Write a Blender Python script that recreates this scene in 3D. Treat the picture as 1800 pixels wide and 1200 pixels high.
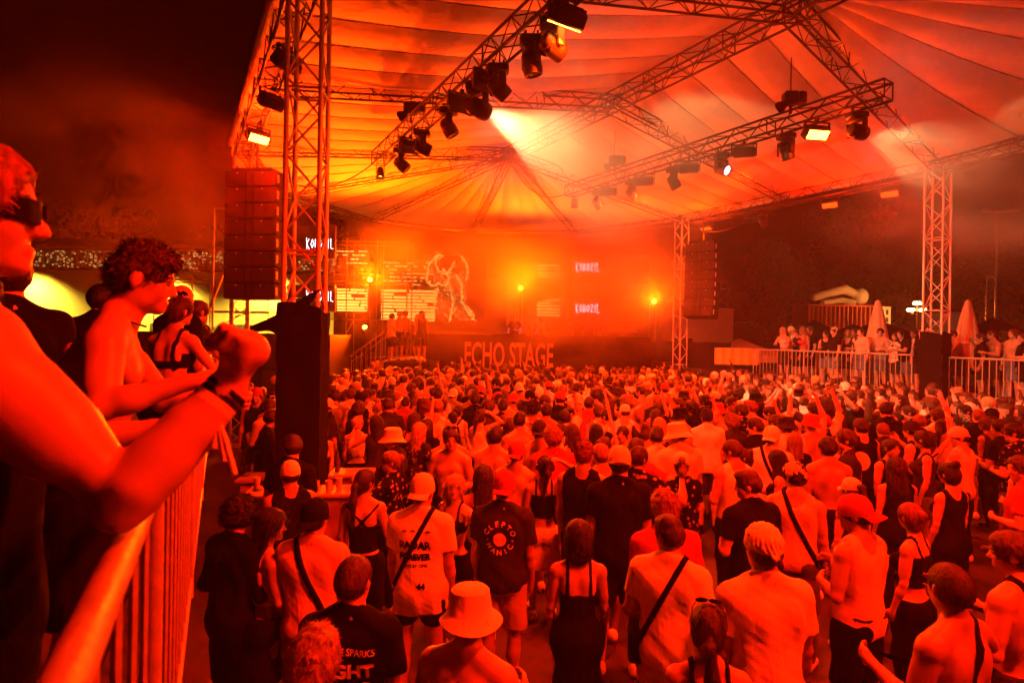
import bpy, bmesh, math, random
import numpy as np
from mathutils import Vector, Matrix, Quaternion
from mathutils.bvhtree import BVHTree

for o in list(bpy.data.objects):
    bpy.data.objects.remove(o, do_unlink=True)
SC = bpy.context.scene
COL = SC.collection
RND = random.Random(7)
pi = math.pi

# ------------------------------------------------------------------ camera, sky, exposure
EYE = 2.9            # camera height: hand held on the raised deck
ROLL = 0.0165
cam_d = bpy.data.cameras.new('camera')
cam = bpy.data.objects.new('camera', cam_d)
COL.objects.link(cam)
cam.location = (0, 0, EYE)
cam.rotation_euler = (Matrix.Rotation(pi / 2, 3, 'X') @ Matrix.Rotation(ROLL, 3, 'Z')).to_euler()
cam_d.sensor_width = 36
cam_d.lens = 20
cam_d.shift_y = -12 / 1800
cam_d.clip_start = 0.05
cam_d.clip_end = 400
cam_d.dof.use_dof = True
cam_d.dof.focus_distance = 9.0
cam_d.dof.aperture_fstop = 4.0
SC.camera = cam

world = bpy.data.worlds.new('World')
SC.world = world
world.use_nodes = True
wn = world.node_tree.nodes
wn.clear()
sky_n = wn.new('ShaderNodeTexSky')
sky_n.sky_type = 'NISHITA'
sky_n.sun_disc = False
sky_n.sun_elevation = math.radians(-9)
sky_n.sun_rotation = math.radians(140)
bg_n = wn.new('ShaderNodeBackground')
bg_n.inputs['Strength'].default_value = 0.02
wo_n = wn.new('ShaderNodeOutputWorld')
world.node_tree.links.new(sky_n.outputs[0], bg_n.inputs[0])
world.node_tree.links.new(bg_n.outputs[0], wo_n.inputs[0])

SC.view_settings.view_transform = 'Standard'
SC.view_settings.look = 'None'
SC.view_settings.exposure = 0.3
SC.view_settings.gamma = 1.0
SC.view_settings.use_curve_mapping = False
SC.render.engine = 'CYCLES'
cy = SC.cycles
cy.use_denoising = True
cy.max_bounces = 3
cy.diffuse_bounces = 2
cy.glossy_bounces = 1
cy.transmission_bounces = 4
cy.transparent_max_bounces = 8
cy.volume_bounces = 0
cy.use_light_tree = False
cy.use_adaptive_sampling = True
cy.adaptive_threshold = 0.10
cy.adaptive_min_samples = 16
cy.sample_clamp_indirect = 4.0
cy.sample_clamp_direct = 0.0
cy.caustics_reflective = False
cy.caustics_refractive = False

HAZE_DENSITY = 0.0024
RED = (1.0, 0.0095, 0.0002)       # crowd wash
TRUSS = (1.0, 0.030, 0.0006)     # lamps on the light trusses
AMBER = (1.0, 0.052, 0.0003)      # stage and canopy wash
PALE = (1.0, 0.70, 0.24)       # white beams

# ------------------------------------------------------------------ where things stand
CR, SR = math.cos(ROLL), math.sin(ROLL)


def spot(px, py, depth):
    """world point at a given distance in front of the camera, from photo coordinates (1800 wide)"""
    dx, dy = px - 900, py - 588
    return Vector(((dx * CR + dy * SR) * depth / 1000, depth, EYE - (-dx * SR + dy * CR) * depth / 1000))


def ground_from_top(px, py, top, base=0.0):
    """where somebody whose head top (height `top` above world zero) shows at this photo point stands"""
    dx, dy = px - 900, py - 588
    e = -dx * SR + dy * CR
    depth = 1000 * (EYE - top) / e
    return Vector(((dx * CR + dy * SR) * depth / 1000, depth, base))


# ------------------------------------------------------------------ object helpers
def link(o, parent=None):
    COL.objects.link(o)
    if parent is not None:
        o.parent = parent
    return o


def tag(o, label, cat, group=None, kind=None):
    o['label'] = label
    o['category'] = cat
    if group:
        o['group'] = group
    if kind:
        o['kind'] = kind
    return o


def structure(o, label=None):
    o['kind'] = 'structure'
    if label:
        o['label'] = label
    return o


def empty(name, loc=(0, 0, 0), rz=0.0):
    o = bpy.data.objects.new(name, None)
    o.empty_display_size = 0.1
    o.location = loc
    o.rotation_euler = (0, 0, rz)
    return link(o)


def copy_tree(o, parent=None):
    c = o.copy()
    link(c, parent)
    for ch in list(o.children):
        copy_tree(ch, c)
    return c


def mesh_np(name, v, f, mat=None, smooth=False, fm=None):
    """v (n,3) array, f (m,k) array of equal-sized faces"""
    me = bpy.data.meshes.new(name)
    v = np.asarray(v, dtype=np.float32)
    f = np.asarray(f, dtype=np.int32)
    n, m, k = len(v), len(f), f.shape[1] if len(f) else 4
    me.vertices.add(n)
    me.vertices.foreach_set('co', v.ravel())
    me.loops.add(m * k)
    me.loops.foreach_set('vertex_index', f.ravel())
    me.polygons.add(m)
    me.polygons.foreach_set('loop_start', np.arange(0, m * k, k, dtype=np.int32))
    if smooth:
        me.polygons.foreach_set('use_smooth', np.ones(m, dtype=bool))
    if mat is not None:
        for mm in (mat if isinstance(mat, (list, tuple)) else [mat]):
            me.materials.append(mm)
    if fm is not None:
        me.polygons.foreach_set('material_index', np.asarray(fm, dtype=np.int32))
    me.update(calc_edges=True)
    return me


class MB:
    """collects simple solids into one mesh"""
    def __init__(self):
        self.v, self.f, self.m = [], [], []

    def add(self, vs, fs, mi=0):
        n = len(self.v)
        self.v += [tuple(p) for p in vs]
        self.f += [tuple(i + n for i in q) for q in fs]
        self.m += [mi] * len(fs)
        return self

    def box(self, c, s, rot=None, mi=0):
        x, y, z = s[0] / 2, s[1] / 2, s[2] / 2
        vs = [Vector((a, b, d)) for d in (-z, z) for a, b in ((-x, -y), (x, -y), (x, y), (-x, y))]
        if rot is not None:
            vs = [rot @ p for p in vs]
        c = Vector(c)
        self.add([p + c for p in vs], [(3, 2, 1, 0), (4, 5, 6, 7), (0, 1, 5, 4), (1, 2, 6, 5), (2, 3, 7, 6), (3, 0, 4, 7)], mi)
        return self

    def bevel_box(self, c, s, b=0.01, rot=None, mi=0):
        """box with chamfered vertical and top edges"""
        x, y, z = s[0] / 2, s[1] / 2, s[2] / 2
        b = min(b, x * .8, y * .8, z * .8)
        def ring(i, zz):
            return [Vector(p) for p in ((-x + i, -y, zz), (x - i, -y, zz), (x, -y + i, zz), (x, y - i, zz), (x - i, y, zz), (-x + i, y, zz), (-x, y - i, zz), (-x, -y + i, zz))]
        def inner(zz):
            return [Vector(p) for p in ((-x + b, -y + b, zz), (x - b, -y + b, zz), (x - b, -y + b, zz), (x - b, y - b, zz), (x - b, y - b, zz), (-x + b, y - b, zz), (-x + b, y - b, zz), (-x + b, -y + b, zz))]
        rs = [inner(-z), ring(b, -z + b), ring(b, z - b), inner(z)]
        vs = [p for r in rs for p in r]
        fs = []
        for k in range(3):
            for i in range(8):
                j = (i + 1) % 8
                fs.append((k * 8 + i, k * 8 + j, k * 8 + 8 + j, k * 8 + 8 + i))
        fs.append((7, 5, 3, 1))
        fs.append((24 + 0, 24 + 2, 24 + 4, 24 + 6))
        if rot is not None:
            vs = [rot @ p for p in vs]
        c = Vector(c)
        return self.add([p + c for p in vs], fs, mi)

    def pipe(self, a, b, r, r2=None, n=8, caps=True, mi=0):
        a, b = Vector(a), Vector(b)
        d = b - a
        if d.length < 1e-6:
            return self
        q = d.to_track_quat('Z', 'Y')
        r2 = r if r2 is None else r2
        vs, fs = [], []
        for p, rr in ((a, r), (b, r2)):
            for i in range(n):
                t = 2 * pi * i / n
                vs.append(p + q @ Vector((math.cos(t) * rr, math.sin(t) * rr, 0)))
        for i in range(n):
            j = (i + 1) % n
            fs.append((i, j, n + j, n + i))
        if caps:
            fs.append(tuple(range(n - 1, -1, -1)))
            fs.append(tuple(range(n, 2 * n)))
        return self.add(vs, fs, mi)

    def tube(self, pts, r, n=8, mi=0):
        pts = [Vector(p) for p in pts]
        vs, fs = [], []
        m = len(pts)
        for k, p in enumerate(pts):
            d = pts[min(k + 1, m - 1)] - pts[max(k - 1, 0)]
            q = d.to_track_quat('Z', 'Y')
            rr = r[k] if isinstance(r, (list, tuple)) else r
            for i in range(n):
                t = 2 * pi * i / n
                vs.append(p + q @ Vector((math.cos(t) * rr, math.sin(t) * rr, 0)))
        for k in range(m - 1):
            for i in range(n):
                j = (i + 1) % n
                fs.append((k * n + i, k * n + j, (k + 1) * n + j, (k + 1) * n + i))
        fs.append(tuple(range(n - 1, -1, -1)))
        fs.append(tuple(range((m - 1) * n, m * n)))
        return self.add(vs, fs, mi)

    def lathe(self, prof, n=20, mi=0, M=None):
        vs, fs = [], []
        for r, z in prof:
            for i in range(n):
                t = 2 * pi * i / n
                p = Vector((r * math.cos(t), r * math.sin(t), z))
                vs.append(M @ p if M is not None else p)
        for k in range(len(prof) - 1):
            for i in range(n):
                j = (i + 1) % n
                fs.append((k * n + i, k * n + j, (k + 1) * n + j, (k + 1) * n + i))
        return self.add(vs, fs, mi)

    def grid(self, fn, nu, nv, mi=0):
        vs = [fn(i / nu, j / nv) for j in range(nv + 1) for i in range(nu + 1)]
        fs = [(j * (nu + 1) + i, j * (nu + 1) + i + 1, (j + 1) * (nu + 1) + i + 1, (j + 1) * (nu + 1) + i) for j in range(nv) for i in range(nu)]
        return self.add(vs, fs, mi)

    def mesh(self, name, mat, smooth=False):
        me = bpy.data.meshes.new(name)
        me.from_pydata(self.v, [], self.f)
        for mm in (mat if isinstance(mat, (list, tuple)) else [mat]):
            me.materials.append(mm)
        if any(self.m):
            me.polygons.foreach_set('material_index', self.m)
        if smooth:
            me.polygons.foreach_set('use_smooth', [True] * len(self.f))
            try:
                me.set_sharp_from_angle(angle=math.radians(40))
            except Exception:
                pass
        me.update()
        return me

    def build(self, name, mat, parent=None, smooth=False):
        return link(bpy.data.objects.new(name, self.mesh(name, mat, smooth)), parent)


# ------------------------------------------------------------------ materials
def new_mat(name):
    m = bpy.data.materials.new(name)
    m.use_nodes = True
    nt = m.node_tree
    bs = nt.nodes['Principled BSDF']
    return m, nt, bs


def N(nt, t, **kw):
    n = nt.nodes.new(t)
    for k, v in kw.items():
        if k in n.inputs:
            n.inputs[k].default_value = v
        else:
            setattr(n, k, v)
    return n


def mat_plain(name, col, rough=0.6, metal=0.0, var=0.25, scale=8.0, bump=0.15, bscale=40.0, rvar=0.2, spec=0.5):
    """colour broken by two noises, fine relief and uneven gloss"""
    m, nt, bs = new_mat(name)
    L = nt.links.new
    tc = N(nt, 'ShaderNodeTexCoord')
    n1 = N(nt, 'ShaderNodeTexNoise', Scale=scale, Detail=6.0, Roughness=0.6)
    L(tc.outputs['Object'], n1.inputs['Vector'])
    mr = N(nt, 'ShaderNodeMapRange')
    mr.inputs['To Min'].default_value = 1 - var
    mr.inputs['To Max'].default_value = 1 + var
    L(n1.outputs[0], mr.inputs[0])
    mx = N(nt, 'ShaderNodeMix', data_type='RGBA', blend_type='MULTIPLY')
    mx.inputs[0].default_value = 1.0
    mx.inputs[6].default_value = (*col, 1)
    L(mr.outputs[0], mx.inputs[7])
    L(mx.outputs[2], bs.inputs['Base Color'])
    n2 = N(nt, 'ShaderNodeTexNoise', Scale=bscale, Detail=4.0)
    L(tc.outputs['Object'], n2.inputs['Vector'])
    mr2 = N(nt, 'ShaderNodeMapRange')
    mr2.inputs['To Min'].default_value = max(0.02, rough - rvar)
    mr2.inputs['To Max'].default_value = min(1, rough + rvar)
    L(n1.outputs[0], mr2.inputs[0])
    L(mr2.outputs[0], bs.inputs['Roughness'])
    bp = N(nt, 'ShaderNodeBump', Strength=bump, Distance=0.01)
    L(n2.outputs[0], bp.inputs['Height'])
    L(bp.outputs[0], bs.inputs['Normal'])
    bs.inputs['Metallic'].default_value = metal
    bs.inputs['Specular IOR Level'].default_value = spec
    return m


def mat_emit(name, col, strength):
    m, nt, bs = new_mat(name)
    bs.inputs['Base Color'].default_value = (0.02, 0.02, 0.02, 1)
    bs.inputs['Emission Color'].default_value = (*col, 1)
    bs.inputs['Emission Strength'].default_value = strength
    return m


def mat_tinted(name, rough, var, scale, bump, bscale, stretch=(1, 1, 1), pattern=None, sss=0.0, spec=0.4, wrinkle=0.0, sheen=0.0):
    """takes its colour from the object, so that copies sharing one mesh differ"""
    m, nt, bs = new_mat(name)
    L = nt.links.new
    tc = N(nt, 'ShaderNodeTexCoord')
    oi = N(nt, 'ShaderNodeObjectInfo')
    mp = N(nt, 'ShaderNodeMapping')
    mp.inputs['Scale'].default_value = stretch
    L(tc.outputs['Object'], mp.inputs[0])
    n1 = N(nt, 'ShaderNodeTexNoise', Scale=scale, Detail=5.0)
    L(mp.outputs[0], n1.inputs['Vector'])
    mr = N(nt, 'ShaderNodeMapRange')
    mr.inputs['From Min'].default_value = .3
    mr.inputs['From Max'].default_value = .7
    mr.inputs['To Min'].default_value = 1 - var
    mr.inputs['To Max'].default_value = 1 + var
    L(n1.outputs[0], mr.inputs[0])
    mx = N(nt, 'ShaderNodeMix', data_type='RGBA', blend_type='MULTIPLY')
    mx.inputs[0].default_value = 1.0
    L(oi.outputs['Color'], mx.inputs[6])
    L(mr.outputs[0], mx.inputs[7])
    out = mx.outputs[2]
    if pattern == 'floral':
        vo = N(nt, 'ShaderNodeTexVoronoi', Scale=16.0)
        nz = N(nt, 'ShaderNodeTexNoise', Scale=9.0, Detail=3.0)
        L(tc.outputs['Object'], vo.inputs['Vector'])
        L(tc.outputs['Object'], nz.inputs['Vector'])
        ad = N(nt, 'ShaderNodeMath', operation='MULTIPLY_ADD')
        L(nz.outputs[0], ad.inputs[0])
        ad.inputs[1].default_value = .5
        L(vo.outputs['Distance'], ad.inputs[2])
        cr = N(nt, 'ShaderNodeValToRGB')
        cr.color_ramp.elements[0].position = .42
        cr.color_ramp.elements[0].color = (.55, .5, .4, 1)
        cr.color_ramp.elements[1].position = .58
        cr.color_ramp.elements[1].color = (1, 1, 1, 1)
        L(ad.outputs[0], cr.inputs[0])
        m2 = N(nt, 'ShaderNodeMix', data_type='RGBA')
        L(cr.outputs[0], m2.inputs[0])
        m2.inputs[6].default_value = (.6, .55, .45, 1)
        L(out, m2.inputs[7])
        out = m2.outputs[2]
    if pattern == 'camo':
        nz = N(nt, 'ShaderNodeTexNoise', Scale=11.0, Detail=2.0)
        L(tc.outputs['Object'], nz.inputs['Vector'])
        cr = N(nt, 'ShaderNodeValToRGB')
        cr.color_ramp.interpolation = 'CONSTANT'
        cr.color_ramp.elements[0].position = 0
        cr.color_ramp.elements[0].color = (.03, .03, .03, 1)
        cr.color_ramp.elements[1].position = .5
        cr.color_ramp.elements[1].color = (.5, .45, .38, 1)
        L(nz.outputs[0], cr.inputs[0])
        out = cr.outputs[0]
    L(out, bs.inputs['Base Color'])
    n2 = N(nt, 'ShaderNodeTexNoise', Scale=bscale, Detail=3.0)
    L(mp.outputs[0], n2.inputs['Vector'])
    bp = N(nt, 'ShaderNodeBump', Strength=bump, Distance=0.006)
    L(n2.outputs[0], bp.inputs['Height'])
    nrm = bp.outputs[0]
    if wrinkle:
        n3 = N(nt, 'ShaderNodeTexNoise', Scale=9.0, Detail=3.0, Distortion=1.2)
        mp3 = N(nt, 'ShaderNodeMapping')
        mp3.inputs['Scale'].default_value = (1.0, 1.0, .45)
        mp3.inputs['Rotation'].default_value = (.2, .5, 0)
        L(tc.outputs['Object'], mp3.inputs[0])
        L(mp3.outputs[0], n3.inputs['Vector'])
        b3 = N(nt, 'ShaderNodeBump', Strength=wrinkle, Distance=0.03)
        L(n3.outputs[0], b3.inputs['Height'])
        L(nrm, b3.inputs['Normal'])
        nrm = b3.outputs[0]
    L(nrm, bs.inputs['Normal'])
    bs.inputs['Roughness'].default_value = rough
    bs.inputs['Specular IOR Level'].default_value = spec
    if sss:
        bs.inputs['Subsurface Weight'].default_value = sss
        bs.inputs['Subsurface Radius'].default_value = (.02, .008, .004)
        bs.inputs['Subsurface Scale'].default_value = .5
    if sheen:
        bs.inputs['Sheen Weight'].default_value = sheen
    return m


M = {}
M['alu'] = mat_plain('aluminium_pipe', (.70, .68, .64), .45, .25, .18, 6, .1, 60, .15)
M['alu_dull'] = mat_plain('dull_aluminium', (.40, .37, .34), .55, .5, .2, 6, .1, 60)
M['black_metal'] = mat_plain('black_metal', (.018, .017, .017), .45, .3, .3, 9, .15, 70)
M['truss_dark'] = mat_plain('dark_truss', (.055, .045, .04), .5, .3, .25, 6, .1, 60)
M['glow_dull'] = mat_emit('dull_amber_led', (1, .10, .006), 1.1)
M['black_cloth'] = mat_plain('black_cloth', (.010, .009, .010), .9, 0, .3, 6, .4, 25, .08, .05)
M['black_wood'] = mat_plain('black_painted_wood', (.016, .014, .013), .7, 0, .35, 5, .3, 35)
M['asphalt'] = mat_plain('asphalt', (.055, .047, .045), .5, 0, .45, 2.2, .5, 90, .25)
M['deck_wood'] = mat_plain('deck_board', (.05, .036, .026), .7, 0, .4, 4, .4, 30)
M['white_cloth'] = mat_plain('white_cloth', (.75, .72, .66), .85, 0, .08, 4, .3, 20, .08, .2)
M['yellow_cloth'] = mat_plain('yellow_cloth', (.78, .55, .12), .85, 0, .08, 4, .3, 20, .08, .2)  # yellow backlight of a pale sheet, put into its colour
M['white_paint'] = mat_plain('white_paint', (.72, .70, .64), .5, 0, .15, 3, .1, 40)
M['cream_wall'] = mat_plain('cream_wall', (.62, .56, .36), .8, 0, .12, 1.2, .15, 30)
M['red_paint'] = mat_plain('red_container_paint', (.38, .05, .03), .5, .2, .3, 3, .2, 40)
M['wood_table'] = mat_plain('table_wood', (.42, .25, .14), .5, 0, .3, 7, .2, 40)
M['steel'] = mat_plain('galvanised_rail', (.46, .43, .39), .5, .45, .4, 14, .3, 45, .25)
M['roof_dark'] = mat_plain('dark_roof', (.05, .045, .042), .7, 0, .3, 3, .3, 20)
M['bark'] = mat_plain('bark', (.09, .06, .04), .9, 0, .4, 9, .8, 40, .1)
M['leaf'] = mat_plain('leaf', (.075, .10, .035), .6, 0, .5, 1.1, .1, 30)
M['parasol'] = mat_plain('parasol_cloth', (.55, .42, .28), .85, 0, .15, 6, .3, 30, .08, .2)
M['grille'] = mat_plain('speaker_grille', (.03, .024, .022), .55, .2, .25, 14, .6, 140)
M['rubber'] = mat_plain('cable_rubber', (.012, .012, .012), .6)
M['lens'] = mat_plain('lamp_lens', (.05, .05, .05), .12, 0, .05, 5, 0, 10, .04)
M['plastic'] = mat_plain('clear_cup', (.55, .5, .45), .2, 0, .1, 6, .05, 20)
M['brown_glass'] = mat_plain('bottle_glass', (.10, .05, .02), .12, 0, .1, 6, .02, 20, .05)
M['glow_amber'] = mat_emit('lit_amber_led', (1, .20, .015), 30)
M['glow_white'] = mat_emit('lit_white_led', (1, .95, .8), 45)
M['glow_pale'] = mat_emit('dim_white_lens', (.8, .9, 1), 2.5)
M['glow_yellow'] = mat_emit('yellow_led_wall', (1, .47, .06), 1.8)
M['glow_logo'] = mat_emit('white_led_logo', (.95, .85, 1), 4)
M['glow_street'] = mat_emit('street_lamp_glass', (1, .55, .12), 60)
M['screen_off'] = mat_plain('dark_led_screen', (.03, .012, .012), .5, 0, .2, 6, .2, 120)
M['orange_text'] = mat_plain('banner_letters', (.80, .62, .45), .8, 0, .1, 5, .1, 30)


def mat_membrane():
    m, nt, bs = new_mat('tent_membrane')
    L = nt.links.new
    tc = N(nt, 'ShaderNodeTexCoord')
    n1 = N(nt, 'ShaderNodeTexNoise', Scale=.8, Detail=7.0, Roughness=.65)
    L(tc.outputs['Object'], n1.inputs['Vector'])
    cr = N(nt, 'ShaderNodeValToRGB')
    cr.color_ramp.elements[0].position = .3
    cr.color_ramp.elements[0].color = (.62, .58, .5, 1)
    cr.color_ramp.elements[1].position = .7
    cr.color_ramp.elements[1].color = (.78, .75, .68, 1)
    L(n1.outputs[0], cr.inputs[0])
    L(cr.outputs[0], bs.inputs['Base Color'])
    n2 = N(nt, 'ShaderNodeTexNoise', Scale=2.5, Detail=4.0, Distortion=.8)
    L(tc.outputs['Object'], n2.inputs['Vector'])
    bp = N(nt, 'ShaderNodeBump', Strength=.35, Distance=.08)
    L(n2.outputs[0], bp.inputs['Height'])
    L(bp.outputs[0], bs.inputs['Normal'])
    bs.inputs['Roughness'].default_value = .6
    return m


M['membrane'] = mat_membrane()
M['skin'] = mat_tinted('skin', .40, .14, 10, .07, 160, sss=0.0, spec=.5)
M['fabric'] = mat_tinted('fabric', .85, .12, 5, .25, 160, wrinkle=.4, spec=.08)
M['floral'] = mat_tinted('floral_fabric', .85, .08, 5, .25, 160, pattern='floral', wrinkle=.5, spec=.08)
M['camo'] = mat_tinted('camouflage_fabric', .85, .08, 5, .25, 160, pattern='camo', wrinkle=.4, spec=.08)
M['hair'] = mat_tinted('hair', .55, .6, 60, 1.0, 80, stretch=(1, 1, .10), spec=.35)
M['hair_curl'] = mat_tinted('curly_hair', .6, .6, 70, 1.0, 60, spec=.3)
M['face_dark'] = mat_plain('brow_and_lash', (.03, .02, .015), .6)
M['lips'] = mat_plain('lips', (.42, .14, .11), .4)
M['eye_white'] = mat_plain('eye_white', (.7, .68, .64), .2)
M['glasses'] = mat_plain('dark_glasses', (.012, .011, .012), .12, 0, .1, 5, 0, 10, .05)
# ------------------------------------------------------------------ smooth solids: distance field on a grid -> one continuous quad mesh
class Field:
    def __init__(self, lo, hi, h):
        self.lo = np.array(lo, dtype=np.float32)
        self.h = h
        self.n = np.ceil((np.array(hi) - np.array(lo)) / h).astype(int) + 1
        self.a = np.full(tuple(self.n), .2, dtype=np.float32)
        self.ax = [self.lo[i] + h * np.arange(self.n[i], dtype=np.float32) for i in range(3)]

    def copy(self):
        c = Field.__new__(Field)
        c.lo, c.h, c.n, c.ax = self.lo, self.h, self.n, self.ax
        c.a = self.a.copy()
        return c

    def block(self, lo, hi):
        i0 = np.clip(np.floor((np.array(lo) - self.lo) / self.h).astype(int), 0, self.n - 1)
        i1 = np.clip(np.ceil((np.array(hi) - self.lo) / self.h).astype(int) + 1, 1, self.n)
        if np.any(i1 <= i0):
            return None
        sl = tuple(slice(i0[i], i1[i]) for i in range(3))
        P = (self.ax[0][sl[0]][:, None, None], self.ax[1][sl[1]][None, :, None], self.ax[2][sl[2]][None, None, :])
        return sl, P

    def prim(self, p, off=0.0, op='add', kk=None):
        t = p[0]
        k = p[-1] if kk is None else kk
        pad = .05 + k + abs(off)
        if t in ('c', 'k'):
            _, a, b, ra, rb, _ = p
            a, b = np.array(a, float), np.array(b, float)
            r = max(ra, rb)
            bl = self.block(np.minimum(a, b) - r - pad, np.maximum(a, b) + r + pad)
            if bl is None:
                return
            sl, P = bl
            ba = b - a
            L2 = float(ba @ ba) + 1e-12
            q = [P[i] - a[i] for i in range(3)]
            tt = (q[0] * ba[0] + q[1] * ba[1] + q[2] * ba[2]) / L2
            tc = np.clip(tt, 0, 1)
            d = np.sqrt((q[0] - tc * ba[0]) ** 2 + (q[1] - tc * ba[1]) ** 2 + (q[2] - tc * ba[2]) ** 2) - (ra + (rb - ra) * tc) - off
            if t == 'k':
                d = np.maximum(d, (tt - 1) * math.sqrt(L2))
        else:
            _, c, r, R, _ = p
            c, r = np.array(c, float), np.array(r, float) + off
            rm = float(r.max())
            ext = np.array([rm] * 3) if R is not None else r
            bl = self.block(c - ext - pad, c + ext + pad)
            if bl is None:
                return
            sl, P = bl
            q = [P[i] - c[i] for i in range(3)]
            if R is not None:
                q = [R[0][j] * q[0] + R[1][j] * q[1] + R[2][j] * q[2] for j in range(3)]
            s0 = (q[0] / r[0]) ** 2 + (q[1] / r[1]) ** 2 + (q[2] / r[2]) ** 2
            s1 = (q[0] / r[0] ** 2) ** 2 + (q[1] / r[1] ** 2) ** 2 + (q[2] / r[2] ** 2) ** 2
            k0 = np.sqrt(s0)
            d = k0 * (k0 - 1) / (np.sqrt(s1) + 1e-6)
        v = self.a[sl]
        if op == 'add':
            if k > 0:
                hh = np.clip(.5 + .5 * (v - d) / k, 0, 1)
                self.a[sl] = v + (d - v) * hh - k * hh * (1 - hh)
            else:
                self.a[sl] = np.minimum(v, d)
        else:
            if k > 0:
                hh = np.clip(.5 - .5 * (v + d) / k, 0, 1)
                self.a[sl] = v + (-d - v) * hh + k * hh * (1 - hh)
            else:
                self.a[sl] = np.maximum(v, -d)

    def prims(self, ps, off=0.0, op='add', kk=None):
        for p in ps:
            self.prim(p, off, op, kk)
        return self

    def P(self):
        return self.ax[0][:, None, None], self.ax[1][None, :, None], self.ax[2][None, None, :]

    def clip(self, d):
        np.maximum(self.a, d, out=self.a)
        return self

    def sample(self, p):
        i = np.clip(((np.asarray(p) - self.lo) / self.h), 0, self.n - 1.001)
        i0 = i.astype(int)
        f = i - i0
        out = 0
        for dx in (0, 1):
            for dy in (0, 1):
                for dz in (0, 1):
                    w = (f[..., 0] if dx else 1 - f[..., 0]) * (f[..., 1] if dy else 1 - f[..., 1]) * (f[..., 2] if dz else 1 - f[..., 2])
                    out = out + w * self.a[np.minimum(i0[..., 0] + dx, self.n[0] - 1), np.minimum(i0[..., 1] + dy, self.n[1] - 1), np.minimum(i0[..., 2] + dz, self.n[2] - 1)]
        return out

    def polys(self):
        v = self.a
        s = v < 0
        # trim to the occupied part
        idx = [np.where(s.any(axis=tuple(j for j in range(3) if j != i)))[0] for i in range(3)]
        if len(idx[0]) == 0:
            return np.zeros((0, 3), np.float32), np.zeros((0, 4), np.int32)
        b = [(max(ix[0] - 2, 0), min(ix[-1] + 3, self.n[i])) for i, ix in enumerate(idx)]
        v = v[b[0][0]:b[0][1], b[1][0]:b[1][1], b[2][0]:b[2][1]]
        s = v < 0
        org = self.lo + self.h * np.array([b[0][0], b[1][0], b[2][0]])
        cnt = np.zeros(tuple(d - 1 for d in s.shape), np.int8)
        C = [(i, j, k) for i in (0, 1) for j in (0, 1) for k in (0, 1)]
        for c in C:
            cnt += s[c[0]:s.shape[0] - 1 + c[0], c[1]:s.shape[1] - 1 + c[1], c[2]:s.shape[2] - 1 + c[2]]
        mask = (cnt > 0) & (cnt < 8)
        ci = np.argwhere(mask)
        ids = np.full(mask.shape, -1, np.int32)
        ids[mask] = np.arange(len(ci), dtype=np.int32)
        cv = {c: v[ci[:, 0] + c[0], ci[:, 1] + c[1], ci[:, 2] + c[2]] for c in C}
        acc = np.zeros((len(ci), 3), np.float32)
        num = np.zeros(len(ci), np.float32)
        for c in C:
            for ax in range(3):
                if c[ax] == 0:
                    d = list(c); d[ax] = 1; d = tuple(d)
                    a0, a1 = cv[c], cv[d]
                    x = (a0 < 0) != (a1 < 0)
                    t = np.where(x, a0 / np.where(x, a0 - a1, 1), 0)
                    for q in range(3):
                        acc[:, q] += np.where(x, (t if q == ax else c[q]), 0)
                    num += x
        pos = org + self.h * (ci + acc / np.maximum(num, 1)[:, None])
        faces = []
        for ax in range(3):
            u, w = (ax + 1) % 3, (ax + 2) % 3
            sl0 = [slice(None)] * 3; sl1 = [slice(None)] * 3
            sl0[ax] = slice(0, -1); sl1[ax] = slice(1, None)
            for q in (u, w):
                sl0[q] = slice(1, -1); sl1[q] = slice(1, -1)
            A, B = s[tuple(sl0)], s[tuple(sl1)]
            e = np.argwhere(A != B)
            if len(e) == 0:
                continue
            ins = A[e[:, 0], e[:, 1], e[:, 2]]
            e = e.copy()
            e[:, u] += 1; e[:, w] += 1
            def cell(du, dw):
                q = e.copy(); q[:, u] += du; q[:, w] += dw
                return ids[q[:, 0], q[:, 1], q[:, 2]]
            quad = np.stack([cell(-1, -1), cell(0, -1), cell(0, 0), cell(-1, 0)], axis=1)
            quad[~ins] = quad[~ins][:, ::-1]
            faces.append(quad)
        f = np.concatenate(faces)
        return pos.astype(np.float32), f[(f >= 0).all(axis=1)]


def noise3(P, f, seed=0):
    """cheap smooth noise from a few sines, -1..1"""
    r = np.random.RandomState(seed)
    out = 0
    for i in range(4):
        k = r.normal(size=3) * f * (1 + .4 * i)
        ph = r.rand() * 6.28
        out = out + np.sin(P[0] * k[0] + P[1] * k[1] + P[2] * k[2] + ph)
    return out / 4


# ------------------------------------------------------------------ the human figure
def V3(*a):
    return np.array(a, float)


def unit(v):
    v = np.asarray(v, float)
    return v / (np.linalg.norm(v) + 1e-9)


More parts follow.
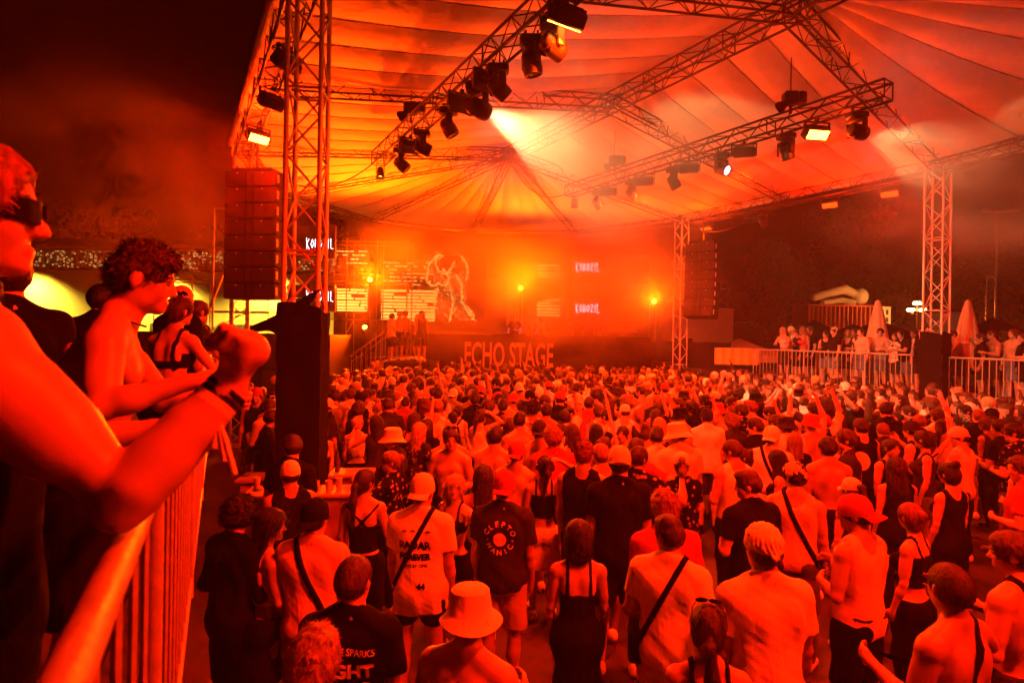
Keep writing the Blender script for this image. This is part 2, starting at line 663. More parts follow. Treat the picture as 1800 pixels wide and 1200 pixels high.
class Fig:
    """joints and solids of one pose; local frame: x right, y forward, z up, feet on z = 0, 1.75 m tall"""
    def __init__(self, sex='m', armR=None, armL=None, head=(0, 0, 0), stance=.10, lean=0.0, step=0.0, curl=.5, heavy=0.0):
        self.sex = sex
        m = sex == 'm'
        self.shw = .178 if m else .152
        hv = heavy
        k = .035
        dz = 0.0
        ln = lambda z: lean * max(0, z - .95) ** 1.3
        self.lean = ln
        S = lambda x, y, z: (x, y + ln(z), z)
        if m:
            t = [('e', S(0, 0, .95), (.152 + hv, .105 + hv, .12), None, k), ('e', S(0, .004, 1.08), (.136 + hv, .095 + hv, .16), None, .05),
                 ('e', S(0, 0, 1.24), (.156 + hv * .7, .108 + hv * .5, .19), None, .05), ('e', S(0, -.005, 1.36), (.165, .092, .10), None, .04),
                 ('c', S(-.12, -.008, 1.415), S(.12, -.008, 1.415), .055, .055, .04)]
            for s in (-1, 1):
                t += [('c', S(s * .02, -.02, 1.51), S(s * .15, -.012, 1.425), .042, .045, .04),
                      ('e', S(s * .075, .078, 1.305), (.075, .036, .058), None, .03),
                      ('e', S(s * .085, -.078, 1.32), (.062, .036, .09), None, .03),
                      ('e', S(s * .135, -.03, 1.22), (.035, .06, .12), None, .04),
                      ('e', S(s * .073, -.06, .905), (.08, .075, .085), None, .04)]
        else:
            t = [('e', S(0, 0, .94), (.165, .11, .12), None, k), ('e', S(0, .004, 1.09), (.112, .082, .15), None, .05),
                 ('e', S(0, 0, 1.24), (.125, .09, .17), None, .05), ('e', S(0, -.004, 1.36), (.135, .078, .09), None, .04),
                 ('c', S(-.10, -.006, 1.405), S(.10, -.006, 1.405), .044, .044, .04)]
            for s in (-1, 1):
                t += [('c', S(s * .02, -.015, 1.50), S(s * .13, -.01, 1.41), .032, .036, .04),
                      ('e', S(s * .062, .088, 1.275), (.055, .052, .056), None, .02),
                      ('e', S(s * .07, -.066, 1.31), (.05, .026, .08), None, .03),
                      ('e', S(s * .078, -.06, .90), (.088, .08, .09), None, .04)]
        self.torso = t
        self.groove = [('c', S(0, -.125 if m else -.105, 1.08), S(0, -.118 if m else -.098, 1.42), .014, .010, .035)]
        # arms
        self.up, self.low, self.hands = [], [], []
        self.sh, self.el, self.wr, self.hd = {}, {}, {}, {}
        ra = 1.0 if m else .78
        for s, arm in ((1, armR), (-1, armL)):
            sh = V3(s * self.shw, -.008, 1.41) + V3(0, ln(1.41), 0)
            arm = arm or ((.10, .0, -1), (.0, .3, -1), (0, .1, -1))
            if len(arm) >= 3 and isinstance(arm[0], np.ndarray):      # explicit joints
                el, wr = arm[0], arm[1]
                hd = unit(arm[2])
            else:
                d0, d1, d2 = [unit(V3(s * q[0], q[1], q[2])) for q in arm[:3]]
                el = sh + d0 * (.29 if m else .27)
                wr = el + d1 * (.25 if m else .235)
                hd = unit(d2)
                # raised arms lift the shoulder
                if d0[2] > .2:
                    sh = sh + V3(-s * .015, 0, .045)
                    el = el + V3(0, 0, .03); wr = wr + V3(0, 0, .03)
            self.sh[s], self.el[s], self.wr[s], self.hd[s] = sh, el, wr, hd
            mid = (sh + el) / 2
            ax = unit(el - sh)
            self.up += [('e', sh + ax * .02, (.060 * ra,) * 3, None, .03), ('c', sh, el, .050 * ra, .038 * ra, .025),
                        ('c', sh + (el - sh) * .35 + V3(0, .012, 0), sh + (el - sh) * .72 + V3(0, .012, 0), .044 * ra, .040 * ra, .02),
                        ('c', sh + (el - sh) * .3 - V3(0, .014, 0), sh + (el - sh) * .7 - V3(0, .012, 0), .040 * ra, .036 * ra, .02)]
            fx = unit(wr - el)
            self.low += [('c', el, el + (wr - el) * .35, .038 * ra, .041 * ra, .015), ('c', el + (wr - el) * .3, wr, .041 * ra, .026 * ra, .02)]
            # hand
            pn = arm[3] if len(arm) > 3 else None
            if pn is None:
                pn = V3(-s, 0, 0)
            pn = pn - hd * (pn @ hd)
            if np.linalg.norm(pn) < .2:
                pn = V3(0, 1, 0) - hd * hd[1]
            pn = unit(pn)
            sd = np.cross(hd, pn)
            th = sd if sd @ V3(0, 1, .2) > 0 else -sd
            R = np.stack([hd, sd, pn], axis=1)
            hs = 1.0 if m else .88
            self.hands += [('c', wr, wr + hd * .04 * hs, .025 * ra, .026 * hs, .012), ('e', wr + hd * .058 * hs, (.050 * hs, .041 * hs, .017 * hs), R, .01)]
            cu = arm[4] if len(arm) > 4 else curl
            for i, (o, ln1, ln2) in enumerate(((-.030, .040, .034), (-.010, .045, .038), (.010, .043, .036), (.028, .034, .028))):
                b = wr + hd * .092 * hs - th * o * hs
                a1 = cu * 1.3
                d1 = unit(hd * math.cos(a1) + pn * math.sin(a1))
                a2 = cu * 2.6
                d2 = unit(hd * math.cos(a2) + pn * math.sin(a2))
                c1 = b + d1 * ln1 * hs
                self.hands += [('c', b, c1, .0095 * hs, .0088 * hs, .003), ('c', c1, c1 + d2 * ln2 * hs, .0088 * hs, .0078 * hs, .003)]
            tb = wr + hd * .030 * hs + th * .030 * hs
            t1 = tb + unit(hd * .75 + th * .55 + pn * .3) * .045 * hs
            t2 = t1 + unit(hd * .85 + th * .05 + pn * (.3 + cu)) * .034 * hs
            self.hands += [('c', tb, t1, .014 * hs, .0105 * hs, .008), ('c', t1, t2, .0105 * hs, .0088 * hs, .003)]
        # legs
        self.legs, self.thigh, self.calf, self.feet = [], [], [], []
        self.ank = {}
        for s in (1, -1):
            hip = V3(s * .088, 0, .90)
            an = V3(s * stance, s * step * .5 - .02, .085)
            kn = (hip + an) / 2 + V3(s * .01, .025, .02)
            w = 1.0 if m else .97
            self.thigh.append((hip, kn)); self.calf.append((kn, an))
            self.legs += [('c', hip, kn, .088 * w, .055 * w, .04), ('c', kn, kn + (an - kn) * .4 - V3(0, .015, 0), .052 * w, .054 * w, .02), ('c', kn + (an - kn) * .35 - V3(0, .012, 0), an, .053 * w, .033 * w, .02),
                          ('c', an - V3(0, .03, .04), an + V3(s * .03, .13, -.055), .036, .028, .02)]
            self.ank[s] = an
        # head
        yaw, pitch, tilt = head
        self.HR = np.array((Matrix.Rotation(yaw, 3, 'Z') @ Matrix.Rotation(pitch, 3, 'X') @ Matrix.Rotation(tilt, 3, 'Y')))
        hsz = 1.0 if m else .96
        self.HO = V3(0, .012 + ln(1.55), 1.55)
        self.hsz = hsz
        H = lambda x, y, z: self.HO + self.HR @ (V3(x, y, z) * hsz)
        E = lambda c, r, kk: ('e', H(*c), tuple(q * hsz for q in r), self.HR, kk)
        nk = .056 if m else .045
        self.neck = [('c', V3(0, -.012 + ln(1.45), 1.44), H(0, -.002, .03), nk * 1.06, nk, .03)]
        hd = [E((0, .008, .107), (.074, .094, .086), .02), E((0, .042, .042), (.054, .056, .066), .03), E((0, .080, -.006), (.024, .022, .020), .022)]
        for s in (1, -1):
            hd += [E((s * .034, .062, .055), (.028, .028, .03), .02), E((s * .045, .02, .02), (.018, .04, .03), .02)]
        hd += [('c', H(-.034, .088, .104), H(.034, .088, .104), .014 * hsz, .014 * hsz, .012)]
        hd += [('c', H(0, .098, .090), H(0, .116, .055), .007 * hsz, .012 * hsz, .010), E((0, .108, .050), (.016, .011, .009), .006)]
        hd += [E((0, .096, .020), (.022, .010, .0075), .006), E((0, .094, .010), (.019, .010, .0075), .005)]
        for s in (1, -1):
            hd += [E((s * .077, -.004, .072), (.010, .020, .030), .008)]
        self.headp = hd
        self.sock = [E((s * .031, .106, .083), (.017, .015, .012), .008) for s in (1, -1)]
        self.eyes = [E((s * .031, .083, .083), (.0135, .0125, .0125), .002) for s in (1, -1)]
        pts = [p for s in (1, -1) for p in (self.sh[s], self.el[s], self.wr[s], self.wr[s] + self.hd[s] * .19, self.ank[s] + V3(0, .16, 0))]
        pts += [V3(-.26, -.2, 0), V3(.26, .2, 1.4), H(.1, .14, .2), H(-.1, -.12, .2)]
        pts = np.array(pts)
        self.lo = pts.min(0) - .07
        self.hi = pts.max(0) + .07
        self.lo[2] = -.03

    def head_matrix(self):
        m = Matrix.Identity(4)
        for i in range(3):
            for j in range(3):
                m[i][j] = self.HR[i][j] * self.hsz
            m[i][3] = self.HO[i]
        return m

    def field(self, h):
        return Field(self.lo, self.hi, h)

    def body_field(self, h, face=True):
        F = self.field(h)
        F.prims(self.torso).prims(self.groove, op='sub').prims(self.up).prims(self.low).prims(self.hands)
        F.prims(self.legs).prims(self.neck).prims(self.headp)
        if face:
            F.prims(self.sock, op='sub').prims(self.eyes)
        return F

    def body_mesh(self, h, name='person'):
        F = self.body_field(h)
        v, f = F.polys()
        c = v[f].mean(1)
        q = (c - self.HO) @ self.HR / self.hsz      # head-local
        mi = np.zeros(len(f), np.int32)
        for s in (1, -1):
            d = np.sqrt(((q - V3(s * .031, .088, .083)) / V3(.015, .02, .0075)) ** 2 @ np.ones(3))
            mi[(d < 1) & (q[:, 1] > .08)] = 1
            d2 = np.sqrt(((q - V3(s * .031, .09, .108)) / V3(.022, .03, .0065)) ** 2 @ np.ones(3))
            mi[(d2 < 1) & (q[:, 1] > .08)] = 1
        d3 = np.sqrt(((q - V3(0, .1, .014)) / V3(.023, .02, .011)) ** 2 @ np.ones(3))
        mi[(d3 < 1) & (q[:, 1] > .085)] = 2
        return mesh_np(name, v, f, [M['skin'], M['face_dark'], M['lips']], True, mi)

    # ---- clothes: the body's own solids made larger, cut at neckline, cuffs and hem
    def garment_field(self, kind, h):
        F = self.field(h)
        P = F.P()
        m = self.sex == 'm'
        fold = .0055 * np.sin(18 * P[2] + 13 * P[0] + 2.5 * np.sin(7 * P[0] + 3) + 2 * P[1] * 6) + .007 * noise3(P, 10, 3) + .0045 * noise3(P, 24, 6)
        ln = self.lean
        if kind in ('tee', 'long_tee', 'long_sleeve'):
            hem = {'tee': .86, 'long_tee': .76, 'long_sleeve': .84}[kind]
            F.prims(self.torso, off=.013)
            F.prim(('e', (0, .0 + ln(1.1) * .6, 1.12), (.172 if m else .15, .132 if m else .118, .36), None, .05))
            F.prim(('e', (0, .0, .93), (.185 if m else .18, .142, .26), None, .06))
            F.prims([('k', p[0], p[0] + (p[1] - p[0]) * .5, .105, .115, .04) for p in self.thigh] if hem < .8 else [])
            for s in (1, -1):
                F.prim(('e', self.sh[s], (.070 if m else .056,) * 3, None, .04))
                t = .66
                if kind == 'long_sleeve':
                    F.prim(('c', self.sh[s], self.el[s], .064, .055, .03))
                    F.prim(('k', self.el[s], self.el[s] + (self.wr[s] - self.el[s]) * .95, .055, .046, .02))
                else:
                    F.prim(('k', self.sh[s], self.sh[s] + (self.el[s] - self.sh[s]) * t, .068 if m else .056, .072 if m else .058, .03))
            low = np.clip((1.25 - P[2]) * 2.2, 0, 1)
            F.a += fold + low * (.008 * np.sin(P[0] * 38 + 5 * np.sin(P[2] * 5 + 1) + P[1] * 25) * np.clip((1.05 - P[2]) * 4, 0, 1) + .008 * np.sin(P[2] * 34 + 7 * np.abs(P[0]) + 3 * np.sin(P[0] * 11)) * np.exp(-((P[2] - 1.02) / .10) ** 2))
            F.prim(('c', (0, .022 + ln(1.45), 1.515), self.HO + V3(0, .02, .1), .066 if m else .066, .07, .0), op='sub', kk=.006)
            F.clip(hem + .012 * np.sin(11 * P[0] + 5 * P[1]) - P[2])
        elif kind in ('tank', 'vest'):
            F.prims(self.torso, off=.010)
            F.prim(('e', (0, .0 + ln(1.1) * .6, 1.10), (.160 if m else .14, .12 if m else .108, .34), None, .05))
            F.prim(('e', (0, .0, .94), (.172, .13, .22), None, .05))
            F.a += fold * .7
            for s in (1, -1):
                F.prim(('c', (s * (self.shw + .035), ln(1.4), 1.47), (s * (self.shw + .018), ln(1.3), 1.27), .066 if m else .06, .052, 0), op='sub', kk=.01)
            if kind == 'tank':
                F.prim(('e', (0, ln(1.5), 1.51), (.085, .22, .13), None, 0), op='sub', kk=.01)
            else:
                F.prim(('c', (0, -.018 + ln(1.45), 1.47), self.HO + V3(0, 0, .1), .072, .07, .0), op='sub', kk=.006)
            F.clip(.85 + .01 * np.sin(11 * P[0] + 5 * P[1]) - P[2])
        elif kind in ('crop', 'cross', 'dress', 'bikini'):
            F.prims(self.torso, off=.008)
            if kind == 'dress':
                F.prim(('e', (0, 0, .92), (.19, .14, .2), None, .05))
                F.prim(('k', (0, -.01, .92), (0, -.01, .34), .15, .19, .05))
                F.a += fold * np.clip((1.05 - P[2]) * 3, .1, 1.2)
            z0, z1 = {'crop': (1.10, 1.345), 'cross': (1.02, 1.30), 'dress': (.30, 1.31), 'bikini': (1.20, 1.305)}[kind]
            back = np.where(P[1] < 0, .05 if kind != 'crop' else .0, 0)
            band = np.maximum(P[2] - (z1 - back) - .05 * np.abs(P[0]), z0 - P[2])
            if kind == 'cross':
                st = np.minimum(np.abs(P[0] - (P[2] - 1.29) * .95), np.abs(P[0] + (P[2] - 1.29) * .95)) - .016
                st = np.where(P[1] < 0, st, np.abs(np.abs(P[0]) - .085) - .014)
            else:
                st = np.abs(np.abs(P[0]) - (.078 if kind == 'dress' else .085)) - .012
            st = np.maximum(st, z1 - .12 - P[2])
            # arms stay bare
            F.clip(np.minimum(band, st))
            F.clip(np.abs(P[0]) - (.165 if P is not None and kind != 'dress' else .30))
        elif kind in ('shorts', 'trousers', 'short_shorts'):
            F.prims([p for p in self.torso if p[0] == 'e' and p[1][2] < 1.0], off=.014)
            lw = 1.0
            for (hip, kn), (k2, an) in zip(self.thigh, self.calf):
                F.prim(('c', hip, hip + (kn - hip) * .4, .103, .10, .03))
                e = {'shorts': .93, 'trousers': 1.0, 'short_shorts': .42}[kind]
                F.prim(('k', hip + (kn - hip) * .1, hip + (kn - hip) * e, .103, .098 if kind == 'shorts' else .086, .03))
                if kind == 'trousers':
                    F.prim(('c', kn, an + V3(0, 0, .03), .078, .064, .03))
            F.a += fold * .9
            F.clip(P[2] - 1.0)
            if kind == 'trousers':
                F.clip(.07 - P[2])
        elif kind == 'skirt':
            F.prims([p for p in self.torso if p[0] == 'e' and p[1][2] < 1.0], off=.012)
            F.prim(('k', (0, -.01, .92), (0, -.01, .60), .15, .20, .05))
            F.a += fold
            F.clip(P[2] - 1.02)
        elif kind == 'waist_bag':
            F.prims([p for p in self.torso if p[0] == 'e' and p[1][2] < 1.15], off=.03)
            F.clip(np.abs(P[2] - 1.0) - .022)
        return F


H_FINE, H_MID = .0105, .0125
GARMENT_MAT = {}


class Variant:
    def __init__(self, fig, h=H_FINE):
        self.fig, self.h = fig, h
        self.cache = {}

    def body(self):
        if 'body' not in self.cache:
            self.cache['body'] = self.fig.body_mesh(self.h)
        return self.cache['body']

    def garment(self, kind, mat='fabric'):
        k = (kind, mat)
        if k not in self.cache:
            F = self.fig.garment_field(kind, self.h * 1.08)
            v, f = F.polys()
            self.cache[k] = mesh_np(kind, v, f, M[mat], True)
        return self.cache[k]

    def surface(self, kinds):
        """distance field of the dressed torso, for straps and prints"""
        k = ('surf',) + tuple(kinds)
        if k not in self.cache:
            F = self.fig.body_field(.016, face=False)
            for g in kinds:
                G = self.fig.garment_field(g, .016)
                np.minimum(F.a, G.a, out=F.a)
            self.cache[k] = F
        return self.cache[k]

    def hit(self, F, o, d, far=.9):
        o, d = V3(*o), unit(d)
        t = 0.0
        for _ in range(60):
            s = float(F.sample(o + d * t))
            if s < .002:
                return o + d * t
            t += max(s * .7, .004)
            if t > far:
                return None
        return o + d * t

    def strap(self, kinds, side=1, width=.034, low=.98, off=.012):
        """a band from one shoulder across chest and back to the other hip"""
        k = ('strap', side, width, low) + tuple(kinds)
        if k in self.cache:
            return self.cache[k]
        F = self.surface(kinds)
        top = V3(side * .085, self.fig.lean(1.47), 1.50)
        bot = V3(-side * .17, 0, low)
        c = (top + bot) / 2
        ax = unit(top - bot)
        fw = V3(0, 1, 0)
        wd = unit(np.cross(ax, fw))
        rows = []
        n = 36
        for i in range(n):
            a = 2 * pi * i / n
            d = ax * math.cos(a) + fw * math.sin(a)
            row = []
            for s in (-.5, .5):
                cc = c + wd * s * width
                p = self.hit(F, cc + d * .6, -d, .62)
                if p is None:
                    p = cc + d * .1
                row.append(p + d * off)
            rows.append(row)
        vs, fs = [], []
        for r in rows:
            for p in r:
                vs.append(p)
        inner = []
        for i, r in enumerate(rows):
            a = 2 * pi * i / n
            d = ax * math.cos(a) + fw * math.sin(a)
            for p in r:
                vs.append(p - d * .008)
        o = 2 * n
        for i in range(n):
            j = (i + 1) % n
            fs += [(2 * i, 2 * i + 1, 2 * j + 1, 2 * j), (2 * i, 2 * j, o + 2 * j, o + 2 * i), (2 * i + 1, o + 2 * i + 1, o + 2 * j + 1, 2 * j + 1)]
        self.cache[k] = mesh_np('bag_strap', np.array(vs), np.array(fs), M['fabric'], True)
        return self.cache[k]

    def bag(self, side=1, low=.98):
        k = ('bag', side)
        if k not in self.cache:
            F = Field((-.16, -.09, -.14), (.16, .09, .14), .012)
            P = F.P()
            q = np.sqrt(np.maximum(np.abs(P[0]) - .11, 0) ** 2 + np.maximum(np.abs(P[1]) - .03, 0) ** 2 + np.maximum(np.abs(P[2]) - .08, 0) ** 2) - .025
            F.a = (q + .006 * noise3(P, 22, 5)).astype(np.float32)
            v, f = F.polys()
            self.cache[k] = mesh_np('bag', v, f, M['fabric'], True)
        return self.cache[k]

    def back_print(self, kinds, items, zc, front=False):
        """lettering and figures laid onto the shirt's back; items: list of (mesh verts (n,3) in x/z, faces)"""
        F = self.surface(kinds)
        sg = 1 if front else -1
        out = []
        for vs, fs in items:
            res = []
            for x, z in vs:
                p = self.hit(F, (x, sg * .6, zc + z), (0, -sg, 0), .62)
                y = (p[1] if p is not None else sg * .1) + sg * .006
                res.append((x, y, zc + z))
            out.append((res, fs))
        return out
# ------------------------------------------------------------------ hair and headgear, in the head's own frame (shared by everybody who wears it)
HAIR = {}
BLADE = {'short': (2600, .022, .16), 'messy': (2800, .032, .20), 'curly': (2400, .026, .8), 'fade': (2000, .016, .2), 'crew': (2200, .009, .7), 'quiff': (2400, .024, .22), 'curltop': (2400, .022, .8), 'under': (1000, .012, .5), 'under_curly': (1400, .024, .8), 'afro': (3000, .030, .9),
         'long': (3000, .085, .10), 'long_wavy': (3000, .075, .16), 'bob': (2600, .060, .12), 'ponytail': (2400, .050, .10), 'low_tail': (2400, .050, .10), 'bun': (2400, .040, .14), 'top_bun': (2400, .040, .14)}


def add_blades(v, f, kind):
    """loose strands standing off the hair's surface"""
    n, L, up = BLADE[kind]
    r = np.random.RandomState(len(kind) * 7 + 3)
    k = r.randint(0, len(f), n)
    q = v[f[k]]
    c = q.mean(1)
    nm = np.cross(q[:, 2] - q[:, 0], q[:, 3] - q[:, 1])
    nm /= np.linalg.norm(nm, axis=1)[:, None] + 1e-9
    if L > .035 and kind != 'messy':
        t = np.array([0, -.25, -1.0]) + r.normal(size=(n, 3)) * .22
    elif kind in ('curly', 'afro', 'curltop', 'under_curly'):
        t = r.normal(size=(n, 3))
    else:
        t = np.stack([r.normal(size=n) * .4, np.where(c[:, 1] > .02, .9, -.5) + r.normal(size=n) * .3, -.4 + r.normal(size=n) * .3], 1)
    t -= nm * (t * nm).sum(1)[:, None]
    t /= np.linalg.norm(t, axis=1)[:, None] + 1e-9
    d = nm * up + t * (1 - up * .5)
    d /= np.linalg.norm(d, axis=1)[:, None]
    ln = L * (.5 + .8 * r.rand(n, 1))
    s = np.cross(d, nm)
    s /= np.linalg.norm(s, axis=1)[:, None] + 1e-9
    w = .0013 + .0012 * r.rand(n, 1)
    b = c - nm * .002
    tip = b + d * ln - nm * ln * .12
    nv = np.stack([b - s * w, b + s * w, tip + s * w * .25, tip - s * w * .25], 1).reshape(-1, 3)
    nf = np.arange(4 * n).reshape(-1, 4) + len(v)
    return np.concatenate([v, nv]).astype(np.float32), np.concatenate([f, nf])


def hair_mesh(kind):
    if kind in HAIR:
        return HAIR[kind]
    h = .0085
    long = kind in ('long', 'long_wavy', 'bob')
    F = Field((-.20, -.22, -.48 if long or 'tail' in kind else -.12), (.20, .18, .30), h)
    P = F.P()
    cran = ('e', (0, .006, .108), (.077, .098, .090), None, .02)
    face_cut = ('e', (0, .135, .055), (.085, .085, .098), None, 0)
    low_cut = ('e', (0, .075, -.02), (.12, .075, .085), None, 0)
    strand = .0035 * np.sin(np.arctan2(P[0], P[1] + .02) * 60 + 4 * np.sin(P[2] * 30)) + .004 * noise3(P, 40, 8)
    mat = 'hair'
    if kind in ('short', 'messy', 'curly', 'fade', 'crew', 'quiff', 'curltop', 'under', 'under_curly'):
        off = {'curltop': .002, 'under': .008, 'under_curly': .022, 'short': .014, 'messy': .024, 'curly': .030, 'fade': .006, 'crew': .007, 'quiff': .010}[kind]
        F.prim(cran, off=off)
        F.prim(('e', (0, -.03, .085), (.072, .068, .075), None, .02), off=off * .6)
        if kind in ('fade', 'quiff'):
            F.prim(('e', (0, .015, .165), (.062, .085, .040), None, .02), off=.008)
        if kind == 'quiff':
            F.prim(('e', (0, .085, .188), (.058, .036, .030), None, .02), off=.008)
        if kind == 'messy':
            F.prim(('e', (0, .075, .165), (.065, .045, .035), None, .02), off=.006)
        if kind == 'curltop':
            rq = random.Random(5)
            F.prim(('e', (0, .02, .165), (.066, .085, .036), None, .02), off=.006)
            for q in range(34):
                a = rq.uniform(-1.3, 1.3)
                rr_ = rq.uniform(.5, 1.05)
                F.prim(('e', (math.sin(a) * .066 * rr_, .02 + math.cos(a) * .088 * rr_, .205 - .055 * rr_ ** 2 + rq.uniform(-.008, .008)), (.017, .017, .015), None, .006))
        if kind == 'curltop':
            for q in range(46):
                a = rq.uniform(-pi, pi)
                rr_ = rq.random() ** .5 * .95
                F.prim(('e', (math.sin(a) * .060 * rr_, .012 + math.cos(a) * .082 * rr_, .208 - .035 * rr_ ** 2 + rq.uniform(-.006, .008)), (.015, .015, .014), None, .004))
        amp = {'curltop': .004, 'under': .004, 'under_curly': .012, 'short': .006, 'messy': .012, 'curly': .016, 'fade': .003, 'crew': .002, 'quiff': .007}[kind]
        F.a += amp * noise3(P, 75 if kind == 'curly' else 60, 4) + amp * .5 * noise3(P, 130, 9)
        (F.prim(face_cut, op='sub', kk=.008) if kind != 'curltop' else F.prim(('e', (0, .145, .045), (.085, .085, .098), None, 0), op='sub', kk=.008))
        F.prim(low_cut, op='sub', kk=.01)
        for s in (1, -1):
            F.prim(('e', (s * .085, .0, .062), (.025, .030, .038), None, 0), op='sub', kk=.006)
        F.clip((.012 if kind in ('short', 'messy', 'curly') else .03) + .25 * np.abs(P[1] + .06) * 0 - P[2])
        if kind.startswith('under'):
            F.clip(P[2] - (.096 if kind == 'under' else .088))
        if kind in ('curly', 'under_curly', 'curltop'):
            mat = 'hair_curl'
    elif kind == 'afro':
        F.prim(('e', (0, -.012, .135), (.118, .122, .112), None, .02))
        F.a += .012 * noise3(P, 80, 4) + .008 * noise3(P, 150, 9)
        F.prim(('e', (0, .14, .05), (.075, .08, .095), None, 0), op='sub', kk=.01)
        mat = 'hair_curl'
    else:
        tight = kind in ('ponytail', 'low_tail', 'bun', 'top_bun')
        F.prim(cran, off=.010 if tight else .018)
        F.prim(('e', (0, -.03, .07), (.072, .070, .085), None, .02), off=.008)
        if kind in ('ponytail', 'low_tail'):
            z0 = .15 if kind == 'ponytail' else .05
            F.prim(('c', (0, -.09, z0), (.0, -.135, z0 + .01), .022, .026, .02))
            F.prim(('c', (0, -.135, z0 + .01), (.01, -.155, z0 - .12), .028, .034, .02))
            F.prim(('c', (.01, -.155, z0 - .12), (.0, -.125, z0 - .36), .034, .012, .02))
        elif kind == 'bun':
            F.prim(('e', (0, -.105, .12), (.045, .040, .045), None, .012))
        elif kind == 'top_bun':
            F.prim(('e', (0, -.06, .205), (.048, .048, .042), None, .012))
        elif kind in ('long', 'long_wavy'):
            F.prim(('e', (0, -.055, -.02), (.092, .052, .17), None, .03))
            F.prim(('e', (0, -.080, -.20), (.098, .036, .19), None, .04))
            for s in (1, -1):
                F.prim(('c', (s * .078, .01, .08), (s * .098, -.02, -.16), .026, .022, .03))
                F.prim(('c', (s * .098, -.02, -.16), (s * .085, .0, -.30), .022, .010, .03))
            if kind == 'long_wavy':
                F.a += .014 * np.sin(P[2] * 42 + 5 * np.sin(P[0] * 30)) * np.clip(.1 - P[2], 0, .12) * 8
        elif kind == 'bob':
            F.prim(('e', (0, -.035, .02), (.100, .080, .135), None, .03))
            for s in (1, -1):
                F.prim(('c', (s * .075, .02, .08), (s * .088, .015, -.10), .026, .028, .03))
            F.clip(-.135 - P[2])
        F.a += strand * (1.0 if not tight else .5)
        F.prim(('e', (0, .135, .045), (.070, .085, .105), None, 0), op='sub', kk=.008)
        if tight:
            F.prim(low_cut, op='sub', kk=.01)
            for s in (1, -1):
                F.prim(('e', (s * .085, .0, .062), (.022, .028, .036), None, 0), op='sub', kk=.006)
    v, f = add_blades(*F.polys(), kind)
    HAIR[kind] = mesh_np('hair', v, f, M[mat], True)
    return HAIR[kind]


HATS = {}


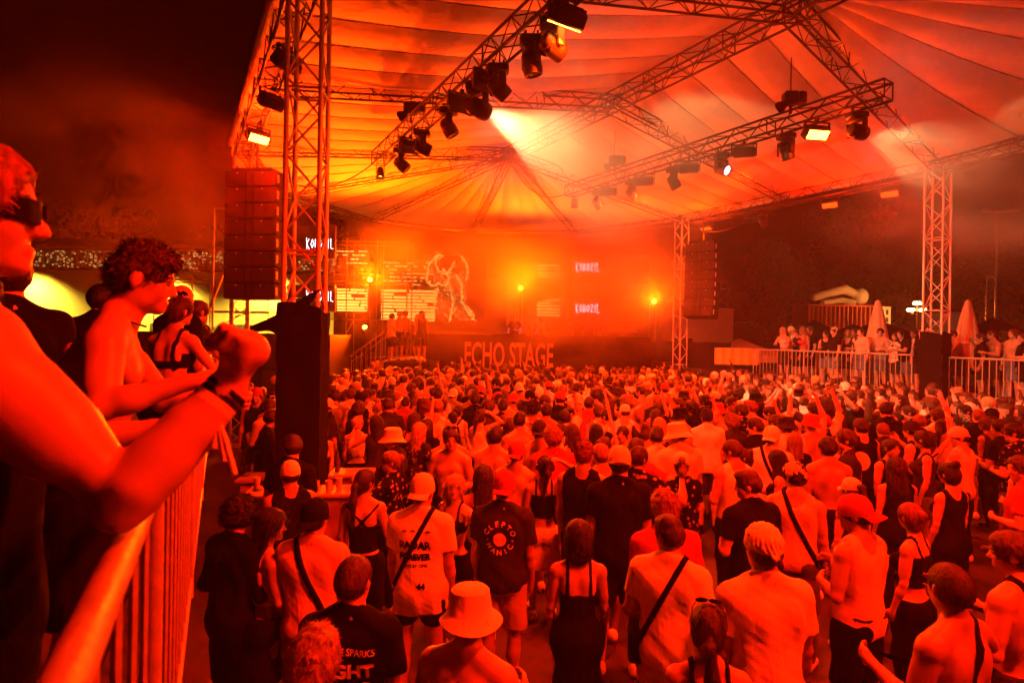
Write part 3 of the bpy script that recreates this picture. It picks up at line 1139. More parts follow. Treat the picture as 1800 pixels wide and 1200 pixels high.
def hat_mesh(kind):
    """caps, bucket hats, head scarves, glasses: meshes in head frame"""
    if kind in HATS:
        return HATS[kind]
    mats = [M['fabric']]
    if kind in ('cap', 'cap_back', 'visor_up'):
        b = MB()
        sgn = 1 if kind == 'cap' else -1
        n = 28
        prof = [(1.02, .085), (1.03, .10), (1.02, .125), (.96, .155), (.82, .185), (.6, .207), (.3, .219), (.02, .222)]
        vs, fs = [], []
        for r, z in prof:
            for i in range(n):
                t = 2 * pi * i / n
                pan = 1 - .012 * abs(math.cos(3 * t)) ** 8     # panel seams
                vs.append((r * .088 * math.cos(t) * pan, .004 + r * .109 * math.sin(t) * pan, z))
        for k in range(len(prof) - 1):
            for i in range(n):
                j = (i + 1) % n
                fs.append((k * n + i, k * n + j, (k + 1) * n + j, (k + 1) * n + i))
        b.add(vs, fs)
        b.lathe([(.0, .008), (.007, .006), (.008, 0)], 8, 0, Matrix.Translation((0, .004, .219)))
        # brim: curved tongue with thickness
        m = 12
        lift = .05 if kind == 'visor_up' else 0
        def brim(u, v, th):
            a = (u - .5) * 2.35
            r0 = Vector((math.sin(a) * .088, .004 + sgn * math.cos(a) * .109, .093))
            tip = Vector((math.sin(a) * .083, .004 + sgn * (math.cos(a) * .109 + .075 * math.cos(a * .72) ** .7), .080 + lift - .02 * math.sin(a) ** 2 * 1.5))
            p = r0.lerp(tip, v)
            p.z += th + .006 * math.sin(v * pi)
            return p
        b.grid(lambda u, v: brim(u, v, .0), m, 5)
        b.grid(lambda u, v: brim(1 - u, v, -.005), m, 5)
        if kind == 'cap_back':
            pass
        me = b.mesh('cap', mats, True)
    elif kind == 'bucket':
        b = MB()
        n = 32
        prof = [(.0, .215), (.045, .214), (.074, .208), (.088, .196), (.095, .15), (.102, .105), (.106, .100), (.125, .078), (.146, .058), (.143, .054), (.120, .074), (.098, .094)]
        vs, fs = [], []
        for r, z in prof:
            for i in range(n):
                t = 2 * pi * i / n
                w = 1 + .05 * math.sin(3 * t + 1) * max(0, (r - .1) / .05) 
                vs.append((r * math.cos(t) * w, .004 + r * 1.14 * math.sin(t) * w, z + (.010 * math.sin(2 * t + .6) if r > .11 else 0)))
        for k in range(len(prof) - 1):
            for i in range(n):
                j = (i + 1) % n
                fs.append((k * n + j, k * n + i, (k + 1) * n + i, (k + 1) * n + j))
        b.add(vs, fs)
        me = b.mesh('bucket_hat', mats, True)
    elif kind in ('scarf', 'scarf_camo'):
        F = Field((-.15, -.22, -.10), (.15, .18, .30), .008)
        P = F.P()
        F.prim(('e', (0, .002, .122), (.090, .110, .102), None, .02))
        F.prim(('e', (0, -.112, .082), (.022, .018, .018), None, .008))
        ga = np.arctan2(P[0], P[1] + .02)
        F.a += .0045 * np.sin(ga * 22 + 5 * np.sin(P[2] * 30)) + .005 * noise3(P, 50, 2)
        F.clip(.070 + .16 * np.maximum(P[1] + .05, 0) - P[2])
        v, f = F.polys()
        me = mesh_np('head_scarf', v, f, M['camo' if kind == 'scarf_camo' else 'fabric'], True)
    elif kind in ('shades', 'shades_up', 'specs'):
        b = MB()
        up = kind == 'shades_up'
        R = Matrix.Translation((0, -.012, .085)) @ Matrix.Rotation(.75, 4, 'X') if up else Matrix.Identity(4)
        T = lambda x, y, z: R @ Vector((x, y, z))
        lens = []
        for s in (1, -1):
            ring = []
            for i in range(14):
                t = 2 * pi * i / 14
                ring.append((s * .033 + math.cos(t) * .029, .118 - .022 * abs(s * .033 + math.cos(t) * .029) ** 1.2 * 6, .083 + math.sin(t) * (.021 if kind != 'specs' else .019)))
            if kind != 'specs':
                b.add([T(*p) for p in ring] + [T(p[0], p[1] - .004, p[2]) for p in ring], [tuple(range(14)), tuple(range(27, 13, -1))] + [(i, 14 + i, 14 + (i + 1) % 14, (i + 1) % 14) for i in range(14)])
            b.tube([T(*p) for p in ring + ring[:1]], .0028, 6)
            b.tube([T(s * .062, .100, .088), T(s * .080, .07, .088), T(s * .084, .0, .082), T(s * .080, -.02, .068)], .003, 6)
        b.tube([T(-.008, .116, .088), T(0, .119, .091), T(.008, .116, .088)], .0028, 6)
        me = b.mesh('glasses', [M['glasses']], True)
    elif kind == 'wrap':
        b = MB()
        def wl(u, v, off):
            a = (u - .5) * 3.3
            hh = .021 * (1 - .55 * abs(2 * u - 1) ** 2)
            return Vector((math.sin(a) * (.083 + off), .004 + math.cos(a) * (.111 + off) - .012 * (abs(2 * u - 1) < .12), .086 + (v - .5) * 2 * hh))
        b.grid(lambda u, v: wl(u, v, .0), 30, 4)
        b.grid(lambda u, v: wl(1 - u, v, .004), 30, 4)
        me = b.mesh('glasses', [M['glasses']], True)
    elif kind == 'headphones':
        b = MB()
        pts = [Vector((math.cos(a) * .094, -.005, .085 + math.sin(a) * .125)) for a in [pi * i / 14 for i in range(15)]]
        b.tube(pts, .008, 8)
        for s in (1, -1):
            b.lathe([(0, .0), (.036, .0), (.04, .012), (.034, .03), (0, .032)], 16, 0, Matrix.Translation((s * .078, -.004, .078)) @ Matrix.Rotation(s * pi / 2, 4, 'Y'))
        me = b.mesh('headphones', [M['glasses']], True)
    elif kind == 'headband':
        b = MB()
        for z in (0, .022):
            pass
        vs, fs = [], []
        n = 30
        for z, g in ((.115, 1.0), (.128, 1.03), (.142, 1.0)):
            for i in range(n):
                t = 2 * pi * i / n
                vs.append((.089 * g * math.cos(t), .005 + .111 * g * math.sin(t), z + .012 * math.sin(t)))
        for k in range(2):
            for i in range(n):
                j = (i + 1) % n
                fs.append((k * n + i, k * n + j, (k + 1) * n + j, (k + 1) * n + i))
        b.add(vs, fs)
        me = b.mesh('headband', mats, True)
    HATS[kind] = me
    return me


PART_NAME = {'cap': 'cap', 'cap_back': 'cap', 'visor_up': 'cap', 'bucket': 'bucket_hat', 'scarf': 'head_scarf', 'scarf_camo': 'head_scarf', 'shades': 'sunglasses', 'wrap': 'sunglasses',
             'shades_up': 'sunglasses', 'specs': 'spectacles', 'headphones': 'headphones', 'headband': 'headband'}
GARMENT_NAME = {'tee': 't_shirt', 'long_tee': 't_shirt', 'long_sleeve': 'sweatshirt', 'tank': 'tank_top', 'vest': 'sleeveless_shirt', 'crop': 'crop_top', 'cross': 'strappy_top',
                'dress': 'dress', 'bikini': 'bikini_top', 'shorts': 'shorts', 'short_shorts': 'shorts', 'trousers': 'trousers', 'skirt': 'skirt', 'waist_bag': 'waist_bag'}
SKIN = [(.44, .28, .20), (.48, .33, .25), (.38, .24, .17), (.27, .16, .11), (.53, .38, .30)]
HCOL = {'black': (.012, .010, .009), 'dark': (.03, .018, .012), 'brown': (.05, .027, .014), 'blond': (.40, .27, .13), 'red': (.16, .06, .02), 'light': (.18, .11, .055)}
FCOL = {'black': (.007, .0065, .007), 'charcoal': (.028, .026, .026), 'white': (.86, .84, .80), 'cream': (.78, .72, .62), 'grey': (.26, .25, .24), 'red': (.36, .06, .05), 'blue': (.06, .09, .20),
        'pink': (.80, .55, .52), 'beige': (.45, .36, .26), 'navy': (.03, .035, .07), 'denim': (.12, .16, .24), 'olive': (.14, .14, .08)}
SHOE = {}


def shoe_mesh(s):
    if s not in SHOE:
        F = Field((-.10, -.14, -.12), (.12, .22, .08), .010)
        F.prim(('c', (0, -.035, -.045), (s * .03, .13, -.052), .043, .036, .02))
        F.prim(('e', (0, -.03, -.02), (.042, .05, .05), None, .02))
        P = F.P()
        F.clip(-.083 - P[2])
        v, f = F.polys()
        SHOE[s] = mesh_np('shoe', v, f, M['fabric'], True)
    return SHOE[s]


VAR = {}


def col4(c):
    return (*c, 1.0)


def add_part(parent, name, me, col=None, mat=None):
    o = bpy.data.objects.new(name, me)
    if col is not None:
        o.color = col4(col)
    return link(o, parent)


def person(var, loc, rz, label, height=1.75, skin=0, hair='short', hcol='dark', top=None, bottom=('shorts', 'black'), hat=None, extra=(), strap=None, shoes='white', group='festival crowd in front of the stage', bag=False, waist=None):
    """body mesh is the thing; hair, clothes and what is worn are its parts"""
    v = VAR[var]
    b = bpy.data.objects.new('person', v.body())
    sk = SKIN[skin % len(SKIN)]
    b.color = col4(sk)
    link(b)
    b.location = loc
    s = height / 1.75
    b.scale = (s, s, s)
    b.rotation_euler = (0, 0, rz)
    tag(b, label, 'person', group)
    hm = v.fig.head_matrix()
    if hat and hat[0].startswith('scarf'):
        hair = 'crew'
    if hair:
        kind = hair
        if hat and hat[0] in ('cap', 'cap_back', 'visor_up', 'bucket', 'scarf', 'scarf_camo') and hair in ('crew', 'short', 'messy', 'curly', 'fade'):
            kind = 'under_curly' if hair == 'curly' else 'under'
        o = add_part(b, 'hair', hair_mesh(kind), HCOL[hcol])
        o.matrix_local = hm
    if hat:
        o = add_part(b, PART_NAME[hat[0]], hat_mesh(hat[0]), FCOL[hat[1]])
        o.matrix_local = hm
    for e in extra:
        o = add_part(b, PART_NAME[e[0]], hat_mesh(e[0]), FCOL[e[1]])
        o.matrix_local = hm
    worn = []
    if top:
        worn.append(top[0])
        add_part(b, GARMENT_NAME[top[0]], v.garment(top[0], top[2] if len(top) > 2 else 'fabric'), FCOL[top[1]])
    if bottom and not (top and top[0] == 'dress'):
        worn.append(bottom[0])
        add_part(b, GARMENT_NAME[bottom[0]], v.garment(bottom[0]), FCOL[bottom[1]])
    for sd in (1, -1):
        o = add_part(b, 'shoe', shoe_mesh(sd), FCOL[shoes])
        o.location = v.fig.ank[sd]
    if strap:
        add_part(b, 'bag_strap', v.strap(worn, strap[0]), FCOL[strap[1]])
        if bag:
            o = add_part(b, 'bag', v.bag(), FCOL[strap[1]])
            o.location = (-strap[0] * .215, .03, .93)
            o.rotation_euler = (0, 0, pi / 2 + .3)
    if waist:
        add_part(b, 'waist_bag', v.garment('waist_bag'), FCOL[waist])
    return b
# ------------------------------------------------------------------ the place: ground, decks
g = MB()
g.grid(lambda u, v: Vector((-140 + 280 * u, -40 + 240 * v, 0)), 28, 24)
structure(g.build('ground', M['asphalt']), 'dark asphalt of the festival ground')

U = Vector((-.455, .89, 0)).normalized()       # the left rail runs this way, away from the camera
RAIL0 = Vector((-.149, 0, 0))


def rail_pt(t, z, side=0.0):
    """t metres along the left rail; side > 0 towards the crowd"""
    n = Vector((U.y, -U.x, 0))
    p = RAIL0 + U * t + n * side
    return Vector((p.x, p.y, z))


DECK = 1.45
RAILZ = 2.55
dk = MB()
ROTU = Matrix.Rotation(math.atan2(U.y, U.x), 3, 'Z')
c = rail_pt(4.5, 0, -2.1)
dk.box((c.x, c.y, DECK / 2 - .03), (17, 3.9, DECK - .06), ROTU)
deck = structure(dk.build('viewing_deck', M['black_wood']), 'raised viewing deck under the people along the rail')
pl = MB().box((0, 0, 0), (17, .14, .028)).mesh('plank', M['deck_wood'])
for k in range(26):
    o = bpy.data.objects.new('plank', pl)
    link(o, deck)
    o.matrix_world = Matrix.Translation(rail_pt(4.5, DECK - .013, -.23 - k * .148)) @ ROTU.to_4x4()


def railing(name, pts, z0, z1, label, gap=.125, r_top=.024, r_bal=.0085, post_every=2.0):
    root = empty(name, (pts[0].x, pts[0].y, z0))
    tag(root, label, 'railing')
    inv = Matrix.Translation(-root.location)
    for a, b in zip(pts, pts[1:]):
        L = (b - a).length
        A, B = inv @ Vector((a.x, a.y, z1)), inv @ Vector((b.x, b.y, z1))
        MB().pipe(A, B, r_top, n=14).build('top_rail', M['steel'], root, True)
        lo = Vector((0, 0, z0 + .08 - z1))
        MB().pipe(A + lo, B + lo, r_top * .7, n=10).build('bottom_rail', M['steel'], root, True)
        bal = MB().pipe((0, 0, z0 + .085 - z1), (0, 0, -.01), r_bal, n=6).mesh('baluster', M['steel'], True)
        post = MB().pipe((0, 0, z0 - z1 - .02), (0, 0, -.005), r_top * .8, n=10).mesh('post', M['steel'], True)
        n = int(L / gap)
        pe = max(1, round(post_every / gap))
        for i in range(n + 1):
            p = A.lerp(B, i / n)
            is_post = i % pe == 0 or i == n
            o = bpy.data.objects.new('post' if is_post else 'baluster', post if is_post else bal)
            link(o, root)
            o.location = p
            if is_post:
                q = Vector((b - a)).normalized() * .05
                MB().pipe(p - q, p + q, r_top * 1.16, n=14).build('rail_collar', M['alu_dull'], root, True)
    return root


railing('deck_railing', [rail_pt(-.5, 0), rail_pt(12.6, 0)], DECK, RAILZ, 'long steel railing with upright bars in front of the people at the left edge', gap=.18, r_bal=.008)

# right hand deck with its own railing, people and parasols
RA, RB = Vector((8.5, 20.0, 0)), Vector((12.3, 12.2, 0))
RU = (RB - RA).normalized()
RN = Vector((-RU.y, RU.x, 0))     # away from the crowd
if RN.x < 0:
    RN = -RN
dk = MB()
c = (RA + RB) / 2 + RN * 3.0
dk.box((c.x, c.y, DECK / 2), ((RB - RA).length + 4, 5.9, DECK), Matrix.Rotation(math.atan2(RU.y, RU.x), 3, 'Z'))
structure(dk.build('side_deck', M['black_wood']), 'raised deck on the right')
q = RA.lerp(RB, .64)
railing('deck_railing', [RA, RA.lerp(RB, .60)], DECK, RAILZ - .02, 'steel barred railing of the right deck between yellow sheet and black wrapped post', gap=.14, r_top=.026, r_bal=.011)
railing('deck_railing', [RA.lerp(RB, .67), RB + RU * 2], DECK, RAILZ - .05, 'steel barred railing at the far right, beyond the black wrapped post', gap=.14, r_top=.026, r_bal=.011)

# ------------------------------------------------------------------ trusses
def truss(name, p0, p1, w=.34, label='', r=.025, rb=.011, bay=.42, mat='alu', up=Vector((0, 0, 1)), single=False, cat='truss', group=None, tri=False):
    p0, p1 = Vector(p0), Vector(p1)
    d = (p1 - p0)
    L = d.length
    d.normalize()
    sx = d.cross(up)
    if sx.length < .1:
        sx = Vector((.99, .10, 0)) if single else Vector((.864, .503, 0))
    sx.normalize()
    sy = sx.cross(d).normalized()
    root = empty(name, p0)
    tag(root, label, cat, group)
    hw = w / 2
    cor = [(-hw, -hw), (hw, -hw), (hw, hw), (-hw, hw)]
    if tri:
        cor = [(-hw, hw * .8), (hw, hw * .8), (0, -hw)]
    P = lambda c, t: sx * c[0] + sy * c[1] + d * t
    for c in cor:
        MB().pipe(P(c, 0), P(c, L), r, n=10).build('chord', M[mat], root, True)
    n = max(2, round(L / bay))
    lat = MB()
    nc = len(cor)
    for k in range(nc):
        a, b = cor[k], cor[(k + 1) % nc]
        for i in range(n):
            t0, t1 = L * i / n, L * (i + 1) / n
            e0, e1 = (a, b) if (i + k) % 2 == 0 else (b, a)
            if single:
                MB().pipe(P(e0, t0), P(e1, t1), rb, n=8, caps=False).build('brace', M[mat], root, True)
            else:
                lat.pipe(P(e0, t0), P(e1, t1), rb, n=6, caps=False)
        for t in [0, L] + ([L * j / max(1, round(L / 2)) for j in range(1, max(1, round(L / 2)))] if L > 3 else []):
            tgt = lat
            tgt.pipe(P(a, t), P(b, t), rb * 1.3, n=6, caps=False)
    o = lat.build('end_frame' if single else 'bracing', M[mat], root, True)
    o['kind'] = 'stuff'
    return root


A_, B_, C_, D_ = Vector((-2.52, 6.9, 0)), Vector((10.95, 14.7, 0)), Vector((6.5, 22.0, 0)), Vector((-6.85, 14.3, 0))
EZ, RZ = 7.4, 8.9
H0, H2 = Vector((-.15, 18.2, RZ)), Vector((4.8, 9.95, RZ))
H1 = H0.lerp(H2, .5)
UT = (H2 - H0).normalized()                      # along the ridge, towards the camera
NT = Vector((-UT.y, UT.x, 0))
if NT.x < 0:
    NT = -NT

truss('truss_tower', A_, A_ + Vector((0, 0, EZ + .3)), .39, 'tall aluminium truss tower, nearest, rising from a black wrap on the left', r=.030, rb=.014, bay=.46, single=True, cat='truss tower')
truss('truss_tower', B_, B_ + Vector((0, 0, EZ)), .42, 'aluminium truss tower standing by the right deck railing', r=.028, rb=.014, bay=.45, cat='truss tower')
truss('truss_tower', C_, C_ + Vector((0, 0, EZ)), .36, 'thin far truss tower beside the right loudspeaker column', r=.026, rb=.013, bay=.4, cat='truss tower')
truss('truss_tower', D_, D_ + Vector((0, 0, EZ)), .36, 'truss tower mostly hidden behind the left loudspeaker column', r=.026, rb=.013, bay=.4, cat='truss tower')

at = lambda p, z: Vector((p.x, p.y, z))
AE, BE, CE, DE = [at(p, EZ) for p in (A_, B_, C_, D_)]
M1R, M1L = CE.lerp(BE, .5), DE.lerp(AE, .5)
W = .36
lowr = Vector((0, 0, -.25))
truss('ridge_truss', H0 + lowr - UT * .3, H2 + lowr + UT * 3, W, 'ridge truss running under the top of the canopy towards the upper right', mat='truss_dark')
truss('eave_truss', CE, BE, W, 'eave truss along the right edge of the canopy with lamps under it', mat='truss_dark')
HF = (AE + BE) / 2
APF = (BE - AE).length / 2
fapse = [HF + NT * (APF * math.cos(pi * k / 5)) + UT * (APF * 1.55 * math.sin(pi * k / 5)) for k in range(6)]  # unseen front end, stretched so the added floods hang near the camera
for k in range(5):
    truss('eave_truss', fapse[k], fapse[k + 1], .30, ['eave truss going on to the right of the right hand tower', 'front eave truss above the right edge', 'front eave truss over the near crowd', 'front eave truss above the camera', 'front eave truss coming in at the nearest tower'][k], mat='truss_dark')
truss('eave_truss', DE, AE, W, 'eave truss along the left edge of the canopy, seen edge on', mat='truss_dark')
for (hub, foot, lab) in ((H2, BE, 'sloping roof truss from the upper right hub down to the right tower'), (H2, AE, 'sloping roof truss over the nearest tower'), (H1, M1R, 'sloping roof truss from the middle hub down to the right eave'),
                    (H1, M1L, 'sloping roof truss from the middle hub down to the left eave'), (H0, CE, 'sloping roof truss from the far hub down to the far right tower'), (H0, DE, 'sloping roof truss from the far hub to the left loudspeakers')):
    truss('roof_truss', hub + lowr, foot + Vector((0, 0, .1)), .32, lab, r=.022, rb=.010, mat='truss_dark')
# rounded far end
APR = (CE - DE).length / 2
apse = []
HM = (CE + DE) / 2
for k in range(0, 6):
    a = pi * k / 5
    apse.append(HM + NT * (APR * math.cos(a)) - UT * (APR * math.sin(a)))
for k in range(5):
    truss('eave_truss', apse[k], apse[k + 1], .28, ['far eave truss next to the far right tower', 'far eave truss behind the right screens', 'far eave truss at the very back of the tent', 'far eave truss behind the stairs', 'far eave truss behind the left loudspeakers'][k], r=.02, rb=.009, mat='truss_dark')
for k in range(1, 5):
    truss('roof_truss', H0 + lowr, apse[k] + Vector((0, 0, .05)), .26, ['radiating roof truss right of the middle over the stage', 'radiating roof truss just behind the hub', 'radiating roof truss over the stage stairs', 'radiating roof truss towards the left loudspeakers'][k - 1], r=.018, rb=.008, mat='truss_dark')

# ------------------------------------------------------------------ canopy: every strip of cloth between two seams is a piece
can = empty('tent_canopy', (H1.x, H1.y, RZ))
tag(can, 'big pale tent canopy of sewn cloth strips over stage and crowd', 'tent canopy')


def strip(r0, r1, e0, e1, sag=.075, ns=14, nw=6, thick=.012):
    b = MB()
    o = can.location
    def f(u, v):
        top = r0.lerp(r1, u)
        bot = e0.lerp(e1, u)
        p = top.lerp(bot, v)
        p.z += -sag * 4 * u * (1 - u) * (.35 + .65 * math.sin(pi * min(1, v * .9 + .1))) - .22 * math.sin(pi * v) + .15
        return p - o
    b.grid(f, nw, ns)
    q = b.build('cloth_strip', M['membrane'], can, True)
    sm = MB()
    sm.tube([f(0, j / ns) - Vector((0, 0, .015)) for j in range(ns + 1)], .013, 6)
    sm.build('seam', M['membrane'], q, True)


NB = 5
rid = [H0.lerp(H2, i / (2 * NB)) for i in range(2 * NB + 1)]
er = [CE.lerp(BE, i / (2 * NB)) for i in range(2 * NB + 1)]
el_ = [DE.lerp(AE, i / (2 * NB)) for i in range(2 * NB + 1)]
for i in range(2 * NB):
    strip(rid[i], rid[i + 1], er[i] + NT * .25, er[i + 1] + NT * .25)
    strip(rid[i], rid[i + 1], el_[i] - NT * .25, el_[i + 1] - NT * .25, sag=.09)
na = 20
arc = []
for k in range(na + 1):
    a = pi * k / na
    arc.append(HM + NT * ((APR + .25) * math.cos(a)) - UT * ((APR + .25) * math.sin(a)))
for k in range(na):
    strip(H0, H0, arc[k], arc[k + 1], sag=.075)
HF = (AE + BE) / 2
APF = (BE - AE).length / 2
arc = []
for k in range(na + 1):
    a = pi * k / na
    arc.append(HF + NT * ((APF + .25) * math.cos(a)) + UT * ((APF * 1.55 + .25) * math.sin(a)))  # canopy follows the front eave stretched for the added floods
for k in range(na):
    strip(H2 + UT * .05, H2 + UT * .05, arc[k], arc[k + 1], sag=.08)
# rolled cloth hem hanging along the eaves
vl = MB()
pts = [DE - NT * .27 + Vector((0, 0, .12)), AE - NT * .27 + Vector((0, 0, .12)), AE - NT * .2 + UT * 2 + Vector((0, 0, .12))]
vl.tube([p - can.location for p in pts], .06, 8)
vl.build('edge_hem', M['membrane'], can, True)
vl = MB()
pts = [CE + NT * .27 + Vector((0, 0, .12)), BE + NT * .27 + Vector((0, 0, .12)), BE + NT * .6 + UT * 3 + Vector((0, 0, .12))]
vl.tube([p - can.location for p in pts], .06, 8)
vl.build('edge_hem', M['membrane'], can, True)

# ------------------------------------------------------------------ black wraps round the two tower feet
def wrap(loc, w, z0, z1, label, flap=None, rz=math.atan2(.503, .864)):
    root = empty('tower_wrap', loc, rz)
    tag(root, label, 'cloth wrap')
    b = MB()
    n, m = 40, 22
    rr = random.Random(3)
    def f(u, v):
        a = u * 4
        s = int(a) % 4
        t = a - int(a)
        cor = [(-1, -1), (1, -1), (1, 1), (-1, 1), (-1, -1)]
        x = cor[s][0] + (cor[s + 1][0] - cor[s][0]) * t
        y = cor[s][1] + (cor[s + 1][1] - cor[s][1]) * t
        z = z0 + (z1 - z0) * v
        fo = 1 + .07 * math.sin(v * 21 + 3 * math.sin(a * 1.7)) * math.sin(t * pi) + .03 * math.sin(v * 47 + a * 3) + .02 * math.sin(a * 9)
        dz = .06 * math.sin(a * 2.2 + 1) * max(0, v - .85) / .15
        return Vector((x * w / 2 * fo, y * w / 2 * fo, z + dz))
    b.grid(f, n, m)
    b.build('cloth', M['black_cloth'], root, True)
    if flap:
        fl = MB()
        a, bb, c2 = flap
        fl.grid(lambda u, v: (Vector(a).lerp(Vector(bb), u)).lerp(Vector(c2), v) + Vector((0, .02 * math.sin(u * 9), .03 * math.sin(u * 7 + v * 5))), 10, 8)
        fl.grid(lambda u, v: (Vector(a).lerp(Vector(bb), 1 - u)).lerp(Vector(c2), v) + Vector((0, .035 + .02 * math.sin((1 - u) * 9), .03 * math.sin((1 - u) * 7 + v * 5))), 10, 8)
        fl.build('flap', M['black_cloth'], root, True)
    return root


wrap((A_.x, A_.y, 0), .50, 0, 3.18, 'tall black cloth wrap round the foot of the nearest tower', flap=((-.24, -.27, 2.85), (.24, -.27, 3.38), (-.56, -.20, 2.92)), rz=.10)
wrap((B_.x, B_.y, 0), .50, 0, 3.1, 'black cloth wrap round the tower foot between the right railings')
# ------------------------------------------------------------------ lamps
def lamp(kind, name, loc, aim, power, col, size=60, blend=.3, soft=.08, parent=None):
    d = bpy.data.lights.new(name, kind)
    d.energy = power
    d.color = col
    d.shadow_soft_size = soft
    if kind == 'SPOT':
        d.spot_size = math.radians(size)
        d.spot_blend = blend
    o = bpy.data.objects.new(name, d)
    link(o, parent)
    o.location = loc
    o.rotation_euler = Vector(aim).to_track_quat('-Z', 'Y').to_euler()
    return o


MH = {}


def moving_head(p, aim, label, lit=None, group='moving head lamps on the light trusses', scale=1.0):
    """p: the clamp under the truss; hangs down; the head looks along aim"""
    aim = Vector(aim).normalized()
    if not MH:
        b = MB()
        for x in (-.09, .09):
            b.box((x, 0, .0), (.03, .05, .09))
        MH['clamp'] = b.mesh('clamp', M['black_metal'])
        MH['base'] = MB().bevel_box((0, 0, -.11), (.36, .27, .13), .03).mesh('base', M['black_metal'], True)
        b = MB()
        b.lathe([(.0, -.175), (.10, -.175), (.10, -.20), (0, -.20)], 18)
        b.bevel_box((0, 0, -.215), (.40, .14, .05), .02)
        for x in (-.185, .185):
            b.bevel_box((x, 0, -.35), (.045, .13, .30), .02)
        MH['yoke'] = b.mesh('yoke', M['black_metal'], True)
        b = MB()
        b.lathe([(.0, -.17), (.09, -.165), (.12, -.13), (.135, -.02), (.15, .02), (.15, .13), (.14, .20), (.115, .205), (.112, .17), (0, .17)], 22)
        for z in (-.10, -.07, -.04):
            b.lathe([(.128, z), (.142, z + .005), (.142, z + .012), (.130, z + .017)], 22)
        MH['head'] = b.mesh('lamp_head', M['black_metal'], True)
        b = MB()
        b.lathe([(0, .195), (.05, .192), (.112, .178)], 22)
        MH['lens'] = b.mesh('lens', M['lens'], True)
        MH['lens_lit'] = b.mesh('lens', M['glow_white'], True)
        MH['lens_dim'] = b.mesh('lens', M['glow_pale'], True)
    pan = math.atan2(-aim.x, aim.y)
    scale *= .9
    root = empty('moving_head_lamp', p)
    root.scale = (scale,) * 3
    tag(root, label, 'stage lamp', group)
    def part(n, k, par=root):
        o = bpy.data.objects.new(n, MH[k])
        return link(o, par)
    part('clamp', 'clamp')
    part('base', 'base')
    y = part('yoke', 'yoke')
    y.rotation_euler = (0, 0, pan)
    h = part('lamp_head', 'head')
    h.location = (0, 0, -.42)
    h.rotation_euler = aim.to_track_quat('Z', 'Y').to_euler()
    part('lens', {'white': 'lens_lit', 'dim': 'lens_dim'}.get(lit, 'lens'), h)
    return root, Vector(p) + Vector((0, 0, -.42)) * scale


FL = {}


def flood(p, aim, label, lit=True, dull=False, group='led flood lamps on the light trusses', rz=None, scale=1.0):
    """box shaped led flood in a hanging bracket"""
    aim = Vector(aim).normalized()
    if not FL:
        b = MB()
        b.bevel_box((0, 0, -.06), (.46, .24, .20), .03)
        for i in range(7):
            b.box((-.18 + i * .06, 0, -.175), (.012, .2, .03))
        FL['body'] = b.mesh('housing', M['black_metal'], True)
        b = MB()
        b.box((0, .0, .047), (.40, .17, .012))
        FL['glass_lit'] = b.mesh('led_panel', M['glow_amber'])
        FL['glass_dull'] = b.mesh('led_panel', M['glow_dull'])
        FL['glass'] = b.mesh('led_panel', M['lens'])
        b = MB()
        for x in (-.25, .25):
            b.box((x, 0, -.12), (.02, .05, .26))
        b.box((0, 0, .0), (.52, .05, .02))
        b.box((0, 0, .04), (.06, .06, .07))
        FL['bracket'] = b.mesh('bracket', M['black_metal'])
    root = empty('flood_lamp', p)
    root.scale = (scale,) * 3
    tag(root, label, 'stage lamp', group)
    pan = math.atan2(-aim.x, aim.y)
    o = link(bpy.data.objects.new('bracket', FL['bracket']), root)
    o.rotation_euler = (0, 0, pan)
    hs = link(bpy.data.objects.new('housing', FL['body']), root)
    hs.location = (0, 0, -.22)
    hs.rotation_euler = aim.to_track_quat('Z', 'X').to_euler()
    q = aim.to_track_quat('Z', 'Y')
    hs.rotation_euler = q.to_euler()
    link(bpy.data.objects.new('led_panel', FL['glass_dull' if dull else 'glass_lit' if lit else 'glass']), hs)
    return root, Vector(p) + Vector((0, 0, -.22)) * scale


def par_can(p, aim, label, group='par cans at the truss ends'):
    aim = Vector(aim).normalized()
    root = empty('par_lamp', p)
    tag(root, label, 'stage lamp', group)
    b = MB()
    b.lathe([(0, -.13), (.06, -.13), (.075, -.10), (.085, .0), (.115, .13), (.11, .13), (.08, .0)], 20)
    h = b.build('can', M['black_metal'], root, True)
    h.location = (0, 0, -.2)
    h.rotation_euler = aim.to_track_quat('Z', 'Y').to_euler()
    MB().lathe([(0, .05), (.09, .05)], 20).build('lens', M['glow_amber'], h)
    b = MB()
    for x in (-.1, .1):
        b.box((x, 0, -.10), (.012, .03, .22))
    b.box((0, 0, .01), (.21, .03, .015))
    b.build('bracket', M['black_metal'], root)
    return root, Vector(p) + Vector((0, 0, -.2))


# two suspended light trusses, parallel to the ridge
LZ = 7.25
RT0, RT1 = at(H0.lerp(H2, .16), LZ), at(H2, LZ)
RT0, RT1 = spot(1000, 332, 17.0), spot(1562, 158, 9.75)
RT0.z = RT1.z = 7.2
LT0, LT1 = spot(664, 278, 14.0), Vector((1.6, 5.2, 7.15))
LT0.z = LT1.z = 7.15
truss('light_truss', LT0, LT1, .30, 'hanging light truss full of lamps, left of the big white beam', r=.024, rb=.010, bay=.32, mat='black_metal')
truss('light_truss', RT0, RT1, .30, 'hanging light truss with a row of lamps, right of the middle', r=.024, rb=.010, bay=.32, mat='black_metal')


def along(T0, T1, px):
    """point of a truss that shows at photo column px"""
    k = (px - 900) / 1000
    d = T1 - T0
    t = (k * T0.y - T0.x) / (d.x - k * d.y)
    return T0 + d * t


def under(T0, T1, px, dz=-.19):
    return along(T0, T1, px) + Vector((0, 0, dz))


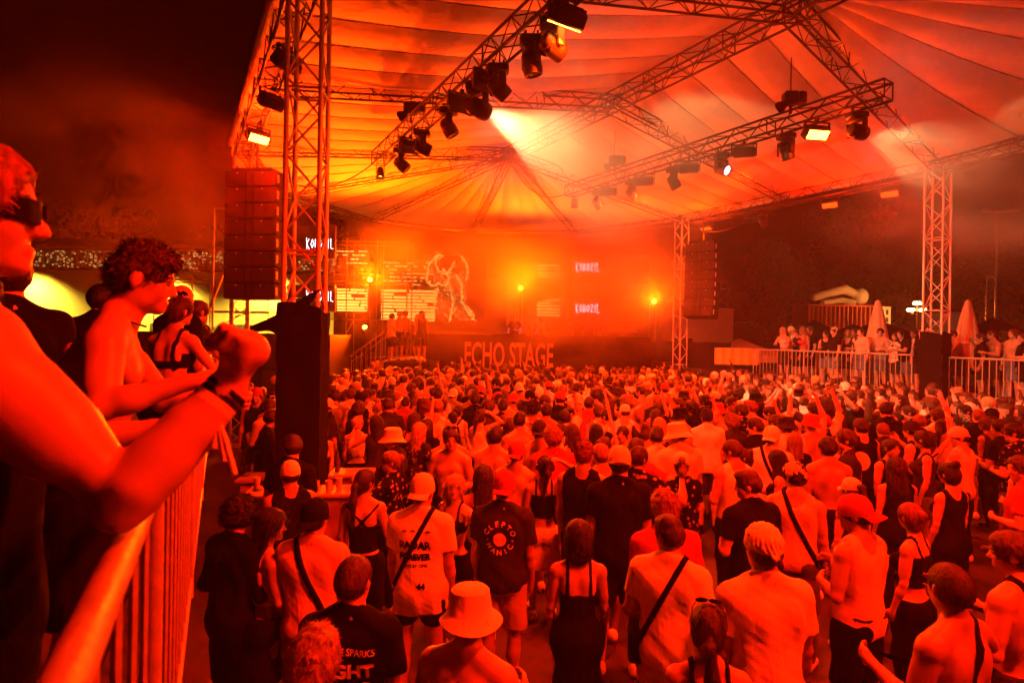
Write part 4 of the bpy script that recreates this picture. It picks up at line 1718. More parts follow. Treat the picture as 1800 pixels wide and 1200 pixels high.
# lamps on the left truss
dn = Vector((0, 0, -1))
par_can(under(LT0, LT1, 664), (.05, -.15, -1), 'small lit par can at the far end of the left light truss')
for px, aim, lab in ((700, (.7, .1, -.6), 'dark moving head near the far end of the left light truss, tilted right'), (782, (.5, .1, -.85), 'dark moving head hanging low between two white beams'),
                     (868, (.6, .3, -.5), 'dark moving head just above the big white beam'), (926, (.2, .1, -.95), 'large moving head glowing red near the top of the picture')):
    moving_head(under(LT0, LT1, px), aim, lab)
mw, l1 = moving_head(under(LT0, LT1, 736), (.9, .3, -.35), 'small moving head with a short white beam on the left truss', 'white')
lamp('SPOT', 'beam', l1 + Vector((.9, .3, -.35)).normalized() * .24, (.9, .3, -.35), 700, PALE, 34, .25, .06)
bd = Vector((.66, .70, -.05)).normalized()
mb, l2 = moving_head(under(LT0, LT1, 832), bd, 'moving head throwing the big pale beam across the middle', 'white', scale=1.15)
lamp('SPOT', 'beam', l2 + bd * .28, bd, 1700, PALE, 47, .25, .07)
for px, lab in ((716, 'unlit flood box on the left light truss by the hoist'), (805, 'unlit flood box halfway along the left light truss'), (850, 'unlit flood box above the big white beam')):
    flood(under(LT0, LT1, px), (.2, -.3, -1), lab, False)
fp, l3 = flood(under(LT0, LT1, 985), (-.3, .5, -.85), 'lit flood box at the top edge over the left truss')
lamp('SPOT', 'wash', l3 + Vector((-.2, .5, -.85)) * .2, (-.3, .5, -.85), 2600, TRUSS, 130, .7, .2)
for i, (q, lab) in enumerate(((LT0.lerp(LT1, .96), 'lit flood box at the near end of the left light truss'), (fapse[3].lerp(fapse[4], .9), 'lit flood box on the front eave above the camera'), (fapse[3].lerp(fapse[4], .2), 'lit flood box on the front eave over the near crowd'), (fapse[1].lerp(fapse[2], .4), 'lit flood box on the front eave above the right edge'))):  # unseen floods, added to light backs and arm from the camera side
    am = Vector(((.1, .15, -1), (-.35, .15, -1), (-.35, .5, -1), (-.5, .5, -1))[i])
    f_, l_ = flood(q + Vector((0, 0, -.19)), am, lab)
    lamp('SPOT', 'wash', l_ + am.normalized() * .2, am, (3000, 3400, 3200, 3600)[i], RED, 130, .7, .2)

bd = Vector((.62, .45, -.28)).normalized()
_, l9 = moving_head(under(LT0, LT1, 962), bd, 'moving head with a short pale beam at the top edge', 'white')
lamp('SPOT', 'beam', l9 + bd * .25, bd, 1500, PALE, 44, .3, .06)

# lamps on the right truss
par_can(under(RT0, RT1, 1006), (.05, -.1, -1), 'small lit par can at the far end of the right light truss')
for px, aim, lab in ((1046, (.6, .1, -.75), 'dark moving head, second lamp from the far end of the right truss'), (1106, (.6, .1, -.7), 'dark moving head, fourth lamp from the far end of the right truss'),
                     (1179, (.5, 0, -.85), 'dark moving head in the middle of the right light truss'), (1376, (.3, .1, -.9), 'large dark moving head beside the brightest amber flood')):
    moving_head(under(RT0, RT1, px), aim, lab)
moving_head(under(RT0, RT1, 1263), (.5, -.75, -.45), 'moving head with a pale unlit lens on the right truss', 'dim')  # lens stays unlit; its pale look is a weak glow in the material
bd = Vector((.93, .28, -.12)).normalized()
mr_, l4 = moving_head(under(RT0, RT1, 1500), bd, 'moving head throwing a pale beam to the right', 'white')
lamp('SPOT', 'beam', l4 + bd * .25, bd, 480, PALE, 50, .3, .06)
for i, (px, lit, lab) in enumerate(((1064, True, 'flood box third from the far end of the right truss'), (1128, True, 'flood box between two moving heads on the far half of the right truss'), (1206, False, 'unlit flood box in the middle of the right truss'), (1302, True, 'flood box with a dull amber front on the right truss'), (1430, True, 'brightest amber flood box on the right truss'))):
    am = Vector((.1, -.75 if i > 2 else .3, -.72 if i > 2 else -.9))
    f_, l5 = flood(under(RT0, RT1, px), am if px > 1400 else (.1, .4, -.9), lab, lit, px < 1400 and lit)
    if lit:
        if px == 1430:
            lamp('POINT', 'wash', l5 + am.normalized() * .35, am, 120, TRUSS, soft=.2)
        else:
            lamp('SPOT', 'wash', l5 + Vector((0, 0, -.25)), (.0, .35, -1) if px < 1200 else (.1, -.2, -1), 2800, TRUSS, 150, .6, .2)

# lamps under the right eave and on the left eave
for px, aim, lab, pw, colr in ((1238, (-.2, -.2, -1), 'amber flood under the far end of the right eave', 380, AMBER), (1320, (-.3, -.4, -.8), 'small flood under the right eave, left of the small white beam', 0, RED),
                         (1455, (-.4, -.5, -.7), 'flood lamp under the middle of the right eave', 420, RED), (1560, (-.5, -.5, -.7), 'flood lamp under the right eave beside the tower', 420, RED)):
    f_, l6 = flood(under(CE, BE, px, -.22), aim, lab, pw > 0, pw > 0, 'lamps along the canopy edge')
    if pw:
        lamp('POINT', 'wash', l6 + Vector(aim).normalized() * .35, aim, pw * .5, colr, soft=.2)
bd = Vector((.55, .2, -.8)).normalized()
_, l7 = moving_head(under(CE, BE, 1338, -.22), bd, 'moving head with a small white beam under the right eave', 'white', 'lamps along the canopy edge')
lamp('SPOT', 'beam', l7 + bd * .25, bd, 500, PALE, 36, .3, .06)
for px, aim, lab, pw in ((461, (.55, -.45, -.7), 'lit amber led bar on the left canopy edge above the loudspeakers', 900), (478, (.6, -.4, -.7), 'unlit led flood higher on the left canopy edge', 0), (497, (.7, -.2, -.7), 'unlit led flood beside the nearest tower', 0)):
    t = {461: .30, 478: .55, 497: .75}[px]
    f_, l8 = flood(DE.lerp(AE, t) + Vector((.1, 0, -.2)), aim, lab, pw > 0, False, 'lamps along the canopy edge')
    if pw:
        lamp('POINT', 'wash', l8 + Vector(aim).normalized() * .35, aim, pw * .9, RED, soft=.15)

# chain hoists and cables
def hoist(p, top, label):
    root = empty('chain_hoist', p)
    tag(root, label, 'chain hoist', 'chain hoists of the light trusses')
    b = MB()
    b.bevel_box((0, 0, .28), (.30, .22, .26), .04)
    b.lathe([(0, .0), (.10, .0), (.11, .03), (.11, .2), (.09, .22), (0, .22)], 16, 0, Matrix.Translation((.2, 0, .18)))
    b.build('motor', M['black_metal'], root, True)
    b = MB()
    b.lathe([(.05, 0), (.11, .10), (.12, .16)], 12, 0, Matrix.Translation((-.18, 0, .02)))
    b.build('chain_bag', M['black_cloth'], root, True)
    MB().pipe((0, 0, .4), top - p, .012, n=6).build('chain', M['black_metal'], root)
    MB().pipe((0, 0, -.02), (0, 0, .16), .03, n=8).build('hook', M['black_metal'], root)


for px, T, lab in ((1075, (RT0, RT1), 'chain hoist at the far third of the right light truss'), (1383, (RT0, RT1), 'chain hoist above the near half of the right light truss'), (716, (LT0, LT1), 'chain hoist near the far end of the left light truss')):
    p = along(*T, px) + Vector((0, 0, .16))
    hoist(p, Vector((p.x, p.y, 8.45 if px != 716 else 8.0)), lab)
p = along(CE, BE, 1298) + Vector((0, 0, .16))
hoist(p, Vector((p.x, p.y, EZ + .75)), 'chain hoist on the right eave truss')


def swag(a, b, dip, label, r=.014):
    a, b = Vector(a), Vector(b)
    pts = [a.lerp(b, i / 16) - Vector((0, 0, dip * 4 * (i / 16) * (1 - i / 16))) for i in range(17)]
    o = MB().tube([p - a for p in pts], r, 6).build('cable', M['rubber'], None, True)
    o.location = a
    tag(o, label, 'cable', 'slack black cables')


swag(DE + Vector((.2, 0, -.1)), LT0, .75, 'slack cable from the left loudspeakers to the left light truss')
swag(H0 + Vector((0, 0, -.5)), RT0, .55, 'slack cable from the far hub to the right light truss')
swag(CE + Vector((.3, -.3, -.3)), along(CE, BE, 1330) + Vector((0, 0, -.3)), .35, 'cable loop under the right eave')

# ------------------------------------------------------------------ loudspeaker columns
def line_array(p, rz, n, w, label, curve=.0, hh=.37):
    root = empty('loudspeaker_column', p, rz)
    tag(root, label, 'loudspeaker')
    ang = 0.0
    pos = Vector((0, 0, 0))
    cab = MB()
    cab.bevel_box((0, 0, -hh / 2), (w, .55, hh - .008), .02)
    cme = cab.mesh('cabinet', M['black_wood'], True)
    gm = MB()
    gm.box((0, -.28, -hh / 2), (w * .96, .02, hh * .88))
    gme = gm.mesh('grille', M['grille'])
    br = MB()
    br.box((-w * .07, -.296, -hh / 2), (.022, .02, hh * .95)).box((w * .07, -.296, -hh / 2), (.022, .02, hh * .95))
    bme = br.mesh('centre_rail', M['black_metal'])
    bo = MB()
    for x in (-.24, .24):
        bo.lathe([(0, .012), (.012, .01), (.014, 0)], 8, 0, Matrix.Translation((x * w, -.292, -hh * .15)) @ Matrix.Rotation(pi / 2, 4, 'X'))
    for x in (-.505, .505):
        bo.box((x * w, -.2, -hh * .5), (.02, .06, hh * .5))
    bom = bo.mesh('bolts', M['alu'])
    for i in range(n):
        c = link(bpy.data.objects.new('cabinet', cme), root)
        c.location = pos
        c.rotation_euler = (ang, 0, 0)
        for nm, me in (('grille', gme), ('centre_rail', bme), ('bolts', bom)):
            link(bpy.data.objects.new(nm, me), c)
        pos = pos + Vector((0, -math.sin(ang) * -hh, -math.cos(ang) * hh))
        ang += curve * (i / n) * 2
    b = MB()
    b.box((0, 0, .05), (w * .8, .5, .05))
    b.pipe((0, 0, .05), (0, 0, 1.0), .03, n=8)
    b.build('rigging_frame', M['black_metal'], root)
    return root


la = spot(452, 306, 13.4)
line_array(la, -.12, 8, 1.27, 'large black loudspeaker column hanging at the left', .0)
ra_ = spot(1236, 428, 21.0)
line_array(ra_, -.75, 8, 1.15, 'smaller slanted loudspeaker column by the far right tower', -.035, .345)
# ------------------------------------------------------------------ the stage
def text_mesh(s, size=1.0, bold=0.0, sx=1.0, ext=0.0, spacing=1.0, align='CENTER'):
    cu = bpy.data.curves.new('lettering', 'FONT')
    cu.body = s
    cu.size = size
    cu.offset = bold
    cu.extrude = ext
    cu.align_x = align
    cu.space_character = spacing
    cu.resolution_u = 3
    o = bpy.data.objects.new('lettering', cu)
    COL.objects.link(o)
    dg = bpy.context.evaluated_depsgraph_get()
    me = bpy.data.meshes.new_from_object(o.evaluated_get(dg))
    bpy.data.objects.remove(o, do_unlink=True)
    if sx != 1.0:
        me.transform(Matrix.Diagonal((sx, 1, 1, 1)))
    me.name = 'lettering'
    return me


SY = 22.0
st = MB()
st.box((-1.5, SY + 4.2, .95), (17.5, 7.6, 1.9))
stage = st.build('stage_deck', M['black_wood'])
tag(stage, 'black stage deck behind the banner and stairs', 'stage')
# banner wall with the stage's name
b = MB()
b.grid(lambda u, v: Vector((-3.35 + 8.75 * u, SY + .02 * math.sin(u * 60) + .015 * math.sin(u * 23 + v * 4), .0 + 2.86 * v)), 90, 6)
b.grid(lambda u, v: Vector((5.4 - 8.75 * u, SY + .12, .0 + 2.86 * v)), 4, 2)
b.box((1.02, SY + .06, 2.87), (8.75, .14, .04))
ban = b.build('stage_banner', M['black_cloth'], None, True)
tag(ban, 'long black stage front banner with big pale letters', 'banner')
me = text_mesh('ECHO STAGE', 1.0, .018, 1, .004, 1.0)
xs = [v.co.x for v in me.vertices]; ys = [v.co.y for v in me.vertices]
wd, hg = max(xs) - min(xs), max(ys) - min(ys)
me.transform(Matrix.Diagonal((3.42 / wd, .96 / hg, 1, 1)))
me.materials.append(M['orange_text'])
o = link(bpy.data.objects.new('lettering', me), ban)
o.location = (-.12, SY - .06, 1.68)
o.rotation_euler = (pi / 2, 0, 0)
# left wing with sub speakers
b = MB()
b.box((-9.2, SY - 3.6, 1.4), (7.4, 2.4, 2.8))
wing = b.build('stage_wing', M['black_wood'])
tag(wing, 'black boxed side wing under the left loudspeakers', 'stage wing')
sub = MB().bevel_box((0, 0, .45), (1.1, .7, .88), .03).mesh('cabinet', M['black_wood'], True)
sgr = MB().box((0, -.36, .45), (1.02, .02, .78)).mesh('grille', M['grille'])
for i, (x, y, z, lab) in enumerate(((-6.6, 16.6, 0, 'lower black subwoofer box under the left loudspeakers'), (-6.6, 16.6, .9, 'middle black subwoofer box under the left loudspeakers'), (-6.6, 16.6, 1.8, 'top black subwoofer box under the left loudspeakers'),
                                     (6.9, 20.6, 0, 'lower black subwoofer box at the foot of the far right tower'), (6.9, 20.6, .9, 'middle subwoofer box at the foot of the far right tower'), (8.0, 20.9, .9, 'subwoofer box left of the yellow sheet'), (8.0, 20.9, 0, 'lower subwoofer box left of the yellow sheet'))):
    r = empty('subwoofer', (x, y, z))
    tag(r, lab, 'loudspeaker', 'subwoofer boxes beside the stage')
    link(bpy.data.objects.new('cabinet', sub), r)
    link(bpy.data.objects.new('grille', sgr), r)
# right wing
b = MB()
b.box((7.2, SY + 2.6, 1.35), (3.4, 3.0, 2.7))
tag(b.build('stage_wing', M['black_wood']), 'black boxed side wing behind the far right tower', 'stage wing')

# booth table with gear
b = MB()
b.box((0, 0, .92), (3.6, .8, .06)).box((0, -.36, .46), (3.6, .04, .9))
bt = b.build('booth_table', M['black_wood'])
bt.location = (.3, SY + 1.1, 1.9)
tag(bt, 'black booth table with players behind the banner', 'table')
for i, x in enumerate((-.55, .1, .75)):
    r = empty('media_player', (x + .3, SY + 1.0, 2.86))
    tag(r, ['left', 'middle', 'right'][i] + ' media player with small lights on the booth table', 'player', 'players on the booth table')
    MB().bevel_box((0, 0, .05), (.36, .40, .10), .015).build('case', M['black_metal'], r, True)
    MB().lathe([(0, .02), (.09, .02), (.10, .0)], 18, 0, Matrix.Translation((0, -.04, .10))).build('jog_wheel', M['alu_dull'], r, True)
    MB().box((0, .12, .112), (.2, .09, .012)).build('screen', M['glow_pale'], r)

# stairs on the left of the stage
STX0, STX1, STY, STZ = -6.9, -4.3, 19.3, 1.9
stairs = empty('stage_stairs', (STX0, STY, 0))
tag(stairs, 'steel stairs with barred handrails going up to the stage from the left', 'stairs')
ns = 9
for i in range(ns):
    f = (i + .5) / ns
    MB().bevel_box((f * (STX1 - STX0), .75, STZ * (i + 1) / ns - .03), ((STX1 - STX0) / ns + .04, 1.4, .06), .01).build('step', M['white_paint'], stairs)
for y in (.02, 1.48):
    b = MB()
    b.box(((STX1 - STX0) / 2, y, STZ / 2), (math.hypot(STX1 - STX0, STZ), .05, .22), Matrix.Rotation(-math.atan2(STZ, STX1 - STX0), 3, 'Y'))
    b.build('stringer', M['steel'], stairs)
    MB().pipe((0, y, 1.05), (STX1 - STX0, y, STZ + 1.05), .026, n=8).build('handrail', M['steel'], stairs, True)
    MB().pipe((0, y, .2), (STX1 - STX0, y, STZ + .2), .02, n=8).build('lower_rail', M['steel'], stairs, True)
    bal = MB().pipe((0, 0, 0), (0, 0, .85), .012, n=6).mesh('baluster', M['steel'], True)
    for i in range(17):
        o = link(bpy.data.objects.new('baluster', bal), stairs)
        o.location = ((STX1 - STX0) * i / 16, y, .2 + STZ * i / 16)
b = MB()
b.box((STX1 + .75, STY + 1.6, STZ / 2), (1.55, 3.3, STZ))
ld = b.build('stair_landing', M['black_wood'])
tag(ld, 'landing at the head of the stage stairs where people stand', 'landing')
b = MB()
b.box((-6.2, SY - 1.6, .6), (1.2, .05, 1.1))
o = b.build('white_panel', M['white_paint']); o.location = (0, 0, 0)
tag(o, 'pale sheet panel under the stage stairs', 'panel')

# scaffold with led screens either side, led wall behind
def ribbon(b, pts, w, y, mi=0):
    pts = [Vector((p[0], 0, p[1])) for p in pts]
    for a, c in zip(pts, pts[1:]):
        d = (c - a).normalized()
        n = Vector((-d.z, 0, d.x)) * w / 2
        e = d * w * .35
        b.add([a - e + n + Vector((0, y, 0)), a - e - n + Vector((0, y, 0)), c + e - n * .7 + Vector((0, y, 0)), c + e + n * .7 + Vector((0, y, 0))], [(0, 1, 2, 3)], mi)


LOGO = [[[(0, 1.1), (.15, -.1)], [(.85, 1), (.1, .5), (.95, -.15)]], [[(.5, .95), (.95, .5), (.5, .05), (.05, .45), (.5, .95)]], [[(.1, 0), (.1, .95), (.8, .75), (.2, .5), (.9, .2), (.1, 0)]],
        [[(.5, .95), (.95, .5), (.5, .05), (.05, .45), (.5, .95)]], [[(.1, .85), (.5, 1.0), (.9, .75), (.15, .35), (.45, .0), (.9, .1)]], [[(.35, 1.0), (.35, 0)]], [[(.15, 1.05), (.15, .02), (.95, -.05)]]]


def logo(parent, c, w, y):
    b = MB()
    n = len(LOGO)
    adv = [1.05, 1.05, 1.0, 1.05, 1.05, .75, .9]
    x = 0
    tot = sum(adv)
    for L_, a in zip(LOGO, adv):
        for st_ in L_:
            ribbon(b, [(c[0] - w / 2 + (x + p[0] * .8) * w / tot, c[1] + (p[1] - .5) * w / tot * 2.3) for p in st_], w / tot * .12, y)
        x += a
    o = b.build('logo', M['glow_logo'], parent)
    return o


def screen(p, w, h, label, name='led_screen', tiles=3, rz=0):
    root = empty(name, p, rz)
    tag(root, label, 'led screen', 'led screens beside the stage')
    nt = max(1, round(h / .55))
    for i in range(tiles):
        for j in range(nt):
            MB().bevel_box((-w / 2 + (i + .5) * w / tiles, 0, -h / 2 + (j + .5) * h / nt), (w / tiles - .01, .12, h / nt - .01), .01).build('screen_tile', M['screen_off'], root)
    return root


D2 = 23.5
for (x0, y0, x1, y1, lg, lab) in ((1000, 448, 1140, 498, (1033, 470), 'upper led screen with a white jagged logo on the right'), (1000, 520, 1140, 570, (1033, 542), 'lower led screen with a white jagged logo on the right')):
    p, q = spot(x0, y0, D2), spot(x1, y1, D2)
    s_ = screen((p + q) / 2, abs(q.x - p.x), abs(p.z - q.z), lab)
    L_ = spot(*lg, D2) - s_.location
    logo(s_, (L_.x, L_.z), 42 * D2 / 1000, -.075)
D3 = 19.0
for (x0, y0, x1, y1, lg, lab) in ((500, 395, 590, 455, (572, 429), 'upper led screen with a white jagged logo behind the nearest tower'), (505, 500, 590, 548, (572, 521), 'lower led screen with a white jagged logo behind the nearest tower')):
    p, q = spot(x0, y0, D3), spot(x1, y1, D3)
    s_ = screen((p + q) / 2, abs(q.x - p.x), abs(p.z - q.z), lab, tiles=2)
    L_ = spot(*lg, D3) - s_.location
    logo(s_, (L_.x - .15, L_.z), 48 * D3 / 1000, -.075)

# yellow rows of lit pixels
rl = random.Random(11)


def led_rows(x0, y0, x1, y1, rows, D, label, fill=.9, dash=(.3, 1.6), th=.62, mat='glow_yellow'):
    p, q = spot(x0, y0, D), spot(x1, y1, D)
    root = empty('led_wall', (p + q) / 2)
    tag(root, label, 'led wall', 'led walls at the back of the stage')
    w, h = abs(q.x - p.x), abs(p.z - q.z)
    MB().bevel_box((0, .08, 0), (w + .05, .1, h + .05), .01).build('panel', M['screen_off'], root)
    for k in range(rows):
        b = MB()
        z = h / 2 - (k + .5) * h / rows
        x = -w / 2
        while x < w / 2:
            L_ = min(rl.uniform(*dash), w / 2 - x)
            if rl.random() < fill and L_ > .02:
                b.box((x + L_ / 2, 0, z + rl.uniform(-.01, .01)), (L_ * .96, .02, h / rows * th * rl.uniform(.75, 1.1)))
            x += L_ + rl.uniform(.01, .05)
        if b.v:
            b.build('pixel_row', M[mat], root)


D4 = 25.6
led_rows(670, 508, 765, 566, 10, D4, 'bright yellow striped led wall behind the stairs', .97, (.4, 2.2), .72)
led_rows(672, 458, 760, 504, 7, D4, 'led wall of broken yellow dashes above the striped wall', .62, (.03, .22), .30)
led_rows(592, 506, 646, 549, 8, D4 - 3, 'smaller yellow striped led wall left of the stage lamp', .97, (.4, 1.6), .72)
led_rows(592, 438, 646, 466, 4, D4 - 3, 'led wall of dotted yellow rows above the small striped wall', .6, (.03, .2), .3)
led_rows(944, 463, 984, 490, 4, D4, 'led panel with short yellow bars, upper one right of the booth', .75, (.25, 1.1), .5)
led_rows(944, 524, 984, 557, 6, D4, 'led panel with short yellow bars, lower one right of the booth', .7, (.25, 1.0), .45)

# dotted glowing figure on a dark wall
root = empty('led_curtain', spot(795, 515, D4))
tag(root, 'led curtain showing a crouching beast outlined in yellow dots', 'led wall', 'led walls at the back of the stage')
MB().box((0, .12, 0), (3.0, .06, 3.4)).build('net', M['screen_off'], root)
FIGL = [[(752, 470), (750, 495), (762, 503)], [(753, 468), (763, 453), (770, 448), (780, 450)], [(770, 448), (765, 462), (772, 478), (785, 482)], [(810, 449), (821, 465), (822, 478), (819, 492)],
        [(785, 482), (795, 468), (800, 460)], [(762, 503), (770, 498), (780, 502), (790, 497)], [(800, 480), (806, 490), (812, 500), (812, 530), (820, 545), (836, 566)], [(770, 505), (765, 530), (760, 560)],
        [(822, 540), (834, 556)], [(778, 470), (790, 488), (784, 500)], [(790, 505), (797, 530), (790, 566)]]
b = MB()
for pl_ in FIGL:
    for a, c in zip(pl_, pl_[1:]):
        n = int(math.hypot(c[0] - a[0], c[1] - a[1]) * 2.2) + 1
        for i in range(n):
            t = rl.random()
            sg_ = rl.choice((.7, .7, 1.2, 3.0))
            p = spot(a[0] + (c[0] - a[0]) * t + rl.gauss(0, sg_), a[1] + (c[1] - a[1]) * t + rl.gauss(0, sg_), D4) - root.location
            s_ = rl.uniform(.015, .038)
            b.box(p, (s_ * rl.uniform(.8, 1.8), .02, s_))
for i in range(420):
    t = rl.random()
    p = spot(760 + 55 * rl.random() + 10 * t, 478 + 85 * t, D4) - root.location
    s_ = rl.uniform(.012, .03)
    b.box(p, (s_ * 1.3, .02, s_))
o = b.build('lit_pixels', M['glow_yellow'], root)
o['kind'] = 'stuff'

# scaffold uprights and ledgers that carry the screens
def scaffold(x0, x1, y, z1, nx, levels, label):
    root = empty('scaffold', (x0, y, 0))
    tag(root, label, 'scaffold')
    for i in range(nx + 1):
        for yy in (0, 1.1):
            MB().pipe(((x1 - x0) * i / nx, yy, 0), ((x1 - x0) * i / nx, yy, z1), .024, n=6).build('upright', M['alu_dull'], root, True)
    for z in levels:
        for yy in (0, 1.1):
            MB().pipe((0, yy, z), (x1 - x0, yy, z), .024, n=6).build('ledger', M['alu_dull'], root, True)
    for i in range(nx):
        MB().pipe(((x1 - x0) * i / nx, 1.12, levels[0]), ((x1 - x0) * (i + 1) / nx, 1.12, levels[1]), .02, n=6).build('diagonal', M['alu_dull'], root, True)


scaffold(-7.8, -4.2, 22.6, 6.6, 3, (1.2, 3.4, 4.9, 6.5), 'scaffold behind the stairs holding the left screens')
scaffold(2.4, 6.0, 23.8, 6.2, 3, (2.6, 4.3, 6.1), 'scaffold holding the right screens')
scaffold(-11.6, -7.9, 18.4, 4.6, 3, (2.9, 3.5, 4.5), 'low scaffold on the left wing under the loudspeakers')

# back cloth of the stage
b = MB()
b.grid(lambda u, v: Vector((-9 + 16.5 * u, 28.6 + .08 * math.sin(u * 90) + 1.2 * math.cos((u - .5) * 3), 1.9 + 3.9 * v)), 120, 4)
bc = b.build('back_curtain', M['black_cloth'], None, True)
tag(bc, 'dark curtain closing the back of the stage', 'curtain')
# two cream sheets
b = MB()
b.grid(lambda u, v: Vector((.0 + .75 * u, .015 * math.sin(u * 9 + v * 3), 2.2 * v)), 8, 8)
o = b.build('cream_sheet', M['white_cloth'], None, True); o.location = spot(890, 572, 26.2)
tag(o, 'narrow cream sheet behind the stage lamp in the middle', 'sheet')
b = MB()
b.grid(lambda u, v: Vector((1.6 * u, .02 * math.sin(u * 14 + v * 3) + .03 * math.sin(u * 31), .60 * v)), 24, 8)
o = b.build('cream_sheet', M['yellow_cloth'], None, True); o.location = spot(1256, 640, 20.6)
tag(o, 'bright yellow sheet hung below the stage at the right railing', 'sheet')
b = MB()
b.grid(lambda u, v: Vector((1.3 * u, .02 * math.sin(u * 14 + v * 3), 1.0 * v)), 12, 8)
o = b.build('cream_sheet', M['white_cloth'], None, True); o.location = spot(1068, 584, 24.6)
tag(o, 'cream sheet under the right screens', 'sheet')

# lamps standing on the stage: sources of the smoke's glow, one hidden and added
def stand_lamp(p, label, power, aim, z0, size=165, col=AMBER, lit=True):
    root = empty('stage_blinder', (p.x, p.y, z0))
    tag(root, label, 'stage lamp', 'amber lamps standing on the stage')
    h = p.z - z0
    MB().pipe((0, 0, 0), (0, 0, h), .025, n=8).build('stand', M['black_metal'], root, True)
    b = MB()
    for a in range(3):
        b.pipe((0, 0, min(.5, h * .5)), (.35 * math.cos(a * 2.1), .35 * math.sin(a * 2.1), 0), .015, n=6)
    b.build('tripod', M['black_metal'], root, True)
    am = Vector(aim).normalized()
    b = MB()
    b.lathe([(0, -.14), (.10, -.13), (.13, 0), (.16, .08), (.15, .08), (.12, 0)], 18)
    c = b.build('can', M['black_metal'], root, True)
    c.location = (0, 0, h)
    c.rotation_euler = am.to_track_quat('Z', 'Y').to_euler()
    MB().lathe([(0, .06), (.085, .05)], 18).build('lens', M['glow_amber'], c)
    lamp('SPOT', 'glow', p + am * .14, am, power, col, size, .8, .12)


stand_lamp(spot(650, 492, 20.5), 'bright amber lamp on a stand left of the led walls', 9500, (.25, -.8, .25), 1.9)
stand_lamp(spot(915, 507, 23.5), 'bright amber lamp on a stand in the middle of the stage', 8500, (.0, -.8, .28), 1.9)
stand_lamp(spot(642, 576, 19.8), 'low amber lamp beside the stair head', 2500, (-.1, -.8, .45), 1.9)
stand_lamp(spot(1150, 530, 23.4), 'amber lamp right of the lower right screen', 3200, (-.35, -.8, .25), 1.9)
stand_lamp(spot(780, 575, 26.8), 'amber lamp low behind the booth', 12000, (.1, -.7, .45), 1.9)  # hidden lamp, added to strengthen the orange glow over the stage
# ------------------------------------------------------------------ behind and beside: building, trees, containers, tents, lamps
# long low building on the left
bw = empty('low_building', (-20, 31, 0))
tag(bw, 'long low cream building with a lit mesh frieze on the left', 'building')
MB().box((0, 2, 3.0), (22, 4, 6.0)).build('wall', M['cream_wall'], bw)
MB().box((0, 1.9, 7.55), (22.6, 4.6, .22)).build('roof', M['roof_dark'], bw)
MB().box((0, -.52, 7.30), (22.4, .14, .12)).build('gutter', M['red_paint'], bw)
MB().box((0, -.1, 6.07), (22.4, .3, .12)).build('ledge', M['roof_dark'], bw)
MB().box((0, -.02, 6.65), (22, .05, 1.1)).build('frieze_back', M['wood_table'], bw)
b = MB()
rl2 = random.Random(5)
for i in range(74):
    b.box((-10.9 + i * .3, -.12, 6.65), (.02, .02, 1.1))
for j in range(6):
    b.box((0, -.125, 6.15 + j * .2), (22, .02, .02))
o = b.build('mesh_frieze', M['alu'], bw); o['kind'] = 'stuff'
b = MB()
for i in range(420):
    b.box((rl2.uniform(-10.8, 10.8), -.08, rl2.uniform(6.15, 7.1)), (.09, .02, .06))
o = b.build('frieze_lamps', mat_emit('warm_frieze', (1, .5, .12), .55), bw); o['kind'] = 'stuff'
for x, w in ((-3.6, 5.0), (6.5, 4.6)):
    MB().box((x, -.2, 7.15), (w, .1, .22)).build('white_fascia', M['white_paint'], bw)
for x in (-4.7, 3.9):
    b = MB()
    b.add([(x, 0, 7.65), (x + 1.1, 0, 7.65), (x - .1, 0, 8.3), (x, .4, 7.65), (x + 1.1, .4, 7.65), (x - .1, .4, 8.3)], [(0, 1, 2), (5, 4, 3), (0, 3, 4, 1), (1, 4, 5, 2), (2, 5, 3, 0)])
    b.build('roof_sail', M['white_cloth'], bw)
for x in (-8, -3.5, 1, 5.5):
    f_ = MB().box((x, -.05, 2.2), (1.4, .08, 2.0)).build('window', M['roof_dark'], bw)
for x in (-6.2, .9, 7.0):
    q = MB().lathe([(0, 0), (.14, 0), (.10, .12), (0, .14)], 14, 0, Matrix.Translation((x, -1.3, 5.85))).build('wall_lamp', M['black_metal'], bw, True)
    MB().pipe((x, 0, 6.0), (x, -1.3, 5.98), .025, n=6).build('lamp_arm', M['black_metal'], bw)
    MB().lathe([(0, -.01), (.12, -.01)], 14, 0, Matrix.Translation((x, -1.3, 5.85))).build('lamp_glass', M['glow_street'], q)
    lamp('SPOT', 'wall_light', (-20 + x, 31 - 1.3, 5.75), (0, .55, -1), 3600, (1, .60, .045), 130, .7, .15)
# flag pole
b = MB()
pp = spot(374, 530, 16.0)
fp_ = empty('scaffold_pole', (pp.x, pp.y, 0)); tag(fp_, 'thin pole with a short cross arm left of the loudspeakers', 'pole')
hz_ = spot(374, 365, 16.0).z
MB().pipe((0, 0, 0), (0, 0, hz_), .028, n=8).build('pole', M['steel'], fp_, True)
MB().pipe((0, 0, hz_ - .02), (.45, 0, hz_ - .02), .022, n=8).build('cross_arm', M['steel'], fp_, True)
MB().pipe((-.35, 0, 2.8), (.95, .1, 6.4), .04, n=8).build('brace', M['steel'], fp_, True)

